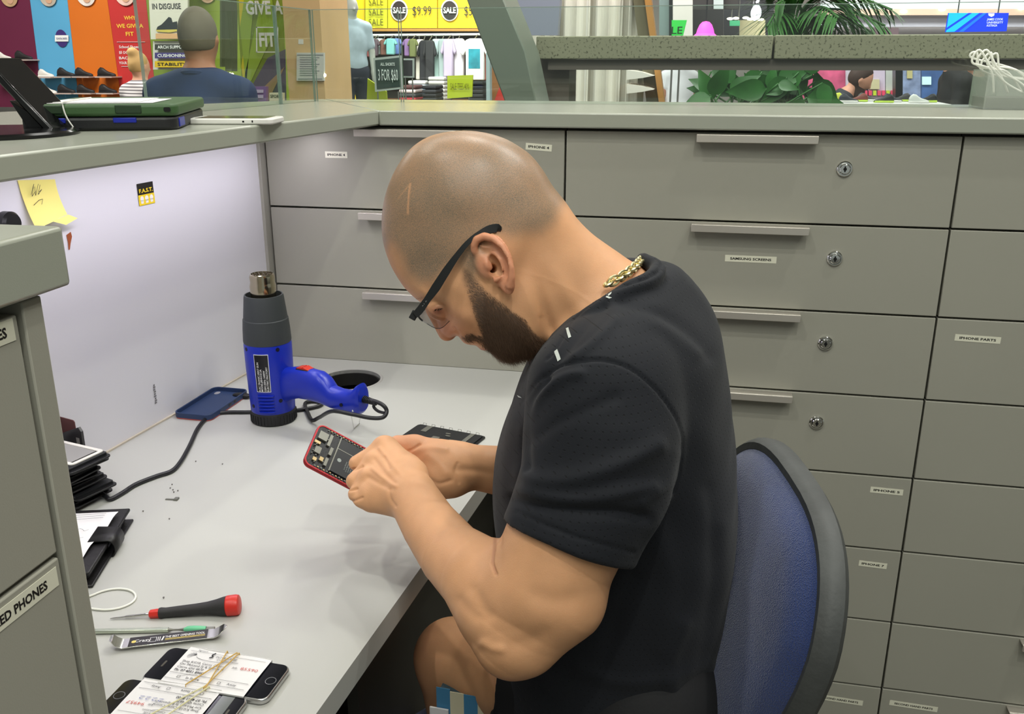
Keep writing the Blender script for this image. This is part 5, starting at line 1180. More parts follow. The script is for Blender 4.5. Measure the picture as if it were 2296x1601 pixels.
def skin_material():
    m = bpy.data.materials.new('skin'); m.use_nodes = True; nt = m.node_tree; b = nt.nodes['Principled BSDF']; L = nt.links.new; N_ = nt.nodes.new
    b.inputs['Roughness'].default_value = .5; b.inputs['Specular IOR Level'].default_value = .4
    b.inputs['Subsurface Weight'].default_value = .12; b.inputs['Subsurface Radius'].default_value = (.010, .004, .002); b.inputs['Subsurface Scale'].default_value = 1
    tc = N_('ShaderNodeTexCoord'); a = N_('ShaderNodeAttribute'); a.attribute_name = 'skin'; h = N_('ShaderNodeAttribute'); h.attribute_name = 'hair'; g = N_('ShaderNodeAttribute'); g.attribute_name = 'beardm'
    n1 = N_('ShaderNodeTexNoise'); n1.inputs['Scale'].default_value = 26; n1.inputs['Detail'].default_value = 5
    n2 = N_('ShaderNodeTexNoise'); n2.inputs['Scale'].default_value = 1300; n2.inputs['Detail'].default_value = 3
    n3 = N_('ShaderNodeTexNoise'); n3.inputs['Scale'].default_value = 16; n3.inputs['Detail'].default_value = 6
    for n in (n1, n2, n3): L(tc.outputs['Object'], n.inputs['Vector'])
    def mr(src, a0, a1, b0, b1): q = N_('ShaderNodeMapRange'); q.inputs[1].default_value = a0; q.inputs[2].default_value = a1; q.inputs[3].default_value = b0; q.inputs[4].default_value = b1; L(src, q.inputs[0]); return q.outputs[0]
    def math_(op, x, y): q = N_('ShaderNodeMath'); q.operation = op; L(x, q.inputs[0]); (L(y, q.inputs[1]) if not isinstance(y, float) else setattr(q.inputs[1], 'default_value', y)); return q.outputs[0]
    def mix(f, c1, c2, bt='MIX'):
        q = N_('ShaderNodeMix'); q.data_type = 'RGBA'; q.blend_type = bt
        (L(f, q.inputs[0]) if not isinstance(f, float) else setattr(q.inputs[0], 'default_value', f))
        for s_, c in ((q.inputs[6], c1), (q.inputs[7], c2)):
            if isinstance(c, tuple): s_.default_value = (*c, 1)
            else: L(c, s_)
        return q.outputs[2]
    base = mix(1.0, a.outputs['Color'], mr(n1.outputs['Fac'], .3, .7, .90, 1.05), 'MULTIPLY')
    st = math_('MULTIPLY', h.outputs['Fac'], mr(n2.outputs['Fac'], .38, .64, .60, 1.0)); st = math_('MULTIPLY', st, mr(n3.outputs['Fac'], .3, .75, .80, 1.1))
    c = mix(st, base, lin((124, 112, 96)))
    bd = math_('MULTIPLY', g.outputs['Fac'], .5); c = mix(bd, c, lin((58, 42, 32)))
    L(c, b.inputs['Base Color']); 
    bp = N_('ShaderNodeBump'); bp.inputs['Strength'].default_value = .12; bp.inputs['Distance'].default_value = .0006
    v = N_('ShaderNodeTexVoronoi'); v.inputs['Scale'].default_value = 750; L(tc.outputs['Object'], v.inputs['Vector']); L(v.outputs['Distance'], bp.inputs['Height']); L(bp.outputs[0], b.inputs['Normal'])
    L(mr(h.outputs['Fac'], 0, 1, .5, .36), b.inputs['Roughness'])
    return m
man = thing('person', 'bearded man with a shaved head and glasses in a black shirt, bent over a phone', 'person', (HIP_N[0], YM, .44))
skin = skin_material()
def weld(A, B):                                   # close the seam between the fine and the coarse part of the body under the shirt
    from mathutils.kdtree import KDTree
    n = len(A[0]); V = np.concatenate([A[0], B[0]]); F = np.concatenate([A[1], B[1]+n])
    def border(Q):
        e = np.concatenate([Q[:, [0, 1]], Q[:, [1, 2]], Q[:, [2, 3]], Q[:, [3, 0]]]); k = np.sort(e, 1).astype(np.int64); k = k[:, 0]*10**8+k[:, 1]; u_, i_, c_ = np.unique(k, return_index=True, return_counts=True); return e[i_[c_ == 1]]
    ea, eb = border(A[1]), border(B[1]); vb = np.unique(eb); kd = KDTree(len(vb))
    for j in vb: kd.insert(B[0][j], int(j))
    kd.balance(); va = np.unique(ea); nr = {int(j): kd.find(A[0][j]) for j in va}; out = []
    for a, b in ea:
        ca, cb = nr[int(a)], nr[int(b)]
        if ca[2] < .02 and cb[2] < .02 and ca[1] != cb[1]: out.append((b, a, ca[1]+n, cb[1]+n))
    return main_piece(V, np.concatenate([F, np.array(out)]))
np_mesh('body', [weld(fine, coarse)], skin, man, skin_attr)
# ---- t-shirt
SLV = ([D(1345, 890, .872), D(1346, 980, .868), D(1335, 1070, .864), D(1285, 1190, .860), D(1262, 1245, .858)], [.0700, .0735, .0720, .0655, .0650])
SLV_F = ([SH_F, D(1345, 1010, 1.20), D(1338, 1060, 1.21)], [.066, .062, .058])
def f_shirt(P):
    f = f_trunk(P, .004); f = smin(f, f_shoulders(P, .003), .035)
    s = path(P, *SLV); s = smax(s, -((P-hemc)@hemn), .003)
    cav = path(P, ARM_N[0], [r+.001 for r in ARM_N[1]]); s = np.where((P-hemc)@hemn < .010, smax(s, -cav, .0015), s)
    f = smin(f, s, .016)
    f = smin(f, path(P, *SLV_F), .02)
    # collar band standing round the neck
    q = P-neck_c; t = q@neck_d; r = np.sqrt(np.maximum((q*q).sum(1)-t*t, 0))
    coll = path(P, COLLAR, [.0085]*len(COLLAR)); f = smin(f, coll, .005)
    nk = f_headcore(P)-.0045; f = np.where(P[:, 2] > 1.0, smax(f, -nk, .002), f)
    return f
CL = [(1442, 582, .000), (1474, 604, .030), (1454, 630, .062), (1398, 655, .082), (1330, 700, .086), (1276, 752, .070), (1240, 775, .035), (1232, 782, 0)]
_a = [hloc(*q) for q in CL]; _b = [hloc(q[0], q[1], 0)+(-en)*q[2]+(eu*0) for q in CL[::-1][1:-1]]
COLLAR = list(spline(_a+_b, 5, closed=True)); COLLAR.append(COLLAR[0])
sv, sf = sdf_mesh(f_shirt, (-.30, .64, .44), (.18, 1.28, 1.20), .0026)
sv, sf = main_piece(sv, sf); sv = smooth_mesh(sv, sf, 3, .5); NM = vnormals(sv, sf); pxs, pys, dps = proj(sv)
facing = np.clip((NM@(-FWD))*1.5, 0, 1)
# creases: (polyline in photo pixels, half width px, height m, kind)
FOLD = [([(1168, 1062), (1200, 1076), (1260, 1078), (1330, 1062), (1400, 1036), (1470, 1000)], 22, .0055, 1), ([(1150, 1118), (1210, 1136), (1290, 1146), (1380, 1150), (1448, 1160)], 13, -.0045, 1), ([(1160, 1100), (1250, 1118), (1350, 1115), (1460, 1090)], 16, .004, 1),
        ([(1172, 1000), (1230, 960), (1310, 920), (1380, 890)], 14, -.0022, 1), ([(1175, 960), (1200, 900), (1260, 850), (1300, 838)], 12, .004, 1), ([(1186, 1050), (1178, 980), (1190, 900), (1225, 850)], 10, -.005, 1), ([(1440, 1125), (1500, 1080), (1520, 1020)], 14, .003, 1),
        ([(1355, 690), (1300, 745), (1255, 800), (1215, 850)], 12, -.003, 1), ([(1370, 700), (1420, 720), (1490, 740), (1560, 790)], 18, .0025, 1), ([(1380, 720), (1330, 770), (1290, 800)], 10, .003, 1), ([(1395, 680), (1470, 700), (1540, 740), (1590, 800)], 14, -.0022, 1),
        ([(1150, 940), (1130, 1010), (1128, 1090), (1145, 1160)], 16, .003, 1), ([(1590, 1100), (1605, 1250), (1590, 1420), (1560, 1560)], 20, -.002, 1), ([(1620, 1180), (1625, 1300), (1600, 1450)], 20, .0018, 1), ([(1470, 1180), (1500, 1300), (1480, 1450)], 26, .003, 1), ([(1420, 1300), (1380, 1400), (1360, 1500)], 22, -.003, 1), ([(1530, 1400), (1500, 1500), (1520, 1590)], 20, .004, 1), ([(1300, 1500), (1400, 1530), (1500, 1520), (1590, 1490)], 18, .003, 1)]
SEAM = [([(1172, 900), (1200, 856), (1230, 832), (1260, 819), (1311, 809), (1357, 807), (1413, 824), (1464, 865), (1505, 921), (1527, 970), (1531, 1000), (1524, 1060), (1510, 1104)], 3.4, -.0030), ([(1160, 1147), (1230, 1180), (1300, 1206), (1360, 1222), (1422, 1238)], 4, -.0016), ([(1352, 648), (1400, 636), (1450, 622), (1478, 606), (1482, 592)], 5, -.0045), ([(1350, 660), (1290, 715), (1240, 790), (1225, 805)], 2.8, -.002)]
dsp = np.zeros(len(sv)); frnt = (dps < 1.12)
for pts, wpx, a, _ in FOLD: dsp += a*np.exp(-(line_d(pxs, pys, spline(pts, 4))/wpx)**2)*facing*frnt
for pts, wpx, a in SEAM: dsp += a*np.exp(-(line_d(pxs, pys, spline(pts, 5))/wpx)**2)*facing*frnt
dsp += .0012*np.sin(sv[:, 0]*55+sv[:, 2]*38+np.sin(sv[:, 1]*30)*2)*np.sin(sv[:, 2]*47-sv[:, 0]*21)
sv = sv+NM*dsp[:, None]
def shirt_mat():
    m = mat('black perforated jersey', (22, 24, 29), .8, sheen=.06, spec=.3); nt = m.node_tree; b = nt.nodes['Principled BSDF']; L = nt.links.new; N_ = nt.nodes.new
    tc = N_('ShaderNodeTexCoord'); sx = N_('ShaderNodeSeparateXYZ'); L(tc.outputs['Object'], sx.inputs[0])
    def mth(op, a, bb=None, c=None):
        q = N_('ShaderNodeMath'); q.operation = op
        for i, v in enumerate((a, bb, c)):
            if v is None: continue
            if isinstance(v, (int, float)): q.inputs[i].default_value = v
            else: L(v, q.inputs[i])
        return q.outputs[0]
    row = mth('MULTIPLY', sx.outputs['Z'], 1/.0062); ri = mth('FLOOR', row)
    xs = mth('ADD', sx.outputs['X'], mth('MULTIPLY', sx.outputs['Y'], .55)); colm = mth('ADD', mth('MULTIPLY', xs, 1/.0078), mth('MULTIPLY', mth('MODULO', ri, 2.0), .5))
    dx = mth('SUBTRACT', mth('FRACT', colm), .5); dy = mth('SUBTRACT', mth('FRACT', row), .5)
    rr = mth('ADD', mth('MULTIPLY', mth('MULTIPLY', dx, dx), 1.2), mth('MULTIPLY', dy, dy)); dot = N_('ShaderNodeMapRange'); dot.inputs[1].default_value = .008; dot.inputs[2].default_value = .024; dot.inputs[3].default_value = 1; dot.inputs[4].default_value = 0; L(rr, dot.inputs[0])
    mx = N_('ShaderNodeMix'); mx.data_type = 'RGBA'; mx.inputs[6].default_value = (*lin((23, 25, 31)), 1); mx.inputs[7].default_value = (*lin((8, 8, 10)), 1); L(mth('MULTIPLY', dot.outputs[0], .6), mx.inputs[0]); L(mx.outputs[2], b.inputs['Base Color'])
    no = N_('ShaderNodeTexNoise'); no.inputs['Scale'].default_value = 1600; L(tc.outputs['Object'], no.inputs['Vector'])
    hgt = mth('SUBTRACT', mth('MULTIPLY', no.outputs['Fac'], .4), dot.outputs[0]); bp = N_('ShaderNodeBump'); bp.inputs['Strength'].default_value = .5; bp.inputs['Distance'].default_value = .0008; L(hgt, bp.inputs['Height']); L(bp.outputs[0], b.inputs['Normal'])
    return m
shirt = np_mesh('t_shirt', [(sv, sf)], shirt_mat(), man)
# reflective marks of the shirt: thin printed strips draped on its surface
from mathutils.bvhtree import BVHTree
bvh = BVHTree.FromPolygons([tuple(v) for v in sv], [tuple(map(int, f)) for f in sf])
def on_shirt(x, y, off=.0006):
    r = ray(x, y); r = r/np.linalg.norm(r); h = bvh.ray_cast(Vector(CAM), Vector(r))
    return (np.array(h[0])+np.array(h[1])*off*(1 if h[1].dot(Vector(r)) < 0 else -1)) if h[0] is not None else CAM+r
def patch(mb, quad, n=5, mi=0):
    q = np.array(quad, float); V = []; F = []
    for i in range(n+1):
        for j in range(n+1):
            u_, v_ = i/n, j/n; p = (q[0]*(1-u_)+q[1]*u_)*(1-v_)+(q[3]*(1-u_)+q[2]*u_)*v_; V.append(on_shirt(*p))
    for i in range(n):
        for j in range(n): a = i*(n+1)+j; F.append((a, a+1, a+n+2, a+n+1))
    mb.add(V, F, mi)
refl = mat('reflective silver print', (190, 196, 190), .45)
for q in ([(1269, 737), (1275, 735), (1281, 756), (1275, 759)], [(1243, 789), (1250, 783), (1258, 806), (1251, 811)], [(1160, 886), (1168, 890), (1171, 893), (1163, 891)]):
    b_ = MB(); patch(b_, q); b_.build('reflective_strip', refl, shirt, smooth='all')
b_ = MB()
for q in ([(1353, 656), (1360, 661), (1364, 662), (1358, 658)], [(1364, 660), (1372, 655), (1370, 660), (1364, 665)], [(1361, 664), (1372, 668), (1366, 670), (1358, 667)]): patch(b_, q, 3)
b_.build('logo_print', refl, shirt, smooth='all')
# ---- shorts
def f_shorts(P):
    f = path(P, [HIP_N, HIP_N*.32+KN_N*.68], [.098, .078]); f = np.minimum(f, path(P, [HIP_F, HIP_F*.32+KN_F*.68], [.098, .086]))
    pl_ = (P-(HIP_N*.44+KN_N*.56))@((HIP_N-KN_N)/np.linalg.norm(HIP_N-KN_N)); f = smax(f, -pl_, .004)
    return smin(f, f_trunk(P, .006)+np.maximum(P[:, 2]-.60, 0), .04)
hv_, hf_ = sdf_mesh(f_shorts, (-.30, .74, .38), (.16, 1.26, .72), .004)
np_mesh('shorts', [(smooth_mesh(hv_, hf_, 3), hf_)], mat('black shorts fabric', (16, 16, 19), .8, bump=.3, bscale=300), man)
for A_, T_ in ((AN_N, TOE_N), (AN_F, TOE_F)):
    sh_ = sdf_mesh(lambda P: smax(smin(path(P, [A_+np.array([.035, 0, -.035]), T_+np.array([-.02, 0, .0])], [.042, .034]), cone(P, A_, A_+np.array([0, 0, -.04]), .04, .04), .02), A_[2]-.09-P[:, 2], .004), A_+np.array([-.26, -.08, -.14]), A_+np.array([.12, .08, .06]), .005)
    np_mesh('shoe', [(smooth_mesh(*sh_, 2), sh_[1])], black_matte, man)
# ---- beard, brows, lashes: short strands rooted in the skin
def strands(name, samples, m, seg=3):
    V = []; F = []; n = 0
    for (p, dirv, nr, L, r) in samples:
        side = np.cross(dirv, nr); side /= np.linalg.norm(side)+1e-9
        for k in range(seg+1):
            t = k/seg; c = p+dirv*L*t+nr*(L*.28*t*(1-.75*t)); w_ = r*(1-t*.85); V.append(c-side*w_); V.append(c+side*w_*.5+nr*w_*.8)
        for k in range(seg): a = n+2*k; F.append((a, a+1, a+3, a+2))
        n += 2*(seg+1)
    np_mesh(name, [(np.array(V), np.array(F))], m, man)
def head_surface(u, v, side=1):
    w2, S = w2_of(np.array([u]), np.array([v])); n = math.sqrt(max(w2[0], 0)); return Hc+eu*(u-HX)*PXM-ev*(v-HY)*PXM+en*side*n, n
def head_normal(u, v, side, p):
    e = 3.; a = head_surface(u+e, v, side)[0]-head_surface(u-e, v, side)[0]; b = head_surface(u, v+e, side)[0]-head_surface(u, v-e, side)[0]
    nr = np.cross(a, b); nr /= np.linalg.norm(nr)+1e-12; return nr if nr@(p-hloc(1110, 640, 0)) > 0 else -nr
rs = random.Random(3); smp = []
Bs = np.array(BEARD); tries = 0
UU = np.array([rs.uniform(1030, 1230) for _ in range(60000)]); VV = np.array([rs.uniform(595, 812) for _ in range(60000)])
bsd = poly_sd(UU, VV, BEARD); osd = bilf(FSD, UU, VV); sel = np.where((bsd > -2.5) & (osd > .6))[0]
for i in sel:
    if len(smp) > 19000: break
    u, v = UU[i], VV[i]; fade = min(1, (bsd[i]+4)/14)
    low = np.clip((v-640)/130, 0, 1)
    if rs.random() > .30+.70*fade*(.35+.65*low): continue
    for side in ((1,) if rs.random() < .72 else (-1,)):
        p, n = head_surface(u, v, side)
        if n < .001: p = Hc+eu*(u-HX)*PXM-ev*(v-HY)*PXM
        nr = head_normal(u, v, side, p)
        ang = math.radians(62)+rs.gauss(0, .28)-(.25 if v > 770 else 0)
        if v < 765 and u < 1082: ang = math.radians(25)+rs.gauss(0, .3)
        d = eu*math.cos(ang)-ev*math.sin(ang)+nr*rs.uniform(.05, .30); d -= nr*(d@nr)*.5; d /= np.linalg.norm(d)
        smp.append((p-nr*.0003, d, nr, (.0035+.0055*low)*rs.uniform(.6, 1.25)*(.6+.4*fade), .00015))
hairm = mat('dark brown beard hair', (94, 72, 56), .5, spec=.3)
strands('beard', smp, hairm)
smp = []
for _ in range(420):
    t = rs.random(); u = 934+30*t+rs.gauss(0, 1.5); v = 668-2*t-10*t*(1-t)+rs.gauss(0, 2.6)
    p, n = head_surface(u, v, 1); nr = head_normal(u, v, 1, p); d = eu*.8+ev*.5+nr*.2; d /= np.linalg.norm(d); smp.append((p, d+np.array([rs.gauss(0, .15) for _ in range(3)]), nr, .006, .00014))
strands('eyebrow', smp, hairm)
smp = []
lash = [hloc(976, 694, .0455), hloc(984, 692, .0478), hloc(993, 691, .0468)]
for _ in range(46):
    t = rs.random()*2; i = min(int(t), 1); p = lash[i]+(lash[i+1]-lash[i])*(t-i); d = -eu*.55-ev*.6+en*.5; d = d+np.array([rs.gauss(0, .2) for _ in range(3)]); d /= np.linalg.norm(d); smp.append((p, d, en, .0042, .00013))
strands('eyelashes', smp, mat('lash black', (16, 12, 10), .5))
ec = hloc(985, 690, .0290)
ey = MB().sph(ec, .0122, 0, 24, 16); gz_ = (-eu*.55-ev*.55+en*.62); gz_ /= np.linalg.norm(gz_); Me = basis(ec, np.cross([0, 0, 1], gz_), np.cross(gz_, np.cross([0, 0, 1], gz_))); ey.lathe([(.0058, .0108), (.0045, .0118), (.0001, .0124)], 20, 1, Me)
ey.build('eye', [mat('eye white', (214, 206, 200), .15), mat('dark iris', (36, 22, 16), .1)], man, smooth='all')
# ---- glasses (worn)
gfm = mat('matte black spectacle frame', (24, 25, 26), .5)
TP = [(930, 706, .066), (940, 697, .0665), (958, 672, .068), (977, 645, .070), (1000, 609, .0725), (1025, 573, .0745), (1052, 541, .0755), (1080, 521, .0745), (1098, 514, .073), (1116, 512, .072), (1118, 519, .071)]
TW = [.0034, .0038, .0034, .0044, .0040, .0029, .0024, .0028, .0040, .0044, .0015]
def flat_arm(side):
    P = [hloc(a, b, .0)+en*side*(c+.0015)-(en*0) for a, b, c in TP] if side < 0 else [hloc(a, b, c+.0015) for a, b, c in TP]
    P = spline(P, 4); wds = np.interp(np.linspace(0, 1, len(P)), np.linspace(0, 1, len(TW)), TW); V = []; F = []
    tg = np.gradient(P, axis=0); tg /= np.linalg.norm(tg, axis=1)[:, None]; m = len(P)
    for i in range(m):
        v = np.cross(tg[i], en); v /= np.linalg.norm(v)
        for a, b in ((-1, -1), (1, -1), (1, 1), (-1, 1)): V.append(P[i]+v*a*wds[i]+en*b*.0014)
    for i in range(m-1):
        for k in range(4): F.append((i*4+k, i*4+(k+1) % 4, (i+1)*4+(k+1) % 4, (i+1)*4+k))
    F += [(3, 2, 1, 0), tuple((m-1)*4+k for k in range(4))]; return V, F
gl = MB().add(*flat_arm(1)).build('spectacles', gfm, man, bevel=.0006)
MB().add(*flat_arm(-1)).build('temple_arm', gfm, gl, bevel=.0006)
ltd = hloc(984, 739, .060)-hloc(929, 709, .060); LHt = np.linalg.norm(ltd); ltd /= LHt
def lensM(side):
    o = hloc(929, 709, .062) if side > 0 else hloc(929, 709, .062)-en*.124
    inner = -en*side+ (eu*.34+ev*.30)*1.0; return basis(o, inner, ltd)
for side in (1, -1):
    M = lensM(side); lens = []
    wL = .050
    for a in np.linspace(0, 2*math.pi, 41)[:-1]:
        c, s = math.cos(a), math.sin(a); lens.append((wL/2+.001+wL/2*np.sign(c)*abs(c)**.55, .0145+.0145*np.sign(s)*abs(s)**.55))
    lm = bpy.data.materials.get('spectacle lens')
    if lm is None:
        lm = glass.copy(); lm.name = 'spectacle lens'
        for nd in lm.node_tree.nodes:
            if nd.type == 'BSDF_TRANSPARENT': nd.inputs[0].default_value = (.86, .87, .90, 1)
    MB().prism(lens, -.0006, .0006, 0, M).build('lens', lm, gl)
    b = MB(); b.tube([(x, y, 0) for x, y in lens if y < .0145], .0010, 6, 0, M); b.tube([(x, y, 0) for x, y in lens if y >= .0145][::1], .0003, 6, 0, M); b.build('lens_rim', gfm, gl, smooth=True)
Ma, Mb2 = lensM(1), lensM(-1)
a_, b2 = (Ma@np.array([.049, .008, 0, 1]))[:3], (Mb2@np.array([.049, .008, 0, 1]))[:3]
MB().tube(spline([a_, (a_+b2)/2-(eu*.5)*.004, b2], 5), .0016, 8).build('bridge', gfm, gl, smooth=True)
h0 = hloc(928, 707, .064); MB().box((-.0035, -.0045, -.002), (.0035, .0045, .002), 0, basis(h0, ltd, np.cross(en, ltd))).build('hinge', gfm, gl, bevel=.0008)
pt_ = hloc(950, 684, .0702); Mg_ = basis(pt_, hloc(977, 645, .0715)-hloc(958, 672, .0695), ev*.6+eu*.75)
if Mg_[:3, 2]@en < 0: Mg_ = basis(pt_, hloc(977, 645, .0715)-hloc(958, 672, .0695), -(ev*.6+eu*.75))
MB().line([(-.003, -.001), (-.001, .0008), (0, -.001), (.0015, .0008)], .0004, Mg_, 0).line([(.003, -.001), (.0045, .0008), (.0055, -.001)], .0004, Mg_, 0).build('logo_print', mat('pale grey print', (170, 170, 170), .5), gl)
# ---- gold chain
gold = mat('gold', (240, 228, 176), .3, metal=1)
NP = [(1436, 594, -.030), (1434, 590, .000), (1430, 592, .025), (1420, 602, .046), (1404, 615, .060), (1386, 626, .068), (1366, 636, .071), (1352, 644, .070)]
pp_ = spline([hloc(*q) for q in NP], 12); dl = np.cumsum(np.r_[0, np.linalg.norm(np.diff(pp_, axis=0), axis=1)]); ch = MB(); k = 0; s = 0
while s < dl[-1]-.002:
    p = np.array([np.interp(s, dl, pp_[:, i]) for i in range(3)]); p2 = np.array([np.interp(s+.001, dl, pp_[:, i]) for i in range(3)]); tg_ = p2-p
    outn = (p-hloc(1370, 660, 0)); M = basis(p+outn/np.linalg.norm(outn)*.0035, tg_, outn if k % 2 == 0 else np.cross(tg_, outn)); big = .0060 if k % 2 == 0 else .0042
    ch.tube([(big*math.cos(a)*1.15, big*.75*math.sin(a), 0) for a in np.linspace(0, 2*math.pi, 15)[:-1]], .0015, 6, 0, M@Rx(.9), closed=True)
    if k % 3 == 0: ch.box((-.0035, -.0022, -.0018), (.0035, .0022, .0018), 0, M@Rx(.6))
    s += .0058; k += 1
ch.build('gold_chain', gold, man, smooth=True)
# =====================================================================  PHONE IN HIS HANDS
def held_phone():
    BLp, TLp, LRp = (678, 1037), (716, 949), (771, 1086)
    best = None
    BL = D(*BLp, 1.12)
    r = ray(*TLp)
    for d in np.linspace(1.0, 1.3, 601):
        e = abs(np.linalg.norm(CAM+r*d-BL)-.067)
        if d > 1.12 and (best is None or e < best[0]): best = (e, d)
    TL = CAM+r*best[1]; y = TL-BL; r2 = ray(*LRp)
    d2 = -((CAM-BL)@y)/(r2@y); LR = CAM+r2*d2; return BL, TL, LR
BLc, TLc, LRc = held_phone()
Mh = basis(BLc, LRc-BLc, TLc-BLc)
if Mh[:3, 2]@(-FWD) < 0: print('phone flipped')
ph = thing('mobile_phone', 'opened red phone with battery and circuits exposed, held in the man\'s hands', 'phone', BLc)
C0 = Mh@T(.069, .0335, 0)
rf = mat('red anodised frame', (158, 26, 34), .3, metal=.4)
MB().rbox(.138, .067, .0055, .0095, 0, C0@T(0, 0, -.0055), 8).build('red_frame', rf, ph, bevel=.0015)
rr_ = MB(); ring(rr_, .138, .067, .0095, .0018, -.0005, .0012, 0, C0, 8); rr_.build('frame_lip', rf, ph)
MB().rbox(.1345, .0635, .0004, .008, 0, C0@T(0, 0, .0001)).build('inner_tray', pcb, ph)
bm_ = MB(); bm_.box((-.036, -.0265, .0005), (.048, .0085, .0028), 0, C0); bm_.box((-.036, .0105, .0005), (.03, .0265, .0022), 0, C0)
Mt = C0@T(-.012, -.009, .0029)@Rz(math.pi/2)
for k in range(6): bm_.text('Li-ion Battery 3.8 V'[:14+(k*5) % 7], .0024, Mt@T(0, .006-.0028*k, 0)@T(0, 0, 0), 1, 0)
bm_.lathe([(.0028, 0), (.0028, .0001)], 16, 1, C0@T(-.028, -.006, .0029)); bm_.build('battery', [mat('battery wrap black', (24, 26, 30), .4), mat('battery print grey', (150, 160, 158), .5)], ph)
lb_ = MB()
for (x0, y0, x1, y1, z, mi) in [(-.0365, -.028, -.035, .028, .0034, 0), (-.036, .0090, .02, .0100, .003, 0), (-.064, .010, -.052, .022, .0034, 0), (-.050, .006, -.046, .024, .003, 0), (-.062, -.012, -.054, -.002, .003, 0), (-.045, -.024, -.041, -.012, .0032, 0), (-.044, -.006, -.040, .006, .0032, 0), (-.052, -.02, -.047, -.014, .0028, 1), (-.060, -.024, -.055, -.019, .0028, 1), (-.066, .002, -.058, .006, .0026, 1)]:
    lb_.box((x0, y0, .0005), (x1, y1, z), mi, C0)
for k in range(26): lb_.box((-.055+.0042*k, .0285, .0005), (-.0535+.0042*k, .0300, .0018+.0006*(k % 3)), k % 2, C0)
for k in range(26): lb_.box((-.055+.0042*k, -.0305, .0005), (-.053+.0042*k, -.0290, .0018+.0006*(k % 3)), k % 2, C0)
for k in range(14): 
    x, y = rs.uniform(-.066, -.04), rs.uniform(-.026, .026); lb_.lathe([(.0008, .0005), (.0008, .003)], 8, 0, C0@T(x, y, 0))
lb_.build('logic_board', [silver, mat('gold contact', (170, 150, 110), .35, metal=.7)], ph)
# =====================================================================  BAG BESIDE HIS LEG
bagp = [D(978, 1545, 1.12), D(1112, 1560, 1.10)]
u = bagp[1]-bagp[0]; u[2] = 0; Lb_ = np.linalg.norm(u); Mbg = basis((bagp[0][0], bagp[0][1], FLZ), u, (0, 0, 1)); topz = (bagp[0][2]+bagp[1][2])/2-FLZ
Mbg = basis((bagp[0][0], bagp[0][1], 0), u, (-u[1], u[0], 0))
bg = thing('tote_bag', 'blue and white striped cloth bag standing beside the man\'s leg', 'bag', (bagp[0][0], bagp[0][1], FLZ))
sb_ = MB(); ns = 10; wS = (Lb_+.10)/ns; tz = topz+FLZ
for k in range(ns):
    sb_.box((k*wS, 0, FLZ), ((k+1)*wS, .001, tz-.004*math.sin(k*.9)), k % 2, Mbg); 
sb_.box((0, .0012, FLZ), (ns*wS, .09, tz-.012), 2, Mbg)
sb_.build('striped_cloth', [mat('bag blue', (70, 130, 170), .8), mat('bag cream', (214, 206, 176), .8), mat('bag inside', (60, 80, 90), .8)], bg)
MB().box((-.008, -.004, tz-.10), (.016, -.0015, tz-.028), 0, Mbg@Ry(0.0)).build('white_tag', paper, bg)
# =====================================================================  THE MALL BEHIND
def qx(pix, Y, th, mb=None, mi=0):           # polygon seen at those pixels, on the plane y = Y, with real thickness
    mb = mb or MB(); P = [aty(x, y, Y) for x, y in pix]; n = len(P)
    a = sum(P[i][0]*P[(i+1) % n][2]-P[(i+1) % n][0]*P[i][2] for i in range(n))
    if a < 0: P = P[::-1]
    V = [tuple(p) for p in P]+[(p[0], p[1]+th, p[2]) for p in P]
    F = [tuple(range(n)), tuple(range(2*n-1, n-1, -1))]+[(i, n+i, n+(i+1) % n, (i+1) % n) for i in range(n)]
    return mb.add(V, F, mi)
def rect(x0, y0, x1, y1): return [(x0, y0), (x1, y0), (x1, y1), (x0, y1)]
def ctr(pix, Y): P = np.array([aty(x, y, Y) for x, y in pix]); return P.mean(0)
def one(name, pix, Y, th, m, label, cat, group=None, **k):
    return tag(qx(pix, Y, th).build(name, m, origin=ctr(pix, Y), **k), label, cat, group)
def wtext(mb, s, x, y, hpx, Y, mi, wpx=None, off=.004, bold=.015, slant=0):
    p = aty(x, y, Y-off); sc = abs(aty(x, y, Y-off)[2]-aty(x, y+hpx, Y-off)[2])/.72
    w_ = None if wpx is None else abs(aty(x+wpx/2, y, Y)[0]-aty(x-wpx/2, y, Y)[0])
    return mb.text(s, sc, basis(p, (1, 0, 0), (slant, 0, 1)), mi, bold, w_)
def wdisc(mb, x, y, rpx, Y, mi, off=.003, sy=1.0):
    p = aty(x, y, Y-off); r = abs(aty(x+rpx, y, Y)[0]-p[0]); return mb.lathe([(r, 0), (r, .002)], 32, mi, basis(p, (1, 0, 0), (0, 0, 1))@np.diag([1, sy, 1, 1]))
def rods(ob, pix, Y, down=False):
    xs = [p_[0] for p_ in pix]; ys = [p_[1] for p_ in pix]
    for k, x in enumerate((min(xs)+.15*(max(xs)-min(xs)), max(xs)-.15*(max(xs)-min(xs)))):
        a = aty(x, max(ys)-1 if down else min(ys)+1, Y+.02); b = a.copy(); b[2] = FLZ if down else 4.449
        MB().tube([a, b], .008, 6).build('stand_pole' if down else 'hanging_rod', mat('thin grey rod', (120, 120, 118), .4, metal=.6), ob)
C = lambda n, rgb, r=.6, **k: mat(n, rgb, r, **k)
struct(MB().box((-22, -4, 4.45), (22, 40, 4.55)).build('ceiling', C('mall ceiling', (214, 212, 206), .8)))
struct(qx([(-700, -500), (3100, -500), (3100, 330), (-700, 330)], 24, .1).build('wall_back', C('far mall wall', (196, 190, 184), .7, var=.25, vscale=.5)))
white_t, dark_t, yel_t = C('sign white', (236, 236, 232)), C('sign dark', (34, 36, 40)), C('sign yellow', (250, 216, 38), .5)
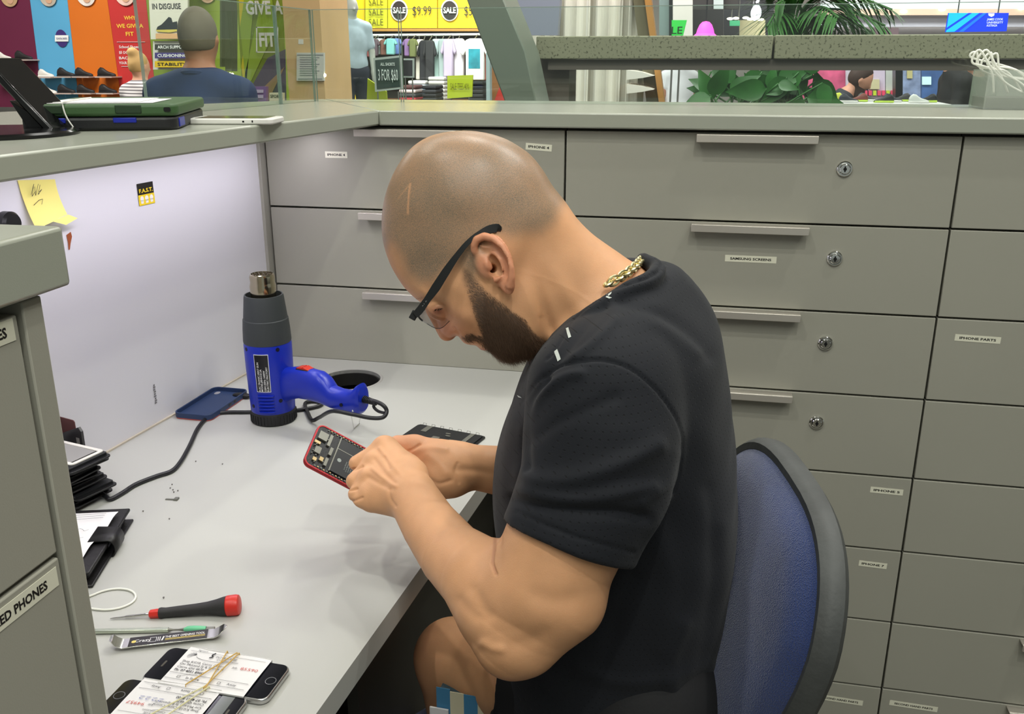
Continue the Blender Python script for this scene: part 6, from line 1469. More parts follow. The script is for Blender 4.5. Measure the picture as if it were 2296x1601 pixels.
# ---------------- shoe shop at the left
YS = 9.5
def wallpiece(k, pix, rgb, label, Y=YS):
    return one('display_wall', pix, Y, .05, C(k, rgb, .5, var=.12, vscale=.7), label, 'display wall', 'coloured display walls of the shoe shop')
wallpiece('plum wall', [(-90, -70), (58, -70), (97, 240), (-90, 240)], (108, 38, 66), 'plum display wall of the shoe shop at the left edge')
wallpiece('sky blue wall', [(58.5, -70), (143, -70), (178, 240), (97.5, 240)], (92, 168, 208), 'sky blue display wall between the plum and orange ones')
wallpiece('orange wall', [(143.5, -70), (231, -70), (274, 240), (178.5, 240)], (216, 112, 32), 'orange display wall with rows of black school shoes')
wallpiece('red wall', [(231.5, -70), (320, -70), (352, 240), (274.5, 240)], (196, 52, 50), 'red display wall with yellow lettering')
wallpiece('olive wall', [(320.5, -70), (655, -70), (655, 240), (352.5, 240)], (128, 146, 44), 'olive green shop wall behind the man in the navy shirt')
b = MB(); 
for s, y in (('WHY', 40), ('WE GIVE A', 58), ('FIT', 76)): wtext(b, s, 291, y, 9, YS, 0, {'WHY': 26, 'WE GIVE A': 60, 'FIT': 18}[s])
for s, y in (('School Shoes', 105), ('$5 DONATED', 118), ('BACK TO', 130), ('YOUR SCHOOL', 141)): wtext(b, s, 289, y, 6, YS, 1, 44)
qx(rect(262, 93.6, 325, 94.4), YS-.01, .005, b, 1); qx(rect(272, 148.6, 325, 149.4), YS-.01, .005, b, 1); tag(b.build('wall_lettering', [C('yellow letters', (242, 206, 70)), white_t], origin=ctr(rect(262, 40, 320, 150), YS)), 'yellow and white lettering WHY WE GIVE A FIT on the red wall', 'lettering')
for x, y, r, rgb, lab in [(20, -8, 22, (196, 160, 120), 'round portrait picture high on the plum wall'), (107, -9, 22, (188, 176, 160), 'round portrait picture high on the sky blue wall'), (192, -12, 24, (226, 214, 206), 'round portrait picture high on the orange wall'), (279, -14, 25, (226, 190, 176), 'round portrait picture high on the red wall'), (464, -14, 20, (226, 186, 150), 'round portrait picture high on the olive wall')]:
    b = MB(); wdisc(b, x, y, r, YS, 0, .02); wdisc(b, x+2, y+8, r*.5, YS, 1, .026); tag(b.build('wall_picture', [C('portrait '+str(rgb), rgb, .6, var=.4, vscale=5), C('portrait skin', (206, 160, 130))], origin=aty(x, y, YS-.02)), lab, 'picture', 'round portraits on the shoe shop walls')
b = MB(); wdisc(b, 138, 86, 14.5, YS, 0, .01, 1.25); qx(rect(123, 79, 153, 93), YS-.02, .005, b, 1); wtext(b, 'SCHOOL SHOES', 138, 86, 4, YS, 0, 24, .03)
tag(b.build('round_badge', [C('badge purple', (62, 44, 110)), white_t], origin=aty(138, 86, YS)), 'round purple badge with a white band on the sky blue wall', 'badge')
b = MB(); M = basis(aty(73, 196, YS-.02), (1, 0, 0), (0, 0, 1)); k = .0046; b.line([(-13*k, 14*k), (13*k, 14*k), (13*k, 0), (9*k, -12*k), (0, -20*k), (-9*k, -12*k), (-13*k, 0), (-13*k, 14*k)], .012, M); b.line([(-8*k, 6*k), (8*k, 6*k)], .012, M); b.line([(0, -10*k), (0, 2*k)], .02, M)
tag(b.build('wall_crest', C('faded crest', (176, 130, 146)), origin=M[:3, 3]), 'pale shield crest low on the plum wall', 'crest')
# shoe
def shoe_geo(L, flip=1):
    prof = [(0, .30, .20, .42), (.06, .42, .34, .62), (.18, .46, .36, .80), (.34, .42, .34, .74), (.5, .34, .36, .50), (.66, .26, .40, .36), (.82, .20, .40, .28), (.94, .13, .32, .20), (1.0, .06, .16, .12)]
    V = []; F = []; n = 12
    for s, zc, w_, h_ in prof:
        for k in range(n):
            a = 2*math.pi*k/n; y = math.cos(a)*w_*.5*L*.55; z = max(0, (math.sin(a)*.5+.5))*h_*L*.52; V.append(((s-.5)*L*flip, y, z+.03*L))
    m = len(prof)
    for i in range(m-1):
        for k in range(n): F.append((i*n+k, i*n+(k+1) % n, (i+1)*n+(k+1) % n, (i+1)*n+k))
    F += [tuple(range(n)), tuple((m-1)*n+k for k in range(n))]; return V, F
def sole_poly(L, flip=1): return [((s-.5)*L*flip, y*L) for s, y in [(0, -.10), (.1, -.13), (.4, -.10), (.7, -.14), (.93, -.10), (1.02, 0), (.93, .10), (.7, .14), (.4, .10), (.1, .13), (0, .10)]]
_shoe = {}
def shoe(p, L, col, solec, label, flip=1, grp=None, cat='shoe'):
    key = (round(L, 2), col, flip)
    if key not in _shoe:
        t = thing('shoe', label, cat, p, grp); V, F = shoe_geo(L, flip); o = np.array(p)
        MB().add(V, F, 0, T(*o)).build('upper', C('shoe '+str(col), col, .45), t, smooth='all')
        MB().prism(sole_poly(L, flip), 0, .035*L+.008, 0, T(*o)).build('sole', C('sole '+str(solec), solec, .6), t, bevel=.003); _shoe[key] = t; return t
    s = _shoe[key]; r = s.copy(); COL.objects.link(r); r.location = [float(v) for v in p]; r['label'] = label
    if grp: r['group'] = grp
    elif 'group' in r: del r['group']
    for ch in list(s.children): c = ch.copy(); COL.objects.link(c); c.parent = r
    return r
gS = 'shoes on the shop wall shelves'; blkc, whc = (44, 42, 42), (226, 222, 214)
rowA = [(104, 172, whc, 'white sneaker, upper row on the sky blue wall'), (149, 171, blkc, 'black shoe, upper row on the sky blue wall'), (189, 171, blkc, 'left black shoe, upper row on the orange wall'), (240, 171, blkc, 'right black shoe, upper row on the orange wall'), (111, 209, whc, 'white sneaker, lower row on the sky blue wall'), (150, 208, blkc, 'black shoe, lower row on the sky blue wall'), (193, 208, blkc, 'left black shoe, lower row on the orange wall'), (243, 208, blkc, 'right black shoe, lower row on the orange wall'), (9, 133, whc, 'white shoe, topmost on the plum wall'), (54, 133, blkc, 'black shoe, topmost on the plum wall'), (13, 171, (90, 88, 86), 'grey and white shoe, second row on the plum wall'), (58, 171, blkc, 'black shoe, second row on the plum wall'), (56, 205, (120, 60, 80), 'plum coloured shoe beside the shield crest')]
for x, y, c_, lab in rowA:
    p = aty(x, y, YS-.11); L = .215 if c_ == blkc else .19
    shoe(p, L, c_, (30, 28, 28) if c_ == blkc else (235, 232, 226), lab, 1, gS)
    tag(MB().box((p[0]-.10, YS-.19, p[2]-.014), (p[0]+.11, YS-.001, p[2]-.001)).build('shelf', C('clear shelf', (190, 170, 160), .2), origin=p-np.array([0, 0, .01])), lab.replace('white sneaker', 'small shelf holding the white sneaker').replace('left black shoe', 'small shelf under the left black shoe').replace('right black shoe', 'small shelf under the right black shoe') if ('sneaker' in lab or 'left' in lab or 'right' in lab) else 'small shelf under the '+lab, 'shelf', 'small shoe shelves')
# poster with a shoe and the signs under it
pb_ = MB(); qx([(331, -60), (421, -60), (421, 88), (338, 88)], 9.2, .03, pb_, 0); wtext(pb_, 'IN DISGUISE', 373, 14, 13, 9.2, 1, 64); wtext(pb_, 'SNEAKERS', 373, -8, 13, 9.2, 1, 60)
V = [(350, 68), (353, 60), (362, 55), (370, 47), (378, 38), (383, 40), (386, 50), (396, 48), (397, 66), (380, 71), (360, 71)]; qx(V, 9.19, .008, pb_, 1); qx([(349, 67), (397, 66), (397, 70), (380, 73), (352, 71)], 9.185, .006, pb_, 2); qx(rect(349, 75, 400, 87), 9.19, .008, pb_, 3)
tag(pb_.build('poster', [C('poster cream', (206, 202, 186)), dark_t, C('sole yellow', (196, 178, 80)), C('wood tone', (206, 160, 112))], origin=ctr(rect(331, 0, 421, 88), 9.2)), 'cream poster of a dark sneaker reading IN DISGUISE', 'poster')
for y0, y1, rgb, s, lab in [(99, 112, (52, 54, 54), 'ARCH SUPPORT', 'dark grey sign reading ARCH SUPPORT under the sneaker poster'), (118, 131, (62, 50, 116), 'CUSHIONING', 'purple sign reading CUSHIONING under the arch support sign'), (137, 151, (214, 178, 40), 'STABILITY', 'yellow sign half hidden behind the man in the navy shirt')]:
    b = qx(rect(347, y0, 425, y1), 9.2, .02); wtext(b, s, 386, (y0+y1)/2, 7, 9.2, 1, 66); tag(b.build('sign', [C(lab[:20], rgb), white_t if 'yellow' not in lab else dark_t], origin=ctr(rect(347, y0, 425, y1), 9.2)), lab, 'sign')
one('sign_board', rect(343, 92, 428, 156), 9.25, .03, C('board white', (208, 204, 196)), 'white board carrying the three small signs', 'board')
one('shop_upright', rect(505, -60, 519, 160), 7.2, .10, C('upright grey', (72, 78, 52), .4), 'dark grey shop upright left of the green banner', 'upright')
one('shop_upright', rect(493, -60, 497, 150), 7.6, .08, C('upright grey', (72, 78, 52), .4), 'thin shop upright behind the head of the man in navy', 'upright')
for x, y in ((518, 166), (524, 167)):
    tag(MB().sph(aty(x-3, y, 7.19), .012, 0).build('lamp_bulb', C('bulb glow', (255, 240, 200), emit=12), smooth='all', origin=aty(x, y, 7.1)), ('left' if x == 518 else 'right')+' small glowing light at the foot of the shop upright', 'light', 'small glowing lights by the upright')
# green banner GIVE A FIT
YB = 6.2; b = qx([(527, -60), (634, -60), (642, 232), (545, 232)], YB, .03, None, 0)
yb = C('banner yellow', (226, 208, 48)); lg = C('banner lime', (158, 184, 58)); pb2 = C('banner slate', (96, 88, 110)); br_ = C('banner tan', (168, 138, 104))
for pix, mi in [([(533, -60), (556, -60), (538, 60)], 1), ([(556, -60), (575, -60), (552, 190), (538, 62)], 2), ([(600, 130), (545, 228), (642, 232), (640, 110)], 3), ([(638, 150), (560, 226), (600, 229)], 4), ([(620, 60), (552, 205), (546, 180), (600, -60)], 2), ([(545, 120), (553, 196), (548, 200), (541, 150)], 1)]: qx(pix, YB-.004*mi-.002, .002, b, mi)
wtext(b, 'GIVE A', 592, 17, 30, YB, 5, 82, .04, .03); wtext(b, 'FIT', 599, 89, 30, YB, 5, 36, .04, .04)
M = aty(576, 62, YB-.04), aty(621, 118, YB-.04)
for pix in (rect(574, 60, 623, 62.5), rect(575, 115.5, 624, 118), rect(574, 60, 576.5, 118), rect(620.5, 60, 623, 118)): qx(pix, YB-.04, .005, b, 5)
tag(b.build('banner', [C('banner green', (142, 160, 50)), yb, lg, pb2, br_, white_t], origin=ctr(rect(530, 0, 640, 232), YB)), 'green and yellow banner reading GIVE A FIT', 'banner')
b = qx(rect(554, 194, 597, 235), 5.6, .03); 
for y in (205, 217): qx(rect(562, y-4, 590, y+3), 5.59, .004, b, 1)
ob_ = tag(b.build('sign', [C('sign violet', (126, 92, 150)), C('sign pale violet', (196, 180, 210))], origin=ctr(rect(554, 194, 597, 235), 5.6)), 'violet sign standing at the foot of the green banner', 'sign'); rods(ob_, rect(554, 194, 597, 235), 5.6, True)
b = qx(rect(604, 208, 634, 235), 5.4, .03); wtext(b, 'SPORT', 618, 216, 7, 5.4, 1, 24); ob_ = tag(b.build('sign', [C('sign cream', (226, 216, 186)), dark_t], origin=ctr(rect(604, 208, 634, 235), 5.4)), 'small cream sign reading SPORT beside the wooden column', 'sign'); rods(ob_, rect(604, 208, 634, 235), 5.4, True)
# wooden column with a notice
wood = C('pale wood', (214, 178, 128), .45, var=.12, vscale=3)
t = thing('column', 'pale wooden column between the banner and the dark shop window', 'column', aty(690, 232, 5.5)*[1, 1, 0]+np.array([0, 0, FLZ]))
x0, x1 = aty(640, 100, 5.5)[0], aty(722, 100, 5.5)[0]
MB().box((x0, 5.5, FLZ), (x1, 5.95, 4.4)).build('shaft', wood, t); b = qx(rect(669, 88, 680, 99), 5.498, .008-.008+.002); b.build('switch_plate', C('switch white', (226, 222, 214)), t)
b = qx(rect(665, 118, 726, 181), 5.479, .02); 
for k in range(9): qx(rect(672, 128+5*k, 716-(k % 3)*5, 129.3+5*k), 5.476, .002, b, 1)
qx(rect(666, 122, 724, 124), 5.476, .002, b, 1); qx(rect(668, 176, 722, 177.5), 5.476, .002, b, 1)
tag(b.build('notice', [C('notice paper', (206, 204, 196)), C('notice print', (150, 152, 156))], origin=ctr(rect(665, 118, 726, 181), 5.47)), 'framed white paper notice fixed in front of the wooden column', 'notice')
# dark shop window
YD = 8.5; one('shop_window_panel', [(722, -80), (772, -80), (780, 235), (726, 235)], YD, .05, C('dark window', (30, 30, 28), .25), 'dark shop window strip between the wooden column and the mannequin', 'window panel')
for x, c_, lab in ((737, (150, 136, 100), 'brassy post, left one in the dark window strip'), (746, (96, 92, 78), 'dull post, middle one in the dark window strip'), (754, (170, 158, 120), 'brassy post, right one in the dark window strip')):
    p = aty(x, 100, YD-.3); tag(MB().lathe([(.012, FLZ), (.012, 3.6)], 12, 0, T(p[0], p[1], 0)).build('post', C('post '+str(x), c_, .35, metal=.5), smooth=True, origin=(p[0], p[1], FLZ)), lab, 'post')
b = MB()
for dx in (0, .045): b.sph(aty(712, 167, 5.49)+np.array([dx, 0, -.01*dx*10]), .011)
tag(b.build('window_lamp', C('bulb glow', (255, 240, 200), emit=12), smooth='all', origin=aty(712, 167, 5.49)), 'pair of tiny glowing lights beside the framed notice', 'light')
# ---------------- clothing shop
YC = 16.
struct(qx([(760, -110), (1150, -110), (1150, 240), (760, 240)], YC+1.2, .1).build('wall_shop', C('dark shop interior', (52, 48, 44), .6, var=.4, vscale=1.2)))
b = qx(rect(765, -80, 818, 70), YC-.1, .05); qx(rect(770, 70, 816, 235), YC-.1, .05, b); tag(b.build('banner', yel_t, origin=ctr(rect(765, 0, 818, 235), YC)), 'plain yellow banner behind the mannequin', 'banner')
b = qx(rect(819, -80, 868, 63), YC-.2, .05); [wtext(b, 'SALE', 843, y, 16, YC-.2, 1, 32, .05, -.005) for y in (5, 27, 50)]; tag(b.build('banner', [C('sign lime yellow', (214, 214, 48)), C('sign ink', (84, 80, 24))], origin=ctr(rect(819, 0, 868, 63), YC)), 'lime yellow banner repeating SALE in narrow letters', 'banner')
for xa, xb, cx, tx_, s, lab in ((870, 980, 895, 946, '$9.99', 'yellow sale banner showing $9.99'), (982, 1130, 1008, 1062, '$5.99', 'yellow sale banner cut off by the slanted column')):
    b = qx(rect(xa, -80, xb, 63), YC-.2, .05); wdisc(b, cx, 23, 21, YC-.2, 2, .04, 1.12); wdisc(b, cx, 23, 18.5, YC-.2, 1, .06, 1.15); wtext(b, 'SALE', cx, 23, 13, YC-.2, 2, 28, .09, .03); wtext(b, s, tx_, 26, 22, YC-.2, 1, 42, .05, -.005)
    tag(b.build('banner', [yel_t, C('sign charcoal', (48, 44, 40)), white_t], origin=ctr(rect(xa, 0, xb, 63), YC)), lab, 'banner')
one('wooden_rail', rect(819, 64, 1120, 70), YC-.25, .3, C('oak rail', (190, 140, 70)), 'oak rail below the yellow sale banners', 'rail')
p0_, p1_ = aty(820, 79, YC-.5), aty(1080, 77, YC-.5); tag(MB().tube([p0_, p1_], .02, 8).build('clothes_rail', C('rail white', (222, 222, 220), .3), smooth=True, origin=(p0_+p1_)/2), 'white clothes rail across the shop wall', 'rail')
TK = 0
def tee(xc, y0, y1, wpx, rgb, label, prnt=None, sleeve=True):
    global TK; TK = (TK+1) % 3; YC = 16.-.115*TK
    W = wpx; pix = [(-.18, 0), (.18, 0), (.34, .04), (.56, .34), (.42, .42), (.33, .30), (.33, 1), (-.33, 1), (-.33, .30), (-.42, .42), (-.56, .34), (-.34, .04)]
    P = [(xc+a*W, y0+b_*(y1-y0)) for a, b_ in pix]; t = thing('t_shirt', label, 'shirt', ctr(P, YC-.5), 'shirts hanging on the clothes rail')
    m = C('tee '+str(rgb), rgb, .8)
    qx([P[0], P[1], P[2], P[5], P[6], P[7], P[8], P[11]], YC-.56, .1, None).build('torso', m, t, bevel=.02)
    qx([P[2], P[3], P[4], P[5]], YC-.55, .08).build('sleeve', m, t, bevel=.015); qx([P[11], P[10], P[9], P[8]], YC-.55, .08).build('sleeve', m, t, bevel=.015)
    if prnt: qx(rect(xc-.22*W, y0+.25*(y1-y0), xc+.20*W, y0+.72*(y1-y0)), YC-.565, .004).build('chest_print', C('teal print', (44, 150, 168), .6, var=.5, vscale=6), t)
    b_ = aty(xc, y0+1, YC-.5); a = np.array([b_[0], 15.5, p0_[2]]); MB().tube([a, b_], .008, 6).build('hanger', C('hanger grey', (120, 120, 118), .4, metal=.5), t)
    return t
for i, (xc, y0, y1, w_, rgb, lab) in enumerate([(828, 88, 128, 20, (150, 84, 84), 'brick red shirt at the left end of the rail'), (838, 87, 126, 22, (90, 76, 84), 'patterned dark shirt beside the brick red one'), (848, 86, 122, 26, (206, 226, 226), 'pale mint shirt at the left of the rail'), (860, 88, 124, 24, (120, 84, 72), 'brown shirt between mint and blue ones'), (874, 86, 123, 28, (124, 188, 186), 'teal shirt above the 3 FOR $60 sign'), (888, 86, 122, 24, (110, 140, 206), 'blue shirt just left of the glass joint'), (912, 87, 126, 20, (142, 110, 160), 'violet shirt just right of the glass joint'), (924, 87, 128, 22, (110, 116, 70), 'olive camouflage shirt on the rail'), (940, 88, 178, 26, (226, 220, 208), 'cream shirt with black front half hidden on the rail'), (950, 90, 180, 30, (40, 40, 44), 'black shirt beside the cream one'), (962, 90, 180, 28, (52, 52, 54), 'charcoal shirt in the middle of the rail'), (978, 87, 178, 34, (190, 220, 214), 'aqua shirt left of the lilac ones'), (992, 87, 176, 28, (160, 176, 176), 'grey green shirt behind the aqua one'), (1004, 87, 172, 32, (196, 182, 208), 'lilac shirt on the rail'), (1016, 87, 172, 30, (178, 164, 190), 'darker lilac shirt on the rail'), (1028, 86, 176, 34, (228, 222, 228), 'plain white shirt beside the lilac ones')]): tee(xc, y0, y1, w_, rgb, lab)
tee(1064, 86, 180, 62, (238, 238, 234), 'white shirt with a teal picture printed on its chest', prnt=True)
tee(1089, 96, 180, 26, (196, 106, 86), 'salmon shirt behind the teal print shirt')
p0_ = p0_; tb = thing('display_table', 'dark display table with folded clothes in the clothing shop', 'table', ctr(rect(900, 225, 1090, 235), YC-1.2)*[1, 1, 0]+np.array([0, 0, FLZ]))
zt_ = aty(950, 226, YC-1.2)[2]; xa, xb = aty(830, 226, YC-1.2)[0], aty(1110, 226, YC-1.2)[0]
MB().box((xa, YC-1.5, zt_-.06), (xb, YC-.3, zt_)).build('table_top', C('oak dark', (110, 76, 46)), tb); 
for x in (xa+.05, xb-.05): MB().box((x-.04, YC-1.45, FLZ), (x+.04, YC-.85, zt_-.06)).build('leg', C('oak dark', (110, 76, 46)), tb)
for (xc, n, w_, cols, lab) in [(924, 4, 40, [(150, 40, 48), (60, 60, 64), (206, 190, 190), (90, 60, 60)], 'red'), (945, 5, 44, [(40, 44, 52), (90, 110, 140), (150, 180, 206), (206, 216, 226), (226, 222, 222)], 'pale blue'), (972, 4, 34, [(34, 34, 36), (30, 30, 34), (52, 52, 56), (40, 40, 44)], 'black'), (988, 6, 40, [(210, 208, 204)]*6, 'white'), (1076, 5, 34, [(28, 30, 32)]*5, 'dark right')]:
    for k in range(n):
        row = .52*([924, 945, 972, 988, 1076].index(xc) % 2); x = aty(xc, 226, YC-1.2+row)[0]; ww = w_*YC/FL*.44; z = zt_+.001+k*.062
        tag(MB().box((x-ww, YC-1.45+row, z), (x+ww, YC-1.0+row, z+.058)).build('folded_shirt', C('folded '+str(cols[k]), cols[k], .8), bevel=.02, origin=(x, YC-1.2, z)), '%s folded shirt, layer of the %s pile on the display table' % (['lowest', 'second', 'third', 'fourth', 'fifth', 'sixth'][k], lab), 'folded shirt', 'folded shirts piled on the display table')
b = qx([(837, 130), (899, 124), (903, 199), (841, 206)], 10.5, .03, None, 1); qx([(841, 135), (895, 129), (899, 194), (845, 200)], 10.49, .01, b, 0); wtext(b, '3 FOR $60', 870, 170, 26, 10.48, 2, 44, .02, .0, .02); wtext(b, 'ALL SHORTS', 869, 144, 7, 10.48, 2, 32, .02)
ob_ = tag(b.build('sign', [C('sign board dark', (42, 58, 54)), C('frame aluminium', (180, 190, 186), .35, metal=.4), C('chalk', (196, 206, 202))], origin=ctr(rect(837, 124, 903, 206), 10.5)), 'framed dark sign reading 3 FOR $60 beside the mannequin', 'sign'); rods(ob_, rect(837, 124, 903, 206), 10.5, True)
b = qx(rect(905, 131, 928, 174), 10.6, .03, None, 1); qx(rect(905, 135, 924, 170), 10.59, .01, b, 0); ob_ = tag(b.build('sign', [C('sign board black', (34, 32, 38)), C('frame aluminium', (180, 190, 186))], origin=ctr(rect(905, 131, 928, 174), 10.6)), 'smaller framed dark sign right of the 3 FOR $60 one', 'sign'); rods(ob_, rect(905, 131, 928, 174), 10.6, True)
b = qx([(1003, 170), (1060, 168), (1058, 217), (1003, 221)], 10.2, .03); wtext(b, 'SALE TEES 40%', 1031, 194, 15, 10.2, 1, 42, .03, -.005); ob_ = tag(b.build('sign', [C('sign lime', (180, 196, 40)), C('sign ink', (84, 80, 24))], origin=ctr(rect(1003, 168, 1060, 220), 10.2)), 'lime sign about sale tees over the folded piles', 'sign'); rods(ob_, rect(1003, 170, 1060, 218), 10.2, True)
ob_ = one('sign', [(824, 176), (866, 205), (868, 232), (822, 232)], 10.8, .03, C('sign lime', (180, 196, 40)), 'lime sign low behind the framed 3 FOR $60 sign', 'sign'); rods(ob_, rect(824, 180, 866, 230), 10.8, True)
p = aty(1094, 118, 9.8); tag(MB().box((p[0]-.022, 9.8, FLZ), (p[0]+.018, 9.9, p[2])).build('shop_upright', C('upright pale', (156, 176, 178), .4), origin=(p[0], 9.8, FLZ)), 'pale steel upright right of the hanging shirts', 'upright')
b = qx([(1100, 110), (1150, 110), (1150, 425), (1100, 425)], 10.5, .05); qx([(1106, 232), (1122, 190), (1133, 232)], 10.45, .02, b, 1); tag(b.build('brown_hoarding', [C('panel brown', (140, 92, 48)), C('panel red', (186, 44, 36))], origin=ctr(rect(1100, 110, 1150, 425), 10.5)), 'brown panel with a red triangle by the slanted column', 'hoarding')
# ---------------- figures: one body each, clothes as parts
def figure(name_label, feet, H, face, pose, cols, hair='short', extra=None):
    s = H/1.75; f = np.array([math.cos(face), math.sin(face), 0]); l = np.array([-f[1], f[0], 0]); o = np.array(feet, float); up = np.array([0, 0, 1.])
    lean = pose.get('lean', 0); ub = up*math.cos(lean)+f*math.sin(lean); ff = f*math.cos(lean)-up*math.sin(lean)
    def pt(a, b, c): return o+(f*a+l*b+up*c)*s
    hip = pt(0, 0, .93); 
    def tp(a, b, c): return hip+(ff*a+l*b+ub*c)*s
    sho = {1: tp(0, .178, .462), -1: tp(0, -.178, .462)}; nk = tp(.01, 0, .565); hd = tp(.03, 0, .69)+f*pose.get('headfwd', 0)
    def arm(sd):
        q = pose.get('arm', {}).get(sd); 
        if q is None: q = ((.02, .23, .20), (.08, .22, -.04))
        return sho[sd], tp(q[0][0], sd*q[0][1], q[0][2]), tp(q[1][0], sd*q[1][1], q[1][2])
    arms = {sd: arm(sd) for sd in (1, -1)}
    def legs(P, r, stop=0):
        g = None
        for sd in (1, -1):
            h = path(P, [pt(0, sd*.09, .90), pt(.02, sd*.10, .50), pt(0, sd*.10, .09)], [.095*s+r, .065*s+r, .045*s+r]); g = h if g is None else np.minimum(g, h)
        return g
    def torso(P, r): 
        g = ell(P, tp(0, 0, .06), np.array([l, ff, ub]), ((.17*s+r), (.125*s+r), .16*s)); g = smin(g, ell(P, tp(0, 0, .30), np.array([l, ff, ub]), (.18*s+r, .12*s+r, .25*s)), .06)
        g = smin(g, cone(P, sho[1], nk-ub*.03*s, .058*s+r, .050*s+r), .05); return smin(g, cone(P, sho[-1], nk-ub*.03*s, .058*s+r, .050*s+r), .05)
    def body(P):
        g = smin(torso(P, -.01), legs(P, -.005), .04); g = smin(g, cone(P, nk-ub*.06, hd-ub*.05*s, .060*s, .052*s), .05)
        g = smin(g, ell(P, hd, np.array([l, ff, ub]), (.074*s, .094*s, .118*s)), .02); g = smin(g, cone(P, hd+ff*.09*s-ub*.02*s, hd+ff*.105*s-ub*.035*s, .012*s, .014*s), .02)
        for sd in (1, -1):
            g = smin(g, ell(P, hd+l*sd*.076*s-ub*.01*s, np.array([l, ff, ub]), (.012*s, .018*s, .032*s)), .006); a = arms[sd]; g = smin(g, path(P, list(a), [.05*s, .04*s, .028*s]), .03)
            d = a[2]-a[1]; d /= np.linalg.norm(d); g = smin(g, path(P, [a[2], a[2]+d*.09*s], [.032*s, .026*s]), .02)
            for k in range(4): g = smin(g, cone(P, a[2]+d*.08*s+np.cross(d, l)*(.022*(k-1.5)/1.5)*s, a[2]+d*(.16-.01*abs(k-1.5))*s+np.cross(d, l)*(.03*(k-1.5)/1.5)*s, .010*s, .008*s), .004)
        return g
    def top(P):
        g = smax(torso(P, .012), (P-nk)@ub-.01*s, .02)
        for sd in (1, -1):
            a = arms[sd]; e = a[0]+(a[1]-a[0])*cols.get('sleeve', .6); g = smin(g, cone(P, a[0], e, .064*s, .058*s), .03)
            if cols.get('long'): g = smin(g, cone(P, a[1], a[2], .054*s, .045*s), .02)
        return smax(g, (P-tp(0, 0, -.06))@(-ub), .01)
    def trou(P): return np.maximum(smin(legs(P, .016), ell(P, pt(0, 0, .90), np.array([l, f, up]), (.18*s, .135*s, .13*s)), .05), o[2]+.08-P[:, 2])
    t = thing('person', name_label, 'person', o); lo = o-np.array([.75, .75, .02])*s; hi = o+np.array([.75, .75, 1.95])*s; h = .013
    def add(nm, fn, m): 
        v, q = sdf_mesh(fn, lo, hi, h, None, 1.8); v, q = main_piece(v, q); np_mesh(nm, [(smooth_mesh(v, q, 2), q)], m, t)
    add('body', body, C('figure skin '+str(cols['skin']), cols['skin'], .55)); add('shirt', top, cols['topm']); add('trousers', trou, C('trousers '+str(cols['leg']), cols['leg'], .8))
    if hair:
        hc_ = hd-ff*.012*s+ub*.014*s; cut = (ff*.85-ub*.62); 
        def hr_(P):
            g = ell(P, hc_, np.array([l, ff, ub]), (.080*s, .100*s, .118*s)); g = smax(g, (P-(hc_+cut*.035*s))@cut, .01)
            g = smax(g, -((P-(hd-ub*.055*s))@ub), .01)
            if hair == 'bun': g = smin(g, ell(P, hd-ff*.06*s+ub*.12*s, np.eye(3), (.05*s, .05*s, .045*s)), .02)
            if hair == 'long': g = smin(g, cone(P, hd-ff*.03*s, hd-ff*.0*s-up*.24*s, .07*s, .05*s), .03)
            return g
        add('hair', hr_, C('hair '+str(cols['hair']), cols['hair'], .7, bump=.6, bscale=60))
    for sd in (1, -1): MB().prism([(x, y*1.6) for x, y in sole_poly(.27*s)], 0, .07*s, 0, basis(pt(.06, sd*.10, 0), f, l)).build('shoe', C('figure shoe', (40, 38, 38), .5), t, bevel=.02)
    if extra: extra(t, tp, s, f, l, ub)
    return t
def floor_under(x, y, d): p = dep(x, y, d); return np.array([p[0], p[1], FLZ])
navy_shirt = mat('navy denim shirt', (26, 46, 88), .8, var=.25, vscale=9, bump=.2, bscale=120)
p = floor_under(447, 200, 3.75); hz_ = dep(440, 15, 3.75)[2]-FLZ
def collar_part(t, tp, s, f, l, ub): MB().tube([tp(math.cos(a)*.062, math.sin(a)*.066, .535+.018*math.cos(a+math.pi)) for a in np.linspace(0, 2*math.pi, 25)[:-1]], .014*s, 8, closed=True).build('collar', navy_shirt, t, smooth=True)
figure('man with short grey hair in a navy shirt seen from behind', p, hz_, math.radians(95), {'headfwd': .02}, dict(skin=(176, 122, 92), topm=navy_shirt, leg=(60, 64, 74), hair=(112, 102, 84), sleeve=1.0, long=True), 'short', collar_part)
stripe = bpy.data.materials.new('striped top'); stripe.use_nodes = True; nt = stripe.node_tree; bs = nt.nodes['Principled BSDF']; bs.inputs['Roughness'].default_value = .8
tc = nt.nodes.new('ShaderNodeTexCoord'); wv = nt.nodes.new('ShaderNodeTexWave'); wv.bands_direction = 'Z'; wv.inputs['Scale'].default_value = 13; cr = nt.nodes.new('ShaderNodeValToRGB'); cr.color_ramp.elements[0].color = (*lin((110, 104, 106)), 1); cr.color_ramp.elements[1].color = (*lin((214, 208, 206)), 1); cr.color_ramp.elements[0].position = .3; cr.color_ramp.elements[1].position = .6
nt.links.new(tc.outputs['Object'], wv.inputs[0]); nt.links.new(wv.outputs[0], cr.inputs[0]); nt.links.new(cr.outputs[0], bs.inputs['Base Color'])
p = floor_under(312, 190, 7.3); hz_ = dep(316, 97, 7.3)[2]-FLZ-.06
figure('woman with a blond bun and a grey striped top, seen from behind', p, hz_, math.radians(70), {}, dict(skin=(214, 160, 128), topm=stripe, leg=(70, 80, 104), hair=(196, 158, 100), sleeve=.5), 'bun')
p = floor_under(1521, 200, 10); figure('distant walker in a white shirt and blue jeans beside the wooden post', p, 1.62, math.radians(-60), {}, dict(skin=(190, 132, 108), topm=C('white tee far', (228, 230, 236), .8), leg=(54, 62, 92), hair=(60, 44, 36), sleeve=.4))
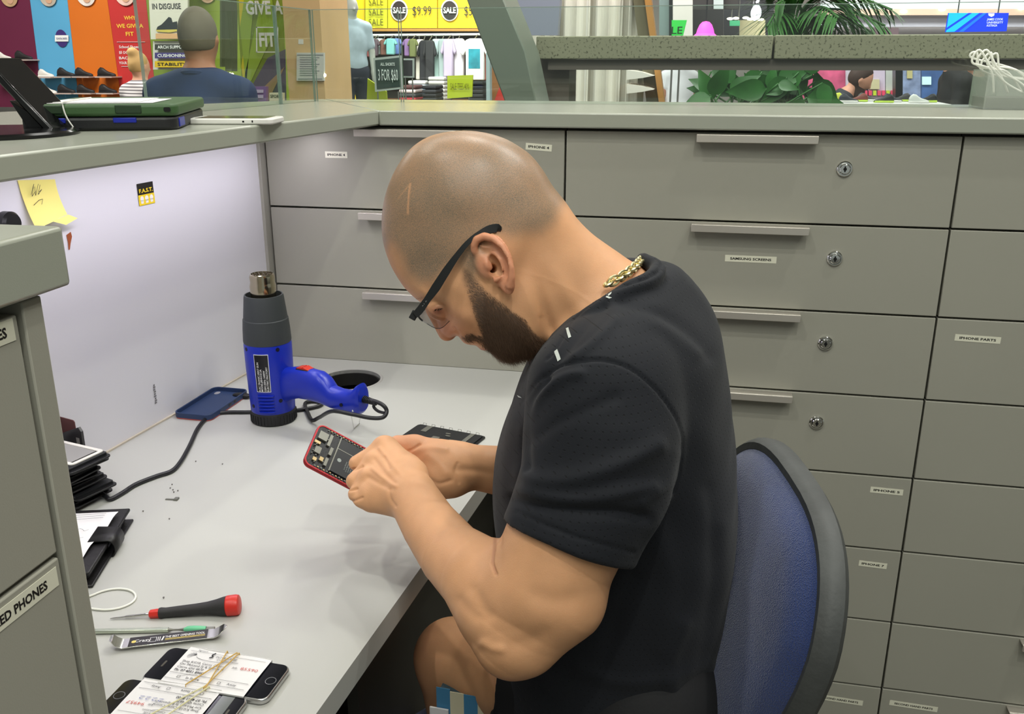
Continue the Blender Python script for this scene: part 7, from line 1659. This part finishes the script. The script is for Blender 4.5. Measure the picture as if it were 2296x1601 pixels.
p = floor_under(1835, 200, 6.9); tee_dk = C('charcoal tee', (44, 46, 54), .8)
figure('dark haired woman in a charcoal tee leaning over the shoe table', p, 1.50, math.radians(-8), {'lean': .42, 'headfwd': .03, 'arm': {1: ((.16, .2, .26), (.30, .16, .12)), -1: ((.10, .2, .22), (.26, .2, .02))}}, dict(skin=(206, 150, 126), topm=tee_dk, leg=(40, 40, 46), hair=(58, 38, 32), sleeve=.6), 'long')
p = floor_under(2172, 200, 6.7)
figure('man in a black tee stretching his forearm over the table at right', p, (dep(2170, 86, 6.7)[2]-FLZ)*1.03, math.radians(185), {'lean': .22, 'arm': {1: ((.10, .22, .20), (.36, .20, .17)), -1: ((.08, .22, .20), (.34, .18, .12))}}, dict(skin=(200, 148, 124), topm=C('black tee far', (28, 28, 30), .8), leg=(30, 30, 34), hair=(50, 38, 30), sleeve=.75))
p = floor_under(2165, 200, 11.5); figure('distant shopper in a pale shirt at the far right', p, 1.5, math.radians(-90), {}, dict(skin=(200, 150, 126), topm=C('pale tee far', (200, 204, 210), .8), leg=(70, 74, 84), hair=(40, 32, 30), sleeve=.5))
p = floor_under(2190, 200, 10.8); figure('distant shopper in dark clothes at the far right', p, 1.5, math.radians(-90), {}, dict(skin=(200, 150, 126), topm=C('black tee far', (28, 28, 30), .8), leg=(40, 40, 44), hair=(40, 32, 30), sleeve=.5))
# mannequin in the window
def mannequin():
    dM = 11.6; p = floor_under(795, 200, dM); top = dep(790, -7, dM)[2]; podium = top-1.86-FLZ
    t = tag(MB().lathe([(.34, FLZ), (.34, FLZ+podium-.001)], 28, 0, T(p[0], p[1], 0)).build('podium', C('podium white', (200, 198, 192)), smooth=True, origin=p), 'white round podium under the mannequin', 'podium')
    q = p+np.array([0, 0, podium]); g = figure('grey mannequin in a pale blue shirt and dark trousers', q, 1.86, math.radians(-50), {}, dict(skin=(176, 180, 172), topm=C('pale blue shirt', (176, 194, 206), .75, var=.2, vscale=8), leg=(40, 44, 58), hair=(0, 0, 0), sleeve=.75), None)
    g.name = 'mannequin'; g['category'] = 'mannequin'
mannequin()
# ---------------- slanted column, white ribbed panel, timber posts
t = thing('slanted_column', 'grey green slanted column beyond the glass, left of the stone beam', 'column', ctr(rect(1130, 220, 1205, 235), 2.75))
qx([(1024, -60), (1105, -60), (1178, 116), (1222, 320), (1166, 320)], 2.7, .22).build('shaft', C('column grey green', (124, 132, 120), .35, var=.1, vscale=1), t, bevel=.004)
one('fascia_panel', [(1100, -90), (1262, -90), (1250, 79), (1165, 79)], 3.7, .05, C('lavender panel', (150, 154, 172), .4), 'pale lavender panel between the slanted column and the white ribs', 'panel')
V = []; F = []; n = 60; p0_, p1_ = aty(1188, 100, 4.0), aty(1440, 100, 4.0)
for i in range(n+1):
    x = p0_[0]+(p1_[0]-p0_[0])*i/n; y = 4.0+.05*abs(math.sin(i*.55))**.5+(.07 if i % 17 > 12 else 0); V += [(x, y, FLZ), (x+.02, y, 2.4)]
for i in range(n): F.append((2*i, 2*i+2, 2*i+3, 2*i+1))
wp = MB().add(V, F).build('ribbed_panel', C('ribbed white', (244, 240, 230), .6), origin=(p0_[0], 4, FLZ)); sol = wp.modifiers.new('s', 'SOLIDIFY'); sol.thickness = .02
tag(wp, 'cream white ribbed panel behind the stone beam', 'panel')
for y in (165, 196):
    one('panel_fin', [(1405, y-8), (1440, y-3), (1465, y+5), (1440, y+10), (1405, y+14)], 3.8, .22, C('ribbed white', (212, 208, 194)), 'upper pointed white fin by the timber post' if y == 165 else 'lower pointed white fin by the timber post', 'fin')
one('timber_post', [(1412, -60), (1436, -60), (1482, 250), (1452, 250)], 3.95, .09, C('weathered post', (134, 128, 102), .6, var=.2, vscale=4), 'weathered grey slanted post beside the ribbed panel', 'post')
one('timber_post', [(1437, -60), (1452, -60), (1492, 250), (1480, 250)], 3.9, .09, C('orange timber', (196, 140, 74), .5, var=.15, vscale=5), 'orange slanted timber post right of the weathered one', 'post')
# stone beam
stone = bpy.data.materials.new('speckled stone'); stone.use_nodes = True; nt = stone.node_tree; bs = nt.nodes['Principled BSDF']; bs.inputs['Roughness'].default_value = .5
tc = nt.nodes.new('ShaderNodeTexCoord'); no = nt.nodes.new('ShaderNodeTexNoise'); no.inputs['Scale'].default_value = 130; no.inputs['Detail'].default_value = 3; cr = nt.nodes.new('ShaderNodeValToRGB')
cr.color_ramp.elements[0].position = .34; cr.color_ramp.elements[0].color = (*lin((84, 82, 62)), 1); cr.color_ramp.elements[1].position = .44; cr.color_ramp.elements[1].color = (*lin((142, 140, 116)), 1)
nt.links.new(tc.outputs['Object'], no.inputs['Vector']); nt.links.new(no.outputs[0], cr.inputs[0]); nt.links.new(cr.outputs[0], bs.inputs['Base Color'])
YBm = 2.95; z1_, z0_ = aty(1500, 80, YBm)[2], aty(1500, 132.5, YBm)[2]; xs_ = [aty(1202, 100, YBm)[0], aty(1735, 100, YBm)[0], aty(2900, 100, YBm)[0]]
for a, b_, lab in ((xs_[0], xs_[1]-.003, 'speckled stone beam segment left of the dark joint'), (xs_[1]+.003, xs_[2], 'speckled stone beam segment right of the dark joint')):
    tag(MB().box((a, YBm, z0_), (b_, YBm+.34, z1_)).build('stone_beam', stone, bevel=.003, origin=((a+b_)/2, YBm, z0_)), lab, 'stone beam')
z2_ = aty(1500, 157, YBm+.03)[2]
t = thing('beam_support', 'dark recessed steel rail carrying the stone beam', 'rail', ((xs_[0]+xs_[2])/2, YBm+.1, z2_))
MB().box((aty(1225, 140, YBm)[0], YBm+.03, z2_), (xs_[2], YBm+.30, z0_-.0005)).build('rail', C('support taupe', (120, 110, 102), .5), t)
for x in (aty(1160, 140, YBm)[0]+.1, xs_[2]-.1): MB().box((x-.05, YBm+.1, FLZ), (x+.05, YBm+.26, z2_ if x > 1 else z0_)).build('post', C('support taupe', (88, 82, 76)), t)
# planter and plants behind the beam
zp = .86; t = thing('planter_box', 'low stone planter behind the beam', 'planter', (.9, 4.2, FLZ)); xa, xb = aty(1500, 200, 3.9)[0], aty(1880, 200, 3.9)[0]
MB().box((xa, 3.85, FLZ), (xb, 4.6, zp)).build('planter_wall', C('planter grey', (110, 104, 94)), t); MB().box((xa+.03, 3.9, zp), (xb-.03, 4.55, zp+.02)).build('soil', C('soil', (46, 34, 24), .9), t)
leafm = mat('glossy dark leaf', (52, 108, 48), .35, var=.35, vscale=12); leaf2 = mat('palm leaf', (62, 112, 52), .4, var=.35, vscale=10)
def leafgeo(L, W, bend=.3, n=8):
    V = []; F = []
    for i in range(n+1):
        s = i/n; w_ = W*math.sin(math.pi*min(1, s*1.0)**.7)*(1-s*.25)+.0005; x = L*s; z = -bend*L*s*s
        V += [(x, -w_, z+.12*w_), (x, 0, z-.10*w_), (x, w_, z+.12*w_)]
    for i in range(n):
        a = 3*i; F += [(a, a+3, a+4, a+1), (a+1, a+4, a+5, a+2)]
    return V, F
rl = random.Random(11)
base = np.array([aty(1700, 220, 4.1)[0], 4.1, zp+.02])
pt2 = thing('leafy_plant', 'broad leaved dark green plant seen through the gap below the stone beam', 'plant', base)
for k in range(64):
    px_, py_ = rl.uniform(1585, 1850), rl.uniform(160, 225); yy = rl.uniform(3.95, 4.4); tip = aty(px_, py_, yy); L = rl.uniform(.08, .16); az = rl.uniform(0, 6.28); st_ = base+np.array([rl.uniform(-.35, .35), rl.uniform(-.1, .1), 0])
    Ml = basis(tip, (math.cos(az), rl.uniform(-.4, .1), math.sin(az)*.8), (-math.sin(az), rl.uniform(-.5, .5), math.cos(az)))
    b = MB(); V, F = leafgeo(L, L*.30); b.add(V, F, 0, Ml); b.tube(spline([st_, (st_+tip)/2+np.array([0, 0, .05]), tip], 4), .004, 5); b.build('leaf', leafm, pt2, smooth='all')
pb3 = np.array([aty(1792, 80, 4.25)[0], 4.25, zp+.02]); pl_ = thing('palm', 'palm with arching fronds rising above the stone beam', 'plant', pb3)
crown = [(1775, 60), (1800, 40), (1760, 50), (1815, 70)]
for k, (ex, ey, sx_, sy_) in enumerate([(2000, 22, 1800, 20), (1985, 58, 1805, 45), (1960, 78, 1810, 60), (1935, -20, 1795, 0), (1900, 90, 1800, 60), (1870, -60, 1780, 10), (1722, -20, 1765, 40), (1740, 10, 1770, 60), (1800, -80, 1775, 20), (1850, 85, 1790, 55), (1760, -70, 1770, 10), (1835, 95, 1785, 70), (1745, 85, 1770, 60), (1770, 92, 1775, 60), (1720, 60, 1762, 50), (1905, 10, 1800, 30), (1880, 40, 1800, 50), (1700, -60, 1760, 30)]):
    yk = 4.25+rl.uniform(-.25, .25); a = pb3+np.array([rl.uniform(-.05, .05), rl.uniform(-.05, .05), 0]); mid = aty(sx_, sy_, 4.25); end = aty(ex, ey, yk); top_ = (mid+end)/2+np.array([0, 0, .05]); path_ = spline([a, (a+mid)/2, mid, top_, end], 8)
    b = MB(); b.tube(path_, .005, 6)
    m0 = len(path_)//2-2; m = len(path_)
    for i in range(m0, m-1):
        for rep in (0,):
            q = path_[i]*(1-rep)+path_[i+1]*rep; tg_ = path_[i+1]-path_[i]; tg_ /= np.linalg.norm(tg_); fr_ = (i+rep-m0)/(m-m0); L = .17*math.sin(math.pi*(.15+.8*fr_))+.03
            for sd in (1, -1):
                sv_ = np.cross(tg_, [0, 0, 1])*sd+tg_*.9+np.array([0, 0, -.25+rl.uniform(-.2, .2)]); V, F = leafgeo(L, .0060, .25, 4); b.add(V, F, 0, basis(q, sv_, np.cross([0, 0, 1], sv_)))
    b.build('frond', leaf2, pl_, smooth='all')
# ---------------- things above the beam, centre right
one('shop_glass_panel', rect(1478, -90, 1506, 79), 8.2, .04, C('teal grey glass', (120, 138, 136), .2), 'teal grey shopfront strip right of the timber posts', 'window panel')
one('shop_upright', rect(1500, -90, 1508, 150), 8.1, .08, C('upright black', (30, 36, 36), .3), 'black shopfront upright left of the green sign', 'upright')
one('wall_panel', rect(1508.5, -90, 1553, 150), 9, .06, C('wall panel white', (206, 202, 196), .6), 'white wall strip behind the green sign', 'wall panel')
b = qx([(1506, 45), (1540, 45), (1528, 95), (1506, 95)], 7.6, .03); wtext(b, 'LE', 1518, 68, 17, 7.6, 1, 24, .03, .01)
ob_ = tag(b.build('sign', [C('vivid green', (60, 214, 84), .5), C('green ink', (20, 60, 30))], origin=ctr(rect(1506, 45, 1540, 80), 7.6)), 'vivid green sign with the letters LE above the beam', 'sign'); rods(ob_, rect(1506, 45, 1530, 90), 7.6, True)
one('wall_panel', rect(1549, 21, 1622, 95), 9.4, .06, C('dark wall', (44, 42, 44), .5), 'dark wall square behind the pink lamp', 'wall panel')
one('wall_panel', rect(1553.5, -90, 1655, 20), 9.6, .06, C('dark wall upper', (58, 56, 56), .5), 'dark wall strip above the pink lamp', 'wall panel')
one('wall_panel', rect(1600, -90, 1622, 20), 9.5, .04, C('pale wall strip', (190, 200, 200), .5), 'pale narrow strip over the dark wall', 'wall panel')
one('wall_panel', rect(1622.5, -40, 1735, 95), 10.4, .06, C('charcoal wall', (66, 66, 72), .5), 'charcoal wall behind the glowing fruit sign', 'wall panel')
one('wall_panel', rect(1658, 45, 1716, 95), 9.9, .06, C('cream wall', (226, 216, 176), .6), 'cream lit wall below the glowing fruit sign', 'wall panel')
pk = thing('pendant_lamp', 'glowing pink bell shaped lamp just above the stone beam', 'lamp', aty(1581, 82, 7.8)); q = aty(1581, 80, 7.8); k = 7.8/FL*1.03
MB().lathe([(23*k, 0), (18*k, 4*k), (16*k, 12*k), (12*k, 21*k), (7*k, 26*k), (.01*k, 27.5*k)], 32, 0, T(*q)).build('lamp_shade', C('pink glow', (255, 70, 190), emit=1.6), pk, smooth=True)
MB().sph(q+np.array([0, -.03, .015]), 8*k).build('bulb', C('pink white glow', (255, 225, 250), emit=5), pk, smooth='all')
MB().tube([q+np.array([0, 0, 27*k]), np.array([q[0], q[1], 4.449])], .006, 6).build('cord', dark_t, pk)
ag = MB(); q = aty(1695, 28, 8.8); k = 8.8/FL
V = [(.95*math.cos(a)*(1+.10*math.cos(2*a)), 1.15*math.sin(a)-.10*abs(math.cos(a))+(.0 if math.sin(a) < 0 else -.12*math.exp(-(math.cos(a)*3)**2))) for a in np.linspace(0, 2*math.pi, 37)[:-1]]
V = [(x*10*k, y*14*k) for x, y in V]; M = basis(q, (1, 0, 0), (0, 0, 1)); ag.prism(V, 0, .04, 0, M)
ag.prism([(x*k, y*k) for x, y in [(-1, 17), (3, 18), (5, 23), (4, 26), (0, 24), (-2, 20)]], 0, .04, 0, M)
ob_ = tag(ag.build('glowing_sign', C('fruit glow', (240, 246, 255), emit=3), origin=q), 'white glowing fruit shaped sign above the cream wall', 'sign'); rods(ob_, rect(1686, 14, 1704, 40), 8.8, False)
b = qx(rect(1636, 46, 1659, 58), 9.6, .03); ob_ = tag(b.build('exit_sign', C('exit green', (60, 150, 110), .5, emit=.5), origin=ctr(rect(1636, 46, 1659, 58), 9.6)), 'small green exit sign left of the cream wall', 'sign'); rods(ob_, rect(1636, 46, 1659, 58), 9.6, False)
for i, (x, y) in enumerate([(1637, 42), (1672, 40), (1682, 43), (1706, 44), (1650, 41)]):
    tag(MB().sph(aty(x, y, 9.5), (.030, .03, .012)).build('ceiling_spot', C('spot glow', (255, 244, 214), emit=6), smooth='all', origin=aty(x, y, 9.5)), ['first', 'third', 'fourth', 'fifth', 'second'][i]+' small warm ceiling spot from the left above the cream wall', 'light', 'warm ceiling spots above the cream wall')
# upper right: fascia, downlights, screen
one('fascia_panel', rect(1840, -120, 2500, 26), 17, .1, C('fascia pale blue', (204, 214, 218), .6), 'pale blue upper fascia of the far shops at right', 'fascia')
one('fascia_panel', rect(1840, 20, 2500, 34), 16.6, .1, C('fascia peach', (206, 172, 154), .6), 'peach band carrying the downlights at right', 'fascia')
one('fascia_panel', rect(1840, 34.5, 2500, 60), 16.8, .1, C('fascia lilac', (196, 192, 208), .6), 'lilac white fascia behind the blue screen', 'fascia')
one('fascia_panel', rect(1840, 60.5, 2500, 150), 17.2, .1, C('fascia mauve', (168, 158, 162), .6), 'mauve shop wall under the lilac fascia', 'fascia')
one('fascia_panel', rect(1955, 62, 2015, 90), 16.4, .1, C('fascia plum', (90, 70, 78), .6), 'dark plum panel left of the blue screen, above the beam', 'panel')
for x, y in [(2026, 26), (2112, 21), (2290, 18), (1690, -20)][:3]:
    tag(MB().sph(aty(x, y, 16.59), (.055, .02, .03)).build('downlight', C('downlight glow', (255, 246, 226), emit=8), smooth='all', origin=aty(x, y, 16)), {2026: 'leftmost', 2112: 'middle', 2290: 'rightmost'}[x]+' small round downlight on the peach band', 'light', 'downlights on the peach band')
b = qx([(2128, 29), (2262, 29), (2257, 70), (2121, 72)], 11.5, .05)
for pix, mi in [([(2128, 29), (2172, 29), (2123, 62)], 1), ([(2180, 29), (2196, 29), (2140, 71), (2121, 72), (2122, 68)], 1), ([(2205, 29), (2213, 29), (2160, 71), (2150, 71)], 2)]: qx(pix, 11.49-.004*mi, .003, b, mi)
for s, y, w_ in (('JAMES COOK', 44, 36), ('UNIVERSITY', 50.5, 36), ('AUSTRALIA', 57, 24)): wtext(b, s, 2231 if w_ == 36 else 2224, y, 5, 11.5, 3, w_, .03, .01)
qx([(2216, 30), (2230, 30), (2229, 35), (2223, 38), (2217, 35)], 11.47, .003, b, 3)
ob_ = tag(b.build('advert_screen', [C('screen blue', (16, 60, 232), emit=.85), C('screen cyan', (20, 190, 246), emit=.85), C('screen azure', (20, 120, 240), emit=.85), C('screen white', (235, 240, 255), emit=.9)], origin=ctr(rect(2121, 29, 2262, 72), 11.5)), 'bright blue advertising screen with white university lettering', 'screen'); rods(ob_, rect(2128, 29, 2257, 70), 11.5, False)
# lower right: shop seen through the gap
one('shop_display', [(1800, 150), (1896, 150), (1896, 460), (1800, 460)], 9.3, .05, C('pink display', (222, 96, 140), .6, var=.5, vscale=6), 'pink display wall behind the leaning woman', 'display')
cols = [(1897, 1930, (206, 196, 214)), (1931, 1946, (40, 36, 42)), (1947, 1985, (212, 196, 222)), (1986, 2010, (196, 200, 198))]
for k, (a, b_, c_) in enumerate(cols): one('shop_display', rect(a, 150, b_-.5, 470), 9.2, .05, C('display '+str(c_), c_, .6, var=.15, vscale=5), ['pale lilac display right of the leaning woman', 'narrow black display strip', 'lilac white display with cream price cards', 'pale grey display beside the black column'][k], 'display')
one('price_card', rect(1948, 178, 1972, 200), 9.168, .03, C('card cream', (206, 196, 160)), 'cream price card on the lilac display', 'card')
for k in range(11): one('price_tag', rect(1898+k*10, 203, 1905+k*10, 214), 9.168, .03, C('tag pink', (232, 74, 110)) if k % 3 else C('tag lime', (196, 214, 60)), ('small pink tag hanging below the lilac displays' if k % 3 else 'small lime tag hanging below the lilac displays'), 'tag', 'bright tags below the lilac displays')
one('shop_display', rect(1896, 200, 2010, 470), 9.4, .05, C('display dark base', (60, 50, 60)), 'dark base below the lilac displays', 'display')
one('column', rect(2008, 150, 2024, 500), 8.8, .15, C('column black', (22, 24, 28), .3), 'black column seen through the gap under the beam', 'column')
one('shop_display', rect(2024.5, 150, 2066, 440), 10, .05, C('display blue white', (160, 176, 216), .4, var=.5, vscale=9), 'blue white lit display right of the black column', 'display')
one('shop_display', rect(2066.5, 150, 2120, 455), 9.6, .05, C('display blue', (76, 110, 172), .5, var=.4, vscale=5), 'blue display with posters behind the outstretched forearm', 'display')
one('poster', rect(2034, 158, 2046, 176), 9.978, .02, C('poster cream2', (206, 196, 140)), 'small cream poster in the blue display', 'poster')
one('poster', rect(2068, 172, 2088, 190), 9.578, .02, C('poster aqua', (190, 226, 226), emit=.6), 'glowing aqua white screen beside the forearm', 'screen')
# table full of shoes
YT = 6.0; zt_ = aty(1950, 231, YT)[2]; xa, xb = aty(1800, 230, YT)[0], aty(2125, 230, YT)[0]
t = thing('display_table', 'table crowded with sport shoes under the stone beam', 'table', ((xa+xb)/2, YT+.3, FLZ)); MB().box((xa, YT-.1, zt_-.04), (xb, YT+.6, zt_)).build('table_top', C('table white', (200, 200, 200)), t)
for x in (xa+.05, xb-.05): MB().box((x-.03, YT, FLZ), (x+.03, YT+.5, zt_-.04)).build('leg', C('table white', (200, 200, 200)), t)
sc2 = [((170, 200, 60), 'lime'), ((40, 44, 54), 'dark navy'), ((206, 210, 206), 'pale grey'), ((120, 60, 50), 'rust'), ((60, 60, 62), 'charcoal'), ((196, 206, 70), 'yellow green'), ((34, 34, 36), 'black')]
order = [0, 2, 5, 1, 3, 4, 6, 1, 4, 2, 6]
for k, ci in enumerate(order):
    x = 1822+k*26; p = np.array([aty(x, 228, YT+.1)[0], YT+.05+.10*(k % 3), zt_+.001]); c_, nm = sc2[ci]
    shoe(p, .115, c_, (220, 220, 216) if k % 2 else (190, 220, 80), '%s sport shoe, %s on the shoe table from the left' % (nm, ['first', 'second', 'third', 'fourth', 'fifth', 'sixth', 'seventh', 'eighth', 'ninth', 'tenth', 'eleventh'][k]), 1 if k % 2 else -1, 'sport shoes on the table')
one('low_wall', rect(1290, 224, 1600, 260), 3.6, .1, C('low wall pale', (190, 196, 190)), 'pale low wall just above the far ledge', 'wall panel') if False else None
